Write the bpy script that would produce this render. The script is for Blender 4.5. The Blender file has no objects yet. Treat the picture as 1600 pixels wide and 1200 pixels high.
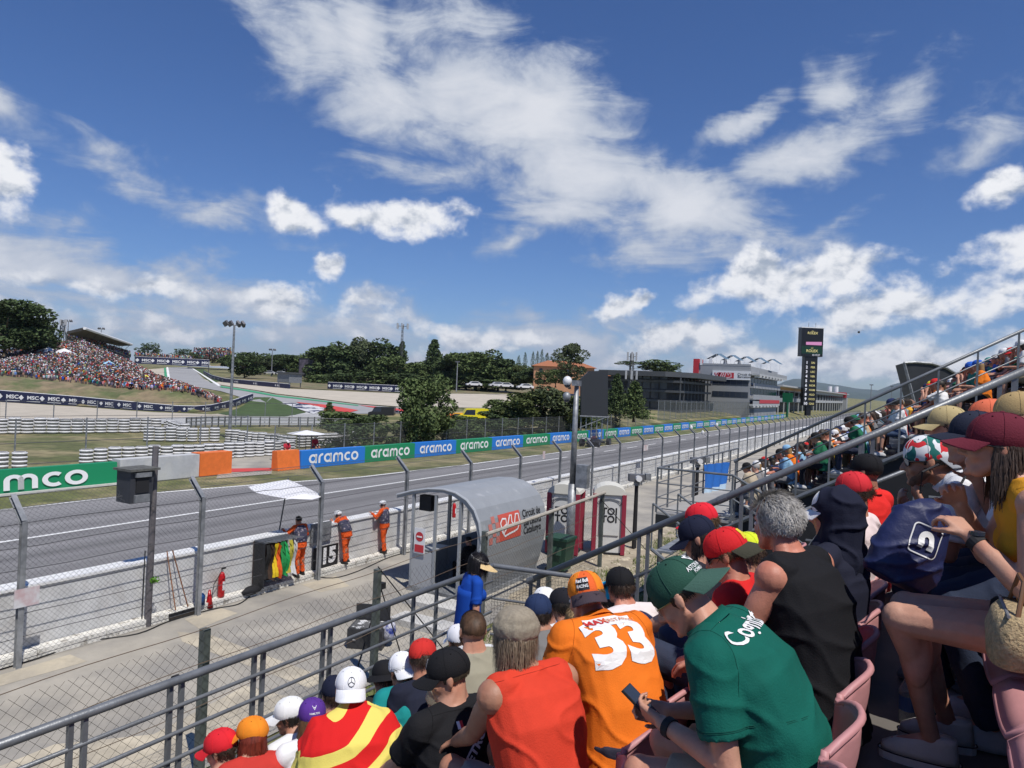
import bpy, bmesh, math, random
import numpy as np
from math import sin, cos, tan, atan2, asin, sqrt, pi, radians, hypot
from mathutils import Vector, Matrix, noise, Euler
from mathutils.bvhtree import BVHTree
R = random.Random(7)
sc = bpy.context.scene
COL = sc.collection

# ------------------------------------------------------------------ camera
FPX = 1110.0; PSI = radians(29.8); RHO = radians(2.5); PIT = radians(0.2); EYE = Vector((0, 0, 5.7))
FW = Vector((-sin(PSI)*cos(PIT), cos(PSI)*cos(PIT), sin(PIT)))
RT = Vector((cos(PSI), sin(PSI), 0)); UP = RT.cross(FW)
cd = bpy.data.cameras.new('camera'); cd.sensor_width = 36; cd.lens = 36*FPX/1600
cd.clip_start = 0.05; cd.clip_end = 60000
cam = bpy.data.objects.new('camera', cd); COL.objects.link(cam)
cx_ = RT*cos(RHO)+UP*sin(RHO); cy_ = UP*cos(RHO)-RT*sin(RHO)
m = Matrix((cx_, cy_, -FW)).transposed().to_4x4(); m.translation = EYE
cam.matrix_world = m; sc.camera = cam
sc.view_settings.view_transform = 'Standard'; sc.view_settings.look = 'None'
sc.view_settings.gamma = 1; sc.view_settings.use_curve_mapping = False
sc.view_settings.exposure = 0.0
sc.cycles.max_bounces = 6; sc.cycles.transparent_max_bounces = 24

def ray(x, y):                       # direction of a photo pixel, used to work out real positions
    a = (x-800)/FPX; b = (600-y)/FPX
    return FW+RT*(a*cos(RHO)-b*sin(RHO))+UP*(a*sin(RHO)+b*cos(RHO))
def G(x, y, z=0.0):
    d = ray(x, y); return EYE+d*((z-EYE.z)/d.z)
def AX(x, y, X): d = ray(x, y); return EYE+d*(X/d.x)
def AY(x, y, Y): d = ray(x, y); return EYE+d*(Y/d.y)
def D(x, y, dep): return EYE+ray(x, y)*dep
def azel(x, y):
    d = ray(x, y).normalized(); return atan2(-d.x, d.y), asin(d.z)

# ------------------------------------------------------------------ sun and sky
SUN_EL = radians(60); sh = Vector((0.86, -0.51, 0)).normalized()
sd = Vector((sh.x*cos(SUN_EL), sh.y*cos(SUN_EL), sin(SUN_EL)))
sl = bpy.data.lights.new('sun', 'SUN'); sl.energy = 4.6; sl.angle = radians(0.5); sl.color = (1, .955, .89)
so = bpy.data.objects.new('sun', sl); COL.objects.link(so); so.rotation_euler = sd.to_track_quat('Z', 'Y').to_euler()
so.location = (20, -10, 60)
W = bpy.data.worlds.new('World'); sc.world = W; W.use_nodes = True
nt = W.node_tree; nt.nodes.clear()
def N(t, **k):
    n = nt.nodes.new(t)
    for a, v in k.items(): setattr(n, a, v)
    return n
def L(a, b): nt.links.new(a, b)
def MATH(op, a, b=None, c=None, clamp=False):
    n = N('ShaderNodeMath', operation=op); n.use_clamp = clamp
    for i, v in enumerate((a, b, c)):
        if v is None: continue
        if isinstance(v, (int, float)): n.inputs[i].default_value = v
        else: L(v, n.inputs[i])
    return n.outputs[0]
def build_sky():
    out = N('ShaderNodeOutputWorld')
    sky = N('ShaderNodeTexSky', sky_type='NISHITA', sun_disc=False, sun_elevation=SUN_EL,
            sun_rotation=atan2(sd.x, sd.y), altitude=100, air_density=1.0, dust_density=.12, ozone_density=4.0)
    hs = N('ShaderNodeHueSaturation'); hs.inputs['Saturation'].default_value = 1.10; L(sky.outputs[0], hs.inputs['Color'])
    tn = N('ShaderNodeVectorMath', operation='MULTIPLY'); L(hs.outputs[0], tn.inputs[0]); tn.inputs[1].default_value = (.70, .84, 1.14)
    b1 = N('ShaderNodeBackground'); L(tn.outputs[0], b1.inputs[0]); b1.inputs[1].default_value = 0.085
    tc = N('ShaderNodeTexCoord'); sp = N('ShaderNodeSeparateXYZ'); L(tc.outputs['Generated'], sp.inputs[0])
    az = MATH('ARCTAN2', MATH('MULTIPLY', sp.outputs[0], -1), sp.outputs[1])
    el = MATH('ARCSINE', sp.outputs[2])
    cb = N('ShaderNodeCombineXYZ'); L(az, cb.inputs[0]); L(el, cb.inputs[1]); P = cb.outputs[0]
    # large slow distortion so the blobs lose their elliptical outline
    def noise_(vec, scale, detail, rough=.55, dist=0, stretch=(1, 1, 1), rot=0):
        mp = N('ShaderNodeMapping'); L(vec, mp.inputs[0]); mp.inputs['Scale'].default_value = stretch
        mp.inputs['Rotation'].default_value = (0, 0, rot)
        n = N('ShaderNodeTexNoise'); L(mp.outputs[0], n.inputs['Vector'])
        n.inputs['Scale'].default_value = scale; n.inputs['Detail'].default_value = detail
        n.inputs['Roughness'].default_value = rough; n.inputs['Distortion'].default_value = dist
        return n
    wn = noise_(P, 6, 6)
    vs = N('ShaderNodeVectorMath', operation='SUBTRACT'); L(wn.outputs['Color'], vs.inputs[0]); vs.inputs[1].default_value = (.5, .5, .5)
    vm = N('ShaderNodeVectorMath', operation='SCALE'); L(vs.outputs[0], vm.inputs[0]); vm.inputs['Scale'].default_value = .16
    va = N('ShaderNodeVectorMath', operation='ADD'); L(P, va.inputs[0]); L(vm.outputs[0], va.inputs[1]); Q = va.outputs[0]
    def field(blobs, vec):
        cur = None
        for (x, y, a, b, ang, w) in blobs:
            A, E_ = azel(x, y)
            mp = N('ShaderNodeMapping', vector_type='TEXTURE'); L(vec, mp.inputs[0])
            mp.inputs['Location'].default_value = (A, E_, 0); mp.inputs['Rotation'].default_value = (0, 0, radians(ang))
            mp.inputs['Scale'].default_value = (a/FPX, b/FPX, 1)
            ln = N('ShaderNodeVectorMath', operation='LENGTH'); L(mp.outputs[0], ln.inputs[0])
            v = MATH('MULTIPLY_ADD', ln.outputs['Value'], -w, w)       # w at the core, 0 on the rim
            cur = v if cur is None else MATH('SMOOTH_MAX', cur, v, .12)
        return cur
    # angles: image angle, counter-clockwise in the picture = clockwise in (az,el) because az grows to the left
    wisp = [(600, 110, 350, 125, 36, 1.1), (830, 215, 400, 155, 30, 1.4), (1060, 310, 290, 90, 20, 1.5), (480, 60, 190, 90, 40, .9), (960, 360, 230, 60, 14, .8),
            (1290, 225, 210, 66, -22, 1.05), (1310, 130, 80, 55, -38, .95), (1150, 180, 110, 34, -24, .9), (790, 385, 110, 36, -22, .85),
            (1560, 210, 100, 50, -25, .8), (1310, 350, 75, 30, -25, .9), (330, 320, 260, 36, 12, .7), (160, 215, 140, 28, 20, .4), (20, 158, 60, 36, 20, .8),
            (60, 400, 420, 80, 8, 1.15), (180, 490, 520, 90, 3, .80), (620, 520, 380, 60, 0, .74), (900, 510, 240, 50, 0, .9), (600, 585, 1000, 40, 0, .95), (1300, 570, 600, 60, 2, .95)]
    cum = [(480, 335, 90, 40, 8, 1.0), (590, 338, 90, 44, 8, 1.0), (670, 350, 70, 46, 10, 1.0), (515, 424, 50, 26, 0, .9), (5, 250, 46, 60, 0, 1.0),
           (1000, 466, 66, 26, -14, .95), (1240, 442, 190, 48, -10, 1.1), (1400, 478, 200, 40, -8, .85), (1590, 395, 60, 50, 0, .9), (1580, 290, 70, 34, -10, .9),
           (1070, 535, 130, 40, -6, .9), (1180, 560, 200, 46, 0, .85), (1400, 560, 280, 56, 0, .92), (1560, 480, 150, 36, 0, .6), (740, 520, 140, 28, 4, .6),
           (840, 515, 70, 18, -8, .55), (260, 450, 90, 30, 0, .75), (420, 475, 120, 34, 0, .75), (120, 440, 140, 30, 5, .6), (60, 500, 160, 30, 0, .6), (300, 520, 160, 26, 0, .6), (580, 490, 110, 30, 0, .65), (690, 565, 200, 26, 0, .5)]
    fw_ = field(wisp, Q); fc = field(cum, Q)
    n1 = noise_(P, 7, 9, .62, .6, (1.0, 2.6, 1), radians(-22)).outputs['Fac']
    n2 = noise_(P, 17, 9, .56, .1, (1, 1.3, 1)).outputs['Fac']
    cb2 = N('ShaderNodeVectorMath', operation='ADD'); L(P, cb2.inputs[0]); cb2.inputs[1].default_value = (.006, .012, 0)
    n3 = noise_(cb2.outputs[0], 17, 9, .56, .1, (1, 1.3, 1)).outputs['Fac']
    n4 = noise_(P, 3.2, 4, .5).outputs['Fac']
    dw = MATH('ADD', fw_, MATH('MULTIPLY_ADD', n1, 2.0, -1.05)); dw = MATH('ADD', dw, MATH('MULTIPLY_ADD', n2, .8, -.40))
    dc = MATH('ADD', fc, MATH('MULTIPLY_ADD', n2, 1.7, -.98))
    def ss(v, lo, hi):
        m_ = N('ShaderNodeMapRange', interpolation_type='SMOOTHSTEP'); L(v, m_.inputs[0])
        m_.inputs[1].default_value = lo; m_.inputs[2].default_value = hi; return m_.outputs[0]
    aw = MATH('MULTIPLY', ss(dw, .06, .80), .94); ac = ss(dc, .0, .55)
    emb = MATH('MULTIPLY', MATH('SUBTRACT', n2, n3), 2.6)
    core = ss(dc, .3, 1.3)
    # shade: lit tops, grey bellies
    lum = MATH('ADD', MATH('ADD', .86, emb), MATH('MULTIPLY', core, -.16)); lum = MATH('ADD', lum, MATH('MULTIPLY_ADD', n4, .3, -.15))
    lum = MATH('MINIMUM', MATH('MAXIMUM', lum, .4), 1.08)
    greyc = N('ShaderNodeMix', data_type='RGBA'); L(ss(lum, .35, 1.0), greyc.inputs['Factor'])
    greyc.inputs[6].default_value = (.36, .42, .52, 1); greyc.inputs[7].default_value = (.88, .89, .92, 1)
    bc = N('ShaderNodeBackground'); L(greyc.outputs[2], bc.inputs[0]); bc.inputs[1].default_value = 1.05
    wcol = N('ShaderNodeMix', data_type='RGBA'); L(ss(dw, .1, 1.5), wcol.inputs['Factor'])
    wcol.inputs[6].default_value = (.40, .47, .60, 1); wcol.inputs[7].default_value = (.80, .82, .87, 1)
    bw = N('ShaderNodeBackground'); L(wcol.outputs[2], bw.inputs[0]); bw.inputs[1].default_value = .97
    m1 = N('ShaderNodeMixShader'); L(aw, m1.inputs[0]); L(b1.outputs[0], m1.inputs[1]); L(bw.outputs[0], m1.inputs[2])
    m2 = N('ShaderNodeMixShader'); L(ac, m2.inputs[0]); L(m1.outputs[0], m2.inputs[1]); L(bc.outputs[0], m2.inputs[2])
    L(m2.outputs[0], out.inputs[0])
build_sky()

# ------------------------------------------------------------------ materials
MATS = {}
def mat(name, col, rough=.7, metal=0.0, var=0.0, vscale=3.0, bump=0.0, bscale=20.0, col2=None, mixscale=None, mixlo=.4, mixhi=.6,
        alpha=None, emit=None, sss=0.0, stretch=(1, 1, 1), coord='Object', spec=.5, detail=5):
    if name in MATS: return MATS[name]
    M = bpy.data.materials.new(name); M.use_nodes = True; MATS[name] = M
    t = M.node_tree; b = t.nodes['Principled BSDF']
    b.inputs['Roughness'].default_value = rough; b.inputs['Metallic'].default_value = metal
    b.inputs['Specular IOR Level'].default_value = spec
    base = t.nodes.new('ShaderNodeRGB'); base.outputs[0].default_value = (*col, 1); c = base.outputs[0]
    tc = t.nodes.new('ShaderNodeTexCoord'); mp = t.nodes.new('ShaderNodeMapping'); mp.inputs['Scale'].default_value = stretch
    t.links.new(tc.outputs[coord], mp.inputs[0])
    def nz(s, d=detail, r=.6):
        n = t.nodes.new('ShaderNodeTexNoise'); n.inputs['Scale'].default_value = s; n.inputs['Detail'].default_value = d
        n.inputs['Roughness'].default_value = r; t.links.new(mp.outputs[0], n.inputs['Vector']); return n.outputs['Fac']
    if col2:
        r = t.nodes.new('ShaderNodeMapRange'); t.links.new(nz(mixscale or 2), r.inputs[0]); r.inputs[1].default_value = mixlo; r.inputs[2].default_value = mixhi
        mx = t.nodes.new('ShaderNodeMix'); mx.data_type = 'RGBA'; t.links.new(r.outputs[0], mx.inputs[0]); t.links.new(c, mx.inputs[6])
        mx.inputs[7].default_value = (*col2, 1); c = mx.outputs[2]
    if var:
        r = t.nodes.new('ShaderNodeMapRange'); t.links.new(nz(vscale), r.inputs[0]); r.inputs[1].default_value = .3; r.inputs[2].default_value = .7
        r.inputs[3].default_value = 1-var; r.inputs[4].default_value = 1+var
        mu = t.nodes.new('ShaderNodeVectorMath'); mu.operation = 'SCALE'; t.links.new(c, mu.inputs[0]); t.links.new(r.outputs[0], mu.inputs['Scale']); c = mu.outputs[0]
    t.links.new(c, b.inputs['Base Color'])
    if bump:
        bp = t.nodes.new('ShaderNodeBump'); bp.inputs['Strength'].default_value = bump; bp.inputs['Distance'].default_value = .02
        t.links.new(nz(bscale, 4), bp.inputs['Height']); t.links.new(bp.outputs[0], b.inputs['Normal'])
    if emit: b.inputs['Emission Color'].default_value = (*col, 1); b.inputs['Emission Strength'].default_value = emit
    if alpha is not None: b.inputs['Alpha'].default_value = alpha
    if sss: b.inputs['Subsurface Weight'].default_value = sss; b.inputs['Subsurface Radius'].default_value = (.01, .004, .002)
    return M
def cloth(col, name=None):
    k = name or 'cloth_%02x%02x%02x' % tuple(int(min(1, c)*255) for c in col)
    return mat(k, col, .85, var=.08, vscale=9, bump=.22, bscale=170, spec=.2)

# ------------------------------------------------------------------ mesh builder
def tag(o, label, cat, group=None, kind=None):
    if label: o['label'] = label
    if cat: o['category'] = cat
    if group: o['group'] = group
    if kind: o['kind'] = kind
    return o
def empty(name, loc, label=None, cat=None, group=None, rz=0.0):
    o = bpy.data.objects.new(name, None); COL.objects.link(o); o.empty_display_size = .2
    o.location = loc; o.rotation_euler = (0, 0, rz); tag(o, label, cat, group); return o
def wm(o):                                                           # world matrix without a depsgraph update
    m_ = Matrix.LocRotScale(o.location, o.rotation_euler, o.scale)
    return (wm(o.parent) @ o.matrix_parent_inverse @ m_) if o.parent else m_
def link_mesh(me, name, material, parent=None, smooth=False, world=True):
    o = bpy.data.objects.new(name, me); COL.objects.link(o)
    for mm in (material if isinstance(material, (list, tuple)) else [material]):
        if mm is not None: me.materials.append(mm)
    if smooth:
        for p in me.polygons: p.use_smooth = True
    if parent is not None:
        o.parent = parent
        if world: o.matrix_parent_inverse = wm(parent).inverted()
    elif len(me.vertices):
        co = np.empty(len(me.vertices)*3, 'f'); me.vertices.foreach_get('co', co); co = co.reshape(-1, 3)
        lo = co.min(0); hi = co.max(0); c = np.array([(lo[0]+hi[0])/2, (lo[1]+hi[1])/2, lo[2]])
        me.vertices.foreach_set('co', (co-c).ravel()); o.location = c.tolist()
    return o
class MB:
    def __init__(s): s.v = []; s.f = []; s.m = []; s.mi = 0
    def add(s, vs, fs):
        n = len(s.v); s.v.extend([tuple(a) for a in vs]); s.f.extend([tuple(i+n for i in f) for f in fs]); s.m.extend([s.mi]*len(fs)); return s
    def box(s, a, b, M=None):
        x0, y0, z0 = a; x1, y1, z1 = b
        vs = [(x0, y0, z0), (x1, y0, z0), (x1, y1, z0), (x0, y1, z0), (x0, y0, z1), (x1, y0, z1), (x1, y1, z1), (x0, y1, z1)]
        if M is not None: vs = [M @ Vector(q) for q in vs]
        return s.add(vs, [(0, 3, 2, 1), (4, 5, 6, 7), (0, 1, 5, 4), (1, 2, 6, 5), (2, 3, 7, 6), (3, 0, 4, 7)])
    def tube(s, p0, p1, r0, r1=None, n=8, caps=True, roll=0.0):
        p0 = Vector(p0); p1 = Vector(p1); r1 = r0 if r1 is None else r1
        d = (p1-p0); 
        if d.length < 1e-7: return s
        q = d.normalized().to_track_quat('Z', 'Y'); vs = []
        for p, r in ((p0, r0), (p1, r1)):
            for i in range(n):
                a = 2*pi*i/n+roll; vs.append(p+q @ Vector((cos(a)*r, sin(a)*r, 0)))
        fs = [(i, (i+1) % n, n+(i+1) % n, n+i) for i in range(n)]
        if caps: fs += [tuple(range(n))[::-1], tuple(range(n, 2*n))]
        return s.add(vs, fs)
    def path(s, pts, r, n=6, closed=False):
        pts = [Vector(p) for p in pts]; K = len(pts); vs = []; fs = []
        rr = r if isinstance(r, (list, tuple)) else [r]*K
        up = Vector((0, 0, 1))
        for k, p in enumerate(pts):
            t = (pts[min(k+1, K-1)]-pts[max(k-1, 0)]) if not closed else (pts[(k+1) % K]-pts[k-1])
            if t.length < 1e-9: t = Vector((0, 0, 1))
            t.normalize(); a = t.cross(up)
            if a.length < 1e-3: a = t.cross(Vector((0, 1, 0)))
            a.normalize(); b = a.cross(t)
            for i in range(n):
                w = 2*pi*i/n; vs.append(p+(a*cos(w)+b*sin(w))*rr[k])
        for k in range(K if closed else K-1):
            j = (k+1) % K
            for i in range(n): fs.append((k*n+i, k*n+(i+1) % n, j*n+(i+1) % n, j*n+i))
        if not closed: fs += [tuple(range(n))[::-1], tuple(range((K-1)*n, K*n))]
        return s.add(vs, fs)
    def loft(s, rings, caps=True):
        n = len(rings[0]); vs = [p for r_ in rings for p in r_]; fs = []
        for k in range(len(rings)-1):
            for i in range(n): fs.append((k*n+i, k*n+(i+1) % n, (k+1)*n+(i+1) % n, (k+1)*n+i))
        if caps: fs += [tuple(range(n))[::-1], tuple(range((len(rings)-1)*n, len(rings)*n))]
        return s.add(vs, fs)
    def ball(s, c, r, n=12, m=8, rot=None):
        c = Vector(c); r = (r, r, r) if isinstance(r, (int, float)) else r; vs = []; fs = []
        for j in range(1, m):
            t = pi*j/m
            for i in range(n):
                a = 2*pi*i/n; q = Vector((sin(t)*cos(a)*r[0], sin(t)*sin(a)*r[1], cos(t)*r[2])); vs.append(c+(rot @ q if rot else q))
        q = Vector((0, 0, r[2])); q = rot @ q if rot else q
        vs += [c+q, c-q]; T_ = len(vs)-2
        for j in range(m-2):
            for i in range(n): fs.append((j*n+i, (j+1)*n+i, (j+1)*n+(i+1) % n, j*n+(i+1) % n))
        for i in range(n): fs.append((T_, i, (i+1) % n)); fs.append((T_+1, (m-2)*n+(i+1) % n, (m-2)*n+i))
        return s.add(vs, fs)
    def prism(s, poly, fn, t0, t1):                                   # 2-D outline, fn(u,v,t)->point, extruded from t0 to t1
        n = len(poly); return s.add([fn(u, v, t0) for u, v in poly]+[fn(u, v, t1) for u, v in poly],
            [tuple(range(n))[::-1], tuple(range(n, 2*n))]+[(i, (i+1) % n, n+(i+1) % n, n+i) for i in range(n)])
    def mesh(s, name):
        me = bpy.data.meshes.new(name); me.from_pydata(s.v, [], s.f); me.update()
        if any(s.m): me.polygons.foreach_set('material_index', s.m)
        return me
    def build(s, name, material, parent=None, smooth=False, label=None, cat=None, group=None, kind=None, world=True, fix=False):
        me = s.mesh(name)
        if fix:
            bm = bmesh.new(); bm.from_mesh(me); bmesh.ops.recalc_face_normals(bm, faces=bm.faces); bm.to_mesh(me); bm.free()
        o = link_mesh(me, name, material, parent, smooth, world); tag(o, label, cat, group, kind); return o
def copy_tree(o, parent=None):
    c = o.copy(); COL.objects.link(c)
    if parent is not None: c.parent = parent
    for ch in list(o.children): copy_tree(ch, c)
    return c

# lettering -------------------------------------------------------------
_tx = {}
def text2d(s, bold=0.0):
    k = (s, bold)
    if k not in _tx:
        cu = bpy.data.curves.new('lettering', 'FONT'); cu.body = s; cu.align_x = 'CENTER'; cu.align_y = 'CENTER'; cu.offset = bold
        cu.resolution_u = 3; cu.size = 1
        ob = bpy.data.objects.new('lettering', cu); COL.objects.link(ob)
        dg = bpy.context.evaluated_depsgraph_get(); me = ob.evaluated_get(dg).to_mesh()
        _tx[k] = ([(v.co.x, v.co.y) for v in me.vertices], [tuple(p.vertices) for p in me.polygons])
        ob.evaluated_get(dg).to_mesh_clear(); bpy.data.objects.remove(ob)
    return _tx[k]
def stroke2d(lines, w):                                               # list of polylines (closed if last==first) -> flat ribbons
    V = []; F_ = []
    for ln in lines:
        cl = hypot(ln[0][0]-ln[-1][0], ln[0][1]-ln[-1][1]) < 1e-6 and len(ln) > 2; K = len(ln); b = len(V)
        for k in range(K):
            if cl: p, q = ln[(k-1) % (K-1)], ln[(k+1) % (K-1)] if k < K-1 else ln[1]
            else: p, q = ln[max(k-1, 0)], ln[min(k+1, K-1)]
            dx, dy = q[0]-p[0], q[1]-p[1]; l = hypot(dx, dy) or 1; nx, ny = -dy/l, dx/l
            V += [(ln[k][0]+nx*w/2, ln[k][1]+ny*w/2), (ln[k][0]-nx*w/2, ln[k][1]-ny*w/2)]
        F_ += [(b+2*k, b+2*k+1, b+2*k+3, b+2*k+2) for k in range(K-1)]
    return V, F_
def arc(cx, cy, r, a0, a1, n=14, ry=None): return [(cx+r*cos(radians(a0+(a1-a0)*i/n)), cy+(ry or r)*sin(radians(a0+(a1-a0)*i/n))) for i in range(n+1)]
def rounded_word():                                                   # lower-case rounded lettering of the barrier boards
    Ls = []; x = 0
    def sh_(pts, dx): return [(px+dx, py) for px, py in pts]
    for ch in 'aramco':
        if ch == 'a': Ls += [sh_(arc(.40, .42, .32, 0, 360, 20), x), sh_([(.72, .0), (.72, .84)], x)]; x += .98
        elif ch == 'r': Ls += [sh_([(.10, 0), (.10, .45)]+arc(.42, .45, .32, 180, 80, 8), x)]; x += .60
        elif ch == 'm': Ls += [sh_([(.10, 0), (.10, .45)]+arc(.33, .51, .23, 180, 0, 8)+[(.56, 0)], x), sh_([(.56, 0), (.56, .45)]+arc(.79, .51, .23, 180, 0, 8)+[(1.02, 0)], x)]; x += 1.26
        elif ch == 'c': Ls += [sh_(arc(.42, .42, .32, 50, 310, 16), x)]; x += .80
        elif ch == 'o': Ls += [sh_(arc(.42, .42, .33, 0, 360, 20), x)]; x += .9
    V, F_ = stroke2d(Ls, .2)
    mx = max(v[0] for v in V); return [((a-mx/2), b-.42) for a, b in V], F_, mx
def decal(mb, shape, o, ux, uy, size, off=0.0, sx=1.0):               # flat lettering placed on a plane
    o = Vector(o); ux = Vector(ux).normalized(); uy = Vector(uy).normalized(); n = ux.cross(uy)
    mb.add([o+ux*(a*size*sx)+uy*(b*size)+n*off for a, b in shape[0]], shape[1]); return mb
# ------------------------------------------------------------------ terrain
def sstep(a, b, v): v = min(1, max(0, (v-a)/(b-a))); return v*v*(3-2*v)
def T(x, y):
    r = hypot(x, y); t = .018*max(0, min(r, 700)-110)*sstep(45, 95, -x)
    if x < -37 and y > 70: t += 1.8*sstep(37.5, 44, -x)*sstep(70, 100, y)*(1-sstep(330, 420, y))
    return t
def GT(px, py, off=0.0):
    d = ray(px, py); s = 20.0
    while s < 1500:
        p = EYE+d*s
        if p.z <= T(p.x, p.y): break
        s *= 1.01
    p = EYE+d*s; p.z = T(p.x, p.y)+off; return p
M_grass = mat('dry grass', (.105, .115, .038), .95, var=.4, vscale=1.1, bump=.5, bscale=9, col2=(.26, .22, .115), mixscale=.22, mixlo=.44, mixhi=.62, detail=13)
M_lawn = mat('lawn', (.05, .085, .022), .95, var=.25, vscale=.5, bump=.4, bscale=8, detail=8)
def asphalt():
    M = mat('track asphalt', (.235, .228, .225), .88, bump=.15, bscale=60); t = M.node_tree; b = t.nodes['Principled BSDF']
    tc = t.nodes.new('ShaderNodeTexCoord'); 
    def band(scale, stretch, lo, hi, a, c):
        mp = t.nodes.new('ShaderNodeMapping'); mp.inputs['Scale'].default_value = stretch; t.links.new(tc.outputs['Object'], mp.inputs[0])
        n = t.nodes.new('ShaderNodeTexNoise'); n.inputs['Scale'].default_value = scale; n.inputs['Detail'].default_value = 6; t.links.new(mp.outputs[0], n.inputs[0])
        r = t.nodes.new('ShaderNodeMapRange'); t.links.new(n.outputs[0], r.inputs[0])
        for i, v in enumerate((lo, hi, a, c)): r.inputs[i+1].default_value = v
        return r.outputs[0]
    a1 = band(.42, (1, .012, 1), .42, .62, 1.10, .60); a2 = band(3.0, (1, .01, 1), .35, .7, 1.06, .86); a3 = band(5, (1, .6, 1), .3, .7, .93, 1.07)
    c = t.nodes.new('ShaderNodeRGB'); c.outputs[0].default_value = (.215, .21, .21, 1); cur = c.outputs[0]
    for a_ in (a1, a2, a3):
        mu = t.nodes.new('ShaderNodeVectorMath'); mu.operation = 'SCALE'; t.links.new(cur, mu.inputs[0]); t.links.new(a_, mu.inputs['Scale']); cur = mu.outputs[0]
    t.links.new(cur, b.inputs['Base Color']); return M
M_track = asphalt()
M_road = mat('pale concrete apron', (.37, .34, .285), .92, var=.16, vscale=.7, bump=.35, bscale=30, col2=(.25, .235, .21), mixscale=.42, mixlo=.42, mixhi=.62, detail=12)
M_patch = mat('ochre concrete patch', (.50, .44, .33), .92, var=.15, vscale=2, bump=.3, bscale=30, col2=(.36, .32, .25), mixscale=1.2)
M_gravel = mat('gravel', (.47, .42, .34), .95, var=.12, vscale=.4, bump=.3, bscale=6, detail=8)
M_fart = mat('far asphalt', (.30, .30, .30), .9, var=.1, vscale=.2)
M_white = mat('white road paint', (.78, .78, .76), .7, var=.08, vscale=1.5)
M_red = mat('red kerb paint', (.55, .06, .05), .7); M_green = mat('green kerb paint', (.05, .30, .14), .7)
M_earth = mat('dry earth bank', (.22, .17, .10), .95, var=.3, vscale=.5, bump=.5, bscale=4, col2=(.10, .12, .045), mixscale=.22, mixlo=.42, mixhi=.62, detail=10)

def ground():
    def lin(a, b, n): return [a+(b-a)*i/n for i in range(n+1)]
    xs = [-14000, -8000, -4000, -2000, -1200, -800, -600]+lin(-420, 60, 80)+[100, 200, 500, 1200, 4000, 9000]
    ys = [-6000, -2000, -600, -200]+lin(-60, 600, 110)+[700, 900, 1300, 2200, 4000, 8000, 14000]
    V = [(x, y, T(x, y)-.02) for y in ys for x in xs]; n = len(xs)
    Fc = [(j*n+i, j*n+i+1, (j+1)*n+i+1, (j+1)*n+i) for j in range(len(ys)-1) for i in range(n-1)]
    MB().add(V, Fc).build('ground', M_grass, smooth=True, kind='structure')
ground()
def patch(name, pts, off, material, step=6.0):
    bm = bmesh.new(); f = bm.faces.new([bm.verts.new((p[0], p[1], 0)) for p in pts])
    if f.normal.z < 0: pass
    x0 = min(p[0] for p in pts); x1 = max(p[0] for p in pts); y0 = min(p[1] for p in pts); y1 = max(p[1] for p in pts)
    def cut(a, b, ax):
        k = math.floor(a/step)*step+step
        while k < b:
            co = (k, 0, 0) if ax == 0 else (0, k, 0); no = (1, 0, 0) if ax == 0 else (0, 1, 0)
            bmesh.ops.bisect_plane(bm, geom=bm.verts[:]+bm.edges[:]+bm.faces[:], plane_co=co, plane_no=no); k += step
    cut(x0, x1, 0); cut(y0, y1, 1)
    for v in bm.verts: v.co.z = T(v.co.x, v.co.y)+off
    bm.normal_update()
    for f in bm.faces:
        if f.normal.z < 0: f.normal_flip()
    me = bpy.data.meshes.new(name); bm.to_mesh(me); bm.free()
    o = link_mesh(me, name, material); o['kind'] = 'structure'; return o
def ppatch(name, px, off, material): return patch(name, [GT(*p) for p in px], off, material)
LE = [(-31.2, -30), (-30.9, 20), (-29.7, 26), (-28.2, 32), (-27.7, 42), (-27.6, 60), (-28.1, 85), (-28.3, 130), (-28.3, 420)]
patch('track', [(-15.2, -30), (-15.2, 420)]+LE[::-1], .005, M_track, 30)
def stripe(name, pts, w, off, material):
    V, F_ = stroke2d([pts], w); return MB().add([(x, y, T(x, y)+off) for x, y in V], F_).build(name, material, kind='structure', fix=True)
stripe('white_line', LE, .22, .012, M_white)
stripe('white_line', [(-25.3, -30), (-25.3, 54)], .17, .012, M_white)
for i in range(14): stripe('white_line', [(-25.3, 56+i*6), (-25.3, 59+i*6)], .17, .012, M_white)
stripe('white_line', [(-15.75, -30), (-15.75, 420)], .25, .012, M_white)
patch('service_road', [(-14.95, -30), (-8.9, -30), (-8.7, 12), (-8.6, 24), (-9.3, 34), (-9.6, 60), (-10, 120), (-10, 300), (-14.95, 300)], .010, M_road, 10)
for q in ([(-13.9, 10.0), (-13.3, 9.7), (-9.5, 9.6), (-9.5, 10.1), (-13.2, 10.3)], [(-10.9, -5), (-9.0, -5), (-9.0, 9.2), (-10.5, 9), (-10.2, 7), (-11.1, 6)],
          [(-14.5, 14.2), (-13.6, 14.0), (-13.4, 14.9), (-14.4, 15.4)], [(-14.4, 6.5), (-13.9, 6.5), (-13.8, 8), (-14.4, 8)], [(-14.5, 10.6), (-13.7, 10.4), (-13.9, 11.6), (-14.5, 11.6)]):
    patch('concrete_patch', q, .014, M_patch)
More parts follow.
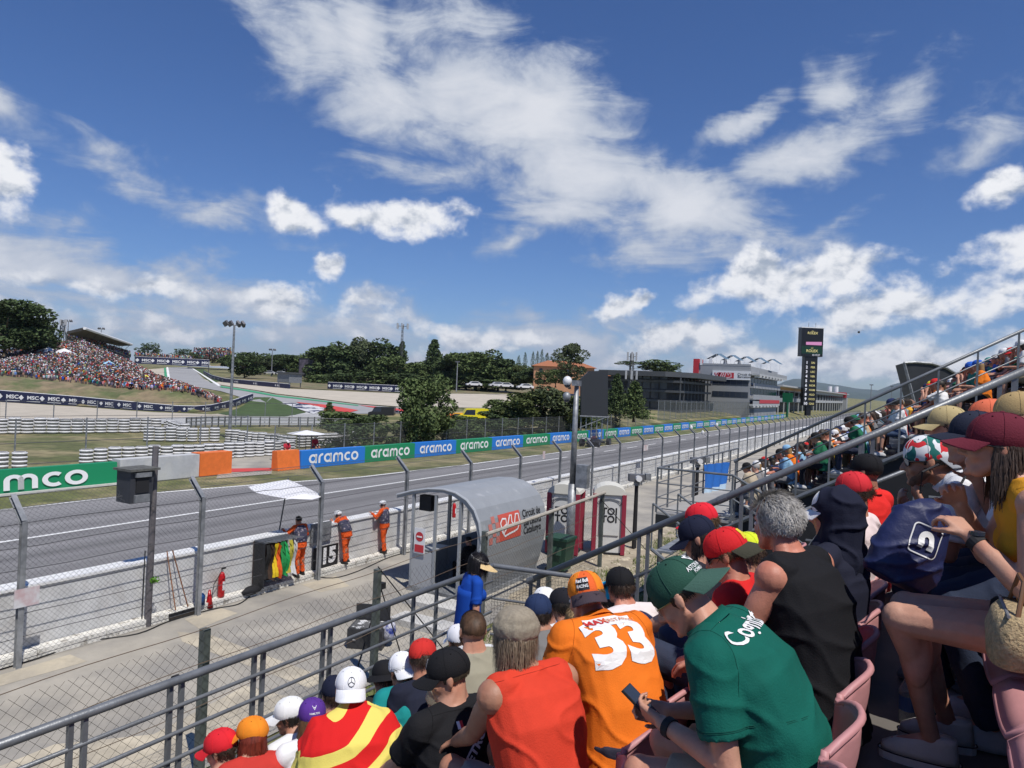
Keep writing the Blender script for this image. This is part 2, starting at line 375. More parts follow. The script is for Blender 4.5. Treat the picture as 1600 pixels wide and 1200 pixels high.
# ground on the far side of the straight
ppatch('runoff_road', [(338, 748), (424, 742), (428, 718), (560, 700), (560, 694), (350, 716)], .01, M_road)
ppatch('painted_kerb', [(349, 740), (424, 737), (424, 732), (351, 733)], .03, M_red)
ppatch('gravel_trap', [(0, 629), (120, 636), (240, 645), (330, 648), (380, 642), (392, 650), (200, 655), (0, 657)], .04, M_gravel)
ppatch('access_road', [(0, 657), (200, 655), (392, 650), (480, 645), (560, 650), (560, 664), (300, 663), (0, 666)], .05, mat('pale asphalt', (.45, .45, .44), .9, var=.1, vscale=.3))
ppatch('lawn', [(340, 647), (375, 638), (398, 622), (425, 622), (465, 640), (478, 646), (440, 652), (380, 653)], .06, M_lawn)
ppatch('far_track', [(264, 574), (300, 574), (318, 592), (345, 603), (430, 618), (560, 633), (650, 640), (650, 646), (545, 648), (470, 640), (395, 628), (345, 612), (300, 604), (272, 602), (264, 590)], .06, M_fart)
ppatch('gravel_trap', [(318, 594), (350, 598), (455, 608), (640, 616), (800, 612), (900, 618), (900, 640), (740, 638), (640, 638), (560, 632), (430, 616), (345, 602)], .07, M_gravel)
ppatch('gravel_trap', [(225, 578), (262, 575), (263, 592), (245, 588)], .07, M_gravel)
ppatch('painted_kerb', [(256, 575), (259, 575), (262, 592), (257, 591)], .1, M_green)
ppatch('painted_kerb', [(260, 574), (263, 574), (267, 600), (262, 597)], .1, M_white)
ppatch('painted_kerb', [(300, 576), (302, 576), (345, 603), (341, 604)], .1, M_white)
ppatch('painted_kerb', [(345, 604), (430, 619), (560, 634), (560, 636), (430, 621), (344, 606)], .1, M_green)
ppatch('painted_kerb', [(462, 629), (510, 634), (560, 643), (528, 650), (510, 643)], .1, M_red)
ppatch('painted_kerb', [(560, 634), (640, 641), (640, 645), (600, 641)], .1, M_red)
ppatch('lawn', [(303, 577), (318, 577), (348, 596), (330, 599)], .09, M_lawn)
ppatch('earth_bank', [(335, 590), (400, 586), (480, 596), (640, 606), (900, 606), (900, 617), (640, 615), (455, 607), (350, 597)], .08, M_earth)
ppatch('painted_runoff', [(440, 631), (475, 632), (510, 640), (490, 648), (470, 642)], .12, mat('navy paint', (.03, .035, .09), .7, col2=(.6, .6, .6), mixscale=.4, mixlo=.5, mixhi=.52))

# ------------------------------------------------------------------ hill with the crowd
def interp(tab, x):
    if x <= tab[0][0]: return tab[0][1]
    for (a, va), (b, vb) in zip(tab, tab[1:]):
        if x <= b: return va+(vb-va)*(x-a)/(b-a)
    return tab[-1][1]
BAR = [(-60, 624), (0, 628), (60, 631), (120, 635), (180, 639), (240, 643), (300, 645), (340, 642), (370, 635), (392, 627)]
def bar_pt(px): return GT(px, interp(BAR, px))
HM = [(-60, 583), (0, 587), (60, 592), (120, 598), (180, 606), (240, 609), (290, 611), (345, 632), (392, 624)]
HT = [(-60, 556), (0, 552), (40, 541), (60, 538), (130, 536), (165, 552), (200, 568), (245, 592), (290, 607), (345, 630), (392, 622)]
def hill_pt(px, t):                                                   # t 0 barrier, 1 foot of crowd, 2 crest, 3 behind
    b = bar_pt(px); rb = (b-EYE).dot(FW)
    w = max(0.02, min(1, (330-px)/200))
    m_ = D(px, interp(HM, px), rb+3+11*w); c_ = D(px, interp(HT, px), rb+6+75*w)
    if t <= 1: b = b+Vector((0, 0, .1)); q = b.lerp(m_, t); q.z += .7*sin(pi*t)*w; return q
    if t <= 2: return m_.lerp(c_, t-1)
    e = D(px, 600, rb+8+170*w); e.z = T(e.x, e.y)-1; return c_.lerp(e, t-2)
def hill():
    pxs = [-60+i*7.1 for i in range(64)]; ts = [i/8 for i in range(25)]
    V = [hill_pt(px, t)+Vector((0, 0, noise.noise(Vector((px*.12, t*9, 0)))*.35 if 0 < t < 2.5 else 0)) for t in ts for px in pxs]; n = len(pxs)
    Fc = [(j*n+i, j*n+i+1, (j+1)*n+i+1, (j+1)*n+i) for j in range(24) for i in range(n-1)]
    MB().add(V, Fc).build('hill', M_earth, smooth=True, kind='structure')
hill()
# mountains on the horizon
def mountains():
    Mm = mat('wooded mountain', (.05, .075, .06), .95, var=.2, vscale=.003, detail=8)
    for dist, tab in ((7500, [(700, 606), (900, 611), (1100, 612), (1215, 601), (1240, 591), (1262, 593), (1290, 599), (1330, 606), (1372, 610), (1400, 600), (1440, 590), (1500, 580), (1600, 575), (1900, 600)]),
                      (5200, [(-300, 575), (0, 571), (400, 586), (900, 612), (1200, 619), (1235, 611), (1280, 608), (1330, 613), (1380, 617), (1420, 608), (1500, 600), (1700, 610)])):
        V = []; xs = [tab[0][0]+i*12 for i in range(int((tab[-1][0]-tab[0][0])/12)+1)]
        for k in range(9):
            for x in xs:
                y = interp(tab, x)+noise.fractal(Vector((x*.03, dist, 0)), 1, 2, 4)*3.0
                dd = dist*(1-.32*(1-k/6)) if k <= 6 else dist*(1+.2*(k-6))
                top = D(x, y, dist); p = D(x, 600, dd)
                f = sstep(0, 1, min(1, k/6)) if k <= 6 else 1-(k-6)/2
                z = max(-5, top.z)*f*(1+.12*noise.noise(Vector((x*.04, k*.7, dist)))*(0 if k == 6 else 1)) - (3 if k in (0, 8) else 0)
                V.append((p.x, p.y, z))
        n = len(xs); Fc = [(j*n+i, j*n+i+1, (j+1)*n+i+1, (j+1)*n+i) for j in range(8) for i in range(n-1)]
        MB().add(V, Fc).build('mountain_range', Mm, smooth=True, kind='structure')
mountains()

# ------------------------------------------------------------------ metals and paints
M_galv = mat('galvanised steel', (.30, .31, .32), .5, .35, var=.22, vscale=4, bump=.1, bscale=30, col2=(.20, .21, .22), mixscale=5)
M_dsteel = mat('dark painted steel', (.09, .095, .10), .55, .2, var=.25, vscale=3)
M_rail = mat('grey painted rail', (.17, .18, .19), .42, .3, var=.18, vscale=6, bump=.12, bscale=40)
M_wire = mat('fence wire', (.12, .12, .125), .5, .5)
M_black = mat('black fabric', (.012, .012, .014), .8)
M_wall = mat('white wall paint', (.60, .60, .59), .8, var=.14, vscale=2.0, col2=(.48, .46, .43), mixscale=1.3, mixlo=.50, mixhi=.72)
M_orange = mat('orange barrier paint', (.75, .17, .03), .6, var=.12, vscale=3)
M_conc = mat('grey concrete', (.50, .49, .46), .9, var=.15, vscale=1.2, bump=.2, bscale=15)

# wall and kerb beside the straight
def kerb_wall():
    r = empty('pit_wall', (-15.1, 20, 0), 'long white concrete wall between the service road and the racing straight, fence shadow across it', 'wall')
    MB().box((-15.35, -30, 0), (-15.0, 330, 1.34)).build('wall_body', M_wall, r)
    MB().box((-15.40, -30, 1.343), (-14.96, 330, 1.40)).build('coping', M_white, r)
    r = empty('kerb', (-14.75, 20, 0), 'low chipped white concrete kerb at the foot of the debris fence', 'kerb')
    y = -10.0; k = 0; Mk = mat('chipped white kerb', (.72, .70, .64), .85, var=.12, vscale=3, col2=(.34, .31, .26), mixscale=5, mixlo=.56, mixhi=.64, bump=.3, bscale=20)
    while y < 120 and k < 95:
        l = 1.35; x0 = -14.98+R.uniform(-.01, .015); 
        MB().box((x0, y, 0), (x0+.30, y+l-.015, .17+R.uniform(-.01, .015))).build('kerb_block', Mk, r); y += l; k += 1
kerb_wall()
# debris fence
FX = -14.5
def chain(mb, p0, p1, h0, h1, s, r, lean=None):                       # diagonal wires of a chain-link sheet, real thin prisms
    p0 = Vector(p0); p1 = Vector(p1); Lh = (p1-p0).length; u = (p1-p0)/Lh; H_ = h1-h0; off = u.cross(Vector((0, 0, 1)))*r
    n = int((Lh+H_)/s)
    for sgn in (1, -1):
        for i in range(n):
            a = -H_+i*s if sgn == 1 else i*s
            t0, t1 = 0.0, H_; 
            if sgn == 1: s0, s1 = a, a+H_
            else: s0, s1 = a, a-H_
            def at(t): return a+t if sgn == 1 else a-t
            lo, hi = 0.0, H_
            if sgn == 1: lo = max(lo, -a); hi = min(hi, Lh-a)
            else: lo = max(lo, a-Lh); hi = min(hi, a)
            if hi-lo < .01: continue
            A = p0+u*at(lo)+Vector((0, 0, h0+lo)); B = p0+u*at(hi)+Vector((0, 0, h0+hi)); o_ = off*sgn
            w = Vector((0, 0, r)); q = u*(-sgn*r)
            mb.add([A+o_+w, A+o_-w*.5+q, A+o_-w*.5-q, B+o_+w, B+o_-w*.5+q, B+o_-w*.5-q], [(0, 1, 4, 3), (1, 2, 5, 4), (2, 0, 3, 5)])
def debris_fence():
    r = empty('debris_fence', (FX, 25, 0), 'tall chain-link debris fence on grey angled posts along the racing straight', 'fence')
    ys = [3.25+i*3.85 for i in range(-2, 60)]
    post = None
    for i, y in enumerate(ys):
        if post is None:
            mb = MB(); mb.box((FX-.05, y-.05, 0), (FX-.04, y+.05, 2.77)); mb.box((FX+.04, y-.05, 0), (FX+.05, y+.05, 2.77)); mb.box((FX-.04, y-.006, 0), (FX+.04, y+.006, 2.77))
            a = Vector((FX, y, 2.75)); b = Vector((FX-.46, y, 3.2)); d = (b-a).normalized(); n = Vector((-d.z, 0, d.x))
            for t in (-.05, .04):
                q = n*t; q2 = n*(t+.01); mb.add([a+q+Vector((0, -.05, 0)), a+q+Vector((0, .05, 0)), a+q2+Vector((0, .05, 0)), a+q2+Vector((0, -.05, 0)), b+q+Vector((0, -.05, 0)), b+q+Vector((0, .05, 0)), b+q2+Vector((0, .05, 0)), b+q2+Vector((0, -.05, 0))],
                    [(0, 1, 2, 3), (4, 7, 6, 5), (0, 4, 5, 1), (1, 5, 6, 2), (2, 6, 7, 3), (3, 7, 4, 0)])
            mb.add([a+n*.04+Vector((0, .006, 0)), a-n*.04+Vector((0, .006, 0)), b-n*.04+Vector((0, .006, 0)), b+n*.04+Vector((0, .006, 0))], [(0, 1, 2, 3)])
            post = mb.build('post', M_galv, r, fix=True); y0 = y
        else:
            c = post.copy(); COL.objects.link(c); c.location.y += y-y0; c.rotation_euler = (R.uniform(-.006, .006), 0, 0) if i > 8 else (0, 0, 0)
    mb = MB(); chain(mb, (FX-.06, -2, 0), (FX-.06, 45, 0), .05, 2.75, .11, .0022); chain(mb, (FX-.06, 45, 0), (FX-.06, 110, 0), .05, 2.75, .22, .003)
    me = mb.build('wire_mesh', M_wire, r)
    mb = MB()
    for y in [k*.11 for k in range(-10, 400)]: pass
    n = int(47/.11)
    for i in range(n):
        y = -2+i*.11
        for s_ in (1, -1):
            A = Vector((FX-.06, y, 2.75)); B = Vector((FX-.50, y+s_*.55, 3.19)); mb.tube(A, B, .0022, n=3, caps=False)
    mb.build('wire_mesh', M_wire, r)
    for k, z in enumerate((.12, .55, .98, 1.41, 1.84, 2.27, 2.72)):
        pts = []; y = -4.0
        while y < 200: pts.append((FX-.075, y, z+(.012*sin(y*1.7+k)+R.uniform(-.008, .008) if y < 60 else 0))); y += .6 if y < 60 else 6
        MB().path(pts, .0075, n=4).build('cable', M_wire, r)
    MB().path([(FX-.49, y, 3.19+.01*sin(y)) for y in range(-4, 200, 2)], .006, n=4).build('cable', M_wire, r)
    MB().path([(FX-.28, y, 2.98+.01*sin(y)) for y in range(-4, 200, 2)], .006, n=4).build('cable', M_wire, r)
debris_fence()

# barrier boards on the far side of the straight
def BX(y): return interp([(28, -33.35), (48, -32.75), (70, -32.1), (95, -31.9), (125, -32.3), (200, -33), (240, -34)], y)
WORD = rounded_word()
M_bblue = mat('board blue', (.02, .19, .62), .5); M_bgreen = mat('board green', (.01, .24, .10), .5); M_bwhite = mat('board white', (.82, .82, .82), .5)
def boards():
    r = empty('advertising_barrier', (BX(100), 100, 0), 'long barrier of alternating blue and green boards with white lettering beyond the track', 'barrier')
    Ys = [32.0, 37.7, 43.1, 48.4, 53.8, 59.2, 64.6, 69.4, 73.8, 78.2, 82.6, 87.0]
    while Ys[-1] < 218: Ys.append(Ys[-1]+4.6)
    for i, (y0, y1) in enumerate(zip(Ys, Ys[1:])):
        x0, x1 = BX(y0), BX(y1); h = 1.10; t = .5
        V = [(x0, y0, 0), (x1, y1, 0), (x1, y1, h), (x0, y0, h), (x0-t, y0, 0), (x1-t, y1, 0), (x1-t, y1, h), (x0-t, y0, h)]
        p = MB().add(V, [(0, 1, 2, 3), (4, 7, 6, 5), (3, 2, 6, 7), (0, 4, 5, 1), (0, 3, 7, 4), (1, 5, 6, 2)]).build('board', M_bblue if i % 2 == 0 else M_bgreen, r)
        c = Vector(((x0+x1)/2, (y0+y1)/2, .56)); u = Vector((x1-x0, y1-y0, 0)); l = u.length
        mb = MB(); decal(mb, WORD, c, u, (0, 0, 1), .70, .012, sx=(l*.77)/(WORD[2]*.70)); mb.build('lettering', M_bwhite, p)
        if i % 2 == 0: p['label'] = 'blue board'
        else: p['label'] = 'green board'
    o = MB()
    o.prism([(0, 0), (1.05, 0), (1.0, 1.18), (.25, 1.18)], lambda u, v, t: (BX(31)+.02-u*.55, t, v), 30.2, 31.97)
    b = o.build('barrier_block', M_orange, fix=True, label='orange concrete block at the start of the blue and green boards', cat='barrier')
    r = empty('advertising_barrier', (-34.2, 10, 0), 'green board barrier with white lettering at the left edge before the grey concrete block', 'barrier')
    p = MB().prism([(0, 0), (-.5, 0), (-.5, 1.12), (-.12, 1.12)], lambda u, v, t: (-34.15+u, t, v), -4, 20.9).build('board', M_bgreen, r, fix=True)
    MB().box((-34.12, -4, 0), (-34.0, 21.0, .12)).build('base_strip', mat('pale concrete edge', (.6, .59, .55), .9, var=.1), r)
    mb = MB(); decal(mb, WORD, (-34.17, 16.05, .56), (0, 1, 0), (-.10, 0, 1), .80, .02, sx=1.55); mb.build('lettering', M_bwhite, p)
    MB().box((-34.9, 21.02, 0), (-34.2, 25.5, 1.22)).build('barrier_block', mat('whitewashed concrete', (.55, .55, .53), .9, var=.12, vscale=1.5, col2=(.42, .43, .44), mixscale=.8), label='long grey whitewashed concrete block after the green board', cat='barrier')
    MB().box((-34.95, 25.52, 0), (-34.15, 27.6, 1.27)).build('barrier_block', M_orange, label='orange painted concrete block joined to the grey block by the opening', cat='barrier')
boards()

# long dark banners (white diamond and letters)
M_navy = mat('navy banner', (.012, .016, .055), .6); M_bw = mat('banner white', (.7, .7, .7), .6)
def banner(name, pts, z0s, h, label, n, cat='barrier', legs=False, txt=.47, gap=1.0):
    r = empty(name, pts[0], label, cat); P = [Vector(p) for p in pts]
    mb = MB(); V = []; 
    for k, p in enumerate(P):
        hh = h[k] if isinstance(h, (list, tuple)) else h
        t = (P[min(k+1, len(P)-1)]-P[max(k-1, 0)]); t.z = 0; t.normalize(); nn = Vector((-t.y, t.x, 0))*.15
        V.append([p-nn, p+nn, p+nn+Vector((0, 0, hh)), p-nn+Vector((0, 0, hh))])
    mb.loft(V); body = mb.build('banner_panel', M_navy, r, fix=True)
    mb = MB(); mb.path([v[2]+Vector((0, 0, .03)) for v in V], .05, 4); mb.build('top_rail', M_bw, r)
    seg = [0]
    for a, b in zip(P, P[1:]): seg.append(seg[-1]+(b-a).length)
    T2 = text2d('MSC', .03); dia = ([(-.5, 0), (0, -.5), (.5, 0), (0, .5)], [(0, 1, 2, 3)])
    for i in range(n):
        d = seg[-1]*(i+.5)/n; k = max(j for j in range(len(seg)) if seg[j] <= d); k = min(k, len(P)-2)
        f = (d-seg[k])/(seg[k+1]-seg[k]); c = P[k].lerp(P[k+1], f); hh = (h[k] if isinstance(h, (list, tuple)) else h)
        u = (P[k+1]-P[k]).normalized()
        toC = EYE-c
        nn = u.cross(Vector((0, 0, 1)))
        if nn.dot(toC) < 0: u = -u; nn = -nn
        c = c+Vector((0, 0, hh*.52))+nn*.17
        mb = MB(); decal(mb, T2, c+u*.50*hh, u, (0, 0, 1), hh*txt, 0, sx=1.25); decal(mb, dia, c-u*.62*hh, u, (0, 0, 1), hh*.50, 0)
        mb.add([c+u*(-.1*hh)+Vector((0, 0, -.36*hh)), c+u*(1.2*hh)+Vector((0, 0, -.36*hh)), c+u*(1.2*hh)+Vector((0, 0, -.31*hh)), c+u*(-.1*hh)+Vector((0, 0, -.31*hh))], [(0, 1, 2, 3)])
        mb.build('lettering', M_bw, body)
    return r
pxs = [-60, -30, 0, 40, 80, 120, 160, 200, 240, 275, 305, 330, 350, 368, 382, 394]
banner('banner_barrier', [bar_pt(p) for p in pxs], 0, [interp([(0, 1.6), (200, 1.12), (300, .8), (394, 1.15)], p) for p in pxs], 'long navy banner barrier curving along the foot of the crowded grass bank', 19)
banner('banner_barrier', [GT(p, y) for p, y in ((512, 608), (560, 611), (628, 614))], 0, 1.7, 'navy banner barrier in front of the dark trees, behind the gravel', 6)
banner('banner_barrier', [GT(p, y) for p, y in ((318, 584), (330, 592), (350, 598), (400, 603), (452, 608))], 0, 1.1, 'thin navy banner barrier beside the far track, left of the marshal hut', 14)
b_ = banner('gantry_banner', [D(210, 568, 260), D(327, 573, 270)], 0, 2.6, 'navy banner across the gantry over the far track', 5, 'banner')
MB().tube(D(211, 590, 259), D(211, 556, 259), .15).build('gantry_post', M_dsteel, b_); MB().tube(D(326, 598, 269), D(326, 570, 269), .15).build('gantry_post', M_dsteel, b_)
# ------------------------------------------------------------------ trees
M_bark = mat('bark', (.10, .075, .05), .9, var=.3, vscale=6)
def leafmat(name, c):
    M = mat(name, c, .8, spec=.25); t = M.node_tree; b = t.nodes['Principled BSDF']
    ge = t.nodes.new('ShaderNodeNewGeometry'); r = t.nodes.new('ShaderNodeMapRange'); t.links.new(ge.outputs['Random Per Island'], r.inputs[0]); r.inputs[3].default_value = .55; r.inputs[4].default_value = 1.5
    v = t.nodes.new('ShaderNodeVectorMath'); v.operation = 'SCALE'; v.inputs[0].default_value = c; t.links.new(r.outputs[0], v.inputs['Scale']); t.links.new(v.outputs[0], b.inputs['Base Color'])
    return M
L_dark = leafmat('dark pine foliage', (.055, .082, .030)); L_mid = leafmat('oak foliage', (.085, .118, .040)); L_light = leafmat('olive green foliage', (.085, .105, .035)); L_grey = leafmat('grey green foliage', (.075, .095, .045))
def leaves(mb, c, rad, n, size, rnd, flat=1.0):
    for _ in range(n):
        while True:
            p = Vector((rnd.uniform(-1, 1), rnd.uniform(-1, 1), rnd.uniform(-1, 1)))
            if .25 < p.length < 1: break
        p = p.normalized()*(p.length**.45)
        q = Vector(c)+Vector((p.x*rad[0], p.y*rad[1], p.z*rad[2]))
        a = Vector((rnd.gauss(0, 1), rnd.gauss(0, 1), rnd.gauss(0, 1)*flat)).normalized(); b = a.cross(Vector((rnd.gauss(0, 1), rnd.gauss(0, 1), rnd.gauss(0, 1)))).normalized()
        s = size*rnd.uniform(.6, 1.4); w = s*.55
        mb.add([q-a*s, q+b*w, q+a*s, q-b*w], [(0, 1, 2, 3)])
def crown(kind, rnd, n):
    mb = MB()
    if kind in ('broad', 'round', 'bush', 'sparse'):
        k = {'broad': 26, 'round': 20, 'bush': 14, 'sparse': 22}[kind]
        for i in range(k):
            a = rnd.uniform(0, 2*pi); t = rnd.random()**.8
            zc = {'broad': .52, 'round': .55, 'bush': .42, 'sparse': .56}[kind]; hz = {'broad': .34, 'round': .32, 'bush': .38, 'sparse': .36}[kind]
            el = rnd.uniform(-1, 1); rr = sqrt(max(0, 1-el*el*.8))*.36*t**.5
            c = (cos(a)*rr, sin(a)*rr, zc+el*hz); s = rnd.uniform(.10, .17)*(.8 if kind == 'sparse' else 1)
            leaves(mb, c, (s*1.25, s*1.25, s*1.0), n//k, (.034 if n < 6000 else .026) if kind != 'sparse' else .024, rnd)
    elif kind == 'conifer':
        for i in range(24):
            z = .10+.88*i/24; w = .46*(1-z)**.75+.02
            for j in range(6):
                a = rnd.uniform(0, 2*pi); r_ = w*rnd.uniform(.35, .95)
                leaves(mb, (cos(a)*r_*.72, sin(a)*r_*.72, z-r_*.12), (w*.40, w*.40, .032), n//144, .026, rnd)
    elif kind == 'cypress':
        for i in range(16):
            z = .06+.92*i/16; w = .42*sin(pi*min(1, (z*.9+.12)))**.6*(1-z*.35)
            leaves(mb, (rnd.uniform(-.05, .05), rnd.uniform(-.05, .05), z), (w, w, .07), n//16, .03, rnd)
    elif kind == 'umbrella':
        for i in range(24):
            a = rnd.uniform(0, 2*pi); r_ = .40*sqrt(rnd.random())
            leaves(mb, (cos(a)*r_, sin(a)*r_, .78+.14*(1-(r_/.4)**2)+rnd.uniform(-.03, .03)), (.12, .12, .07), n//24, .02, rnd)
    return mb
def trunk(kind, rnd):
    mb = MB(); h = {'broad': .5, 'round': .5, 'bush': .3, 'sparse': .62, 'conifer': .95, 'cypress': .8, 'umbrella': .75}[kind]; r = .028
    mb.path([(0, 0, -.06), (.005, 0, h*.4), (-.005, .006, h*.75), (.01, 0, h)], [r*1.25, r, r*.7, r*.3], 7)
    if kind in ('broad', 'round', 'sparse', 'umbrella', 'bush'):
        for i in range(7):
            a = i*2.4+rnd.random(); z0 = h*rnd.uniform(.45, .9); e = rnd.uniform(.2, .33)
            mb.path([(0, 0, z0), (cos(a)*e*.5, sin(a)*e*.5, z0+.1), (cos(a)*e, sin(a)*e, z0+.22)], [r*.5, r*.35, r*.15], 5)
    return mb
TP = {}
def tree(name, px, ybase, ytop, w, dep, kind, leaf, label, cat='tree', n=2600, group=None, variant=0, base=None, dxy=None):
    key = (kind, leaf.name, n, variant)
    b = D(px, ybase, dep) if base is None else Vector(base); top = D(px, ytop, dep).z; h = top-b.z; ww = w*1.45/FPX*dep
    r = empty(name, b, label, cat, group, rz=R.uniform(0, 6.28)); r.scale = (ww, ww, h)
    if key not in TP:
        rnd = random.Random(hash(kind) % 97 if False else (len(TP)*13+5))
        TP[key] = (crown(kind, rnd, n).mesh('crown'), trunk(kind, rnd).mesh('trunk')); TP[key][0].materials.append(leaf); TP[key][1].materials.append(M_bark)
    for nm, me in zip(('crown', 'trunk'), TP[key]):
        o = bpy.data.objects.new(nm, me); COL.objects.link(o); o.parent = r
    return r
# left pines
tree('pine_tree', 8, 552, 466, 98, 150, 'broad', L_dark, 'biggest dark pine at the left edge of the photo, above the crowded bank', n=7000)
tree('pine_tree', 62, 558, 494, 50, 160, 'broad', L_dark, 'smaller dark pine just right of the big pine, above the white tents', n=4500, variant=1)
tree('pine_tree', -40, 560, 480, 110, 165, 'broad', L_dark, 'dark pine cut by the left edge of the photo behind the biggest pine', n=4500, variant=2)
tree('tree', 232, 560, 535, 32, 380, 'round', L_dark, 'round tree alone on the skyline between the roofed grandstand and the gantry', n=1500)
tree('tree', 284, 562, 544, 28, 400, 'round', L_dark, 'low round tree above the gantry banner, left of the far crowd', n=1500, variant=1)
tree('tree', 303, 562, 549, 22, 410, 'bush', L_dark, 'smallest low tree above the gantry banner beside the far crowd', n=1000, variant=1)
tree('tree', 382, 590, 543, 46, 240, 'broad', L_dark, 'round dark tree immediately right of the floodlight pole', n=3500, variant=1)
WOOD = 'trees of the wood behind the gravel'
rowA = [(362, 578, 556, 30, 330, 'round', L_dark), (405, 580, 556, 34, 320, 'sparse', L_grey), (425, 585, 553, 36, 330, 'round', L_dark), (447, 588, 553, 44, 300, 'umbrella', L_dark), (470, 592, 551, 42, 300, 'round', L_mid), (492, 597, 548, 44, 280, 'broad', L_mid),
        (512, 604, 539, 58, 250, 'broad', L_dark), (538, 604, 535, 60, 245, 'broad', L_dark), (566, 604, 528, 60, 250, 'sparse', L_grey), (594, 604, 530, 56, 250, 'broad', L_dark), (611, 604, 552, 50, 235, 'round', L_mid),
        (626, 604, 531, 30, 240, 'conifer', L_dark), (648, 606, 562, 46, 240, 'round', L_mid), (676, 606, 528, 44, 240, 'conifer', L_dark), (700, 608, 556, 50, 230, 'broad', L_dark), (728, 608, 548, 62, 225, 'broad', L_mid), (752, 608, 544, 60, 225, 'broad', L_mid),
        (778, 608, 556, 52, 225, 'round', L_dark), (795, 604, 572, 40, 220, 'broad', L_mid), (812, 606, 570, 30, 215, 'sparse', L_light), (838, 606, 577, 50, 210, 'round', L_dark), (860, 600, 580, 34, 215, 'round', L_mid)]
ordn = ['first', 'second', 'third', 'fourth', 'fifth', 'sixth', 'seventh', 'eighth', 'ninth', 'tenth', 'eleventh', 'twelfth', 'thirteenth', 'fourteenth', 'fifteenth', 'sixteenth', 'seventeenth', 'eighteenth', 'nineteenth', 'twentieth', 'twenty-first', 'twenty-second', 'twenty-third', 'twenty-fourth']
look = {'round': 'round-headed', 'sparse': 'loose open', 'umbrella': 'flat-topped', 'broad': 'broad leafy', 'conifer': 'pointed dark'}
for i, (a, b, c, d, e, k, l) in enumerate(rowA):
    tree('tree' if k != 'conifer' else 'conifer_tree', a, b, c, d, e, k, l, '%s tree, %s from the left in the wood right of the floodlight pole' % (look[k], ordn[i]), n=5200, group=WOOD, variant=i % 2)
for i in range(15):
    tree('tree', 398+i*30+R.uniform(-6, 6), 586+i*1.2, 557+i*.9+R.uniform(-4, 4), 40, 330, 'round' if i % 3 else 'broad', L_dark if i % 2 else L_mid, 'far background tree, %s from the left along the skyline behind the wood' % ordn[i], n=3000, group='background trees behind the wood', variant=i % 2)
for i, (a, b, c, d, e) in enumerate([(505, 606, 580, 60, 232), (545, 607, 575, 70, 230), (590, 607, 578, 70, 230), (640, 608, 580, 70, 228), (690, 609, 584, 70, 225), (742, 610, 586, 70, 220), (790, 610, 588, 60, 215)]):
    tree('bush', a, b, c, d, e, 'bush', L_dark if i % 2 else L_mid, 'dark undergrowth bush, %s from the left along the foot of the wood' % ordn[i], 'bush', n=2200, group='undergrowth bushes of the wood', variant=i % 2)
for i, (a, c) in enumerate([(810, 555), (820, 550), (832, 549), (839, 548), (846, 545), (854, 551)]):
    tree('cypress_tree', a, 575, c, 7 if i != 5 else 10, 260, 'cypress', L_dark, 'thin dark cypress, %s from the left on the skyline beside the tiled villa' % ordn[i], n=900, group='skyline cypresses')
tree('tree', 890, 604, 537, 50, 150, 'sparse', L_grey, 'tall loose grey-green tree in front of the tiled villa', n=4500)
tree('tree', 848, 606, 578, 24, 165, 'round', L_dark, 'dark round tree hiding the left corner of the tiled villa', n=2500)
tree('tree', 868, 604, 577, 34, 160, 'round', L_mid, 'round tree in front of the left end of the tiled villa', n=2500)
tree('pine_tree', 1030, 590, 561, 60, 230, 'broad', L_mid, 'rounded pine rising behind the flat roof of the black hospitality building', n=3000)
tree('pine_tree', 985, 585, 564, 46, 230, 'umbrella', L_dark, 'low pine crown left of the mast behind the black hospitality building', n=2000)
tree('conifer_tree', 962, 652, 582, 42, 104, 'conifer', L_dark, 'dark conifer immediately right of the black screen back', n=4200)
tree('conifer_tree', 990, 656, 594, 52, 100, 'conifer', L_mid, 'wide layered conifer nearest to the black building corner', n=4200, variant=1)
tree('tree', 665, 690, 583, 74, 63, 'broad', L_mid, 'leafy tree standing alone before the gravel, behind the blue and green boards', n=7000)
tree('tree', 655, 692, 612, 50, 60, 'bush', L_mid, 'low side growth at the foot of the leafy tree before the gravel', n=3000)
tree('bush', 513, 672, 627, 36, 72, 'conifer', L_mid, 'small pointed bush left of the low hedge behind the first blue board', 'bush', n=3000, variant=2)
tree('bush', 552, 674, 634, 80, 70, 'bush', L_mid, 'wide round bush right of the small pointed bush', 'bush', n=4500)
tree('bush', 585, 678, 645, 50, 68, 'bush', L_dark, 'low bush between the wide round bush and the leafy tree', 'bush', n=2500)
for i, (a, b, c, d, e, k, l) in enumerate([(790, 655, 622, 56, 88, 'bush', L_mid), (818, 662, 606, 70, 85, 'bush', L_light), (850, 662, 603, 70, 88, 'broad', L_grey), (880, 662, 608, 56, 88, 'bush', L_light), (905, 665, 622, 50, 90, 'bush', L_mid), (760, 668, 640, 50, 80, 'bush', L_dark), (732, 672, 648, 50, 76, 'bush', L_mid)]):
    tree('bush', a, b, c, d, e, k, l, ['low dark bush beside the yellow vehicles', 'tall olive-green bush left of the black screen', 'loose grey-green tree next to the black screen', 'olive-green bush touching the black screen', 'dark bush at the foot of the black screen', 'low bush in front of the yellow truck', 'low bush left of the yellow truck behind the fence'][i], 'bush', n=4000)
for i in range(2, 15):                                                # hedge along the fence behind the boards
    y = 34+i*4.6
    tree('hedge_bush', 0, 0, 0, 1, 1, 'bush', L_dark if i % 3 else L_mid, 'hedge bush behind the see-through fence, %s along from the first blue board' % ordn[i], 'bush', n=2200, group='hedge behind the fence', variant=i % 2,
         base=(-40.2, y, 0)).scale = (5.6, 5.6, 2.3+R.uniform(-.3, .4))

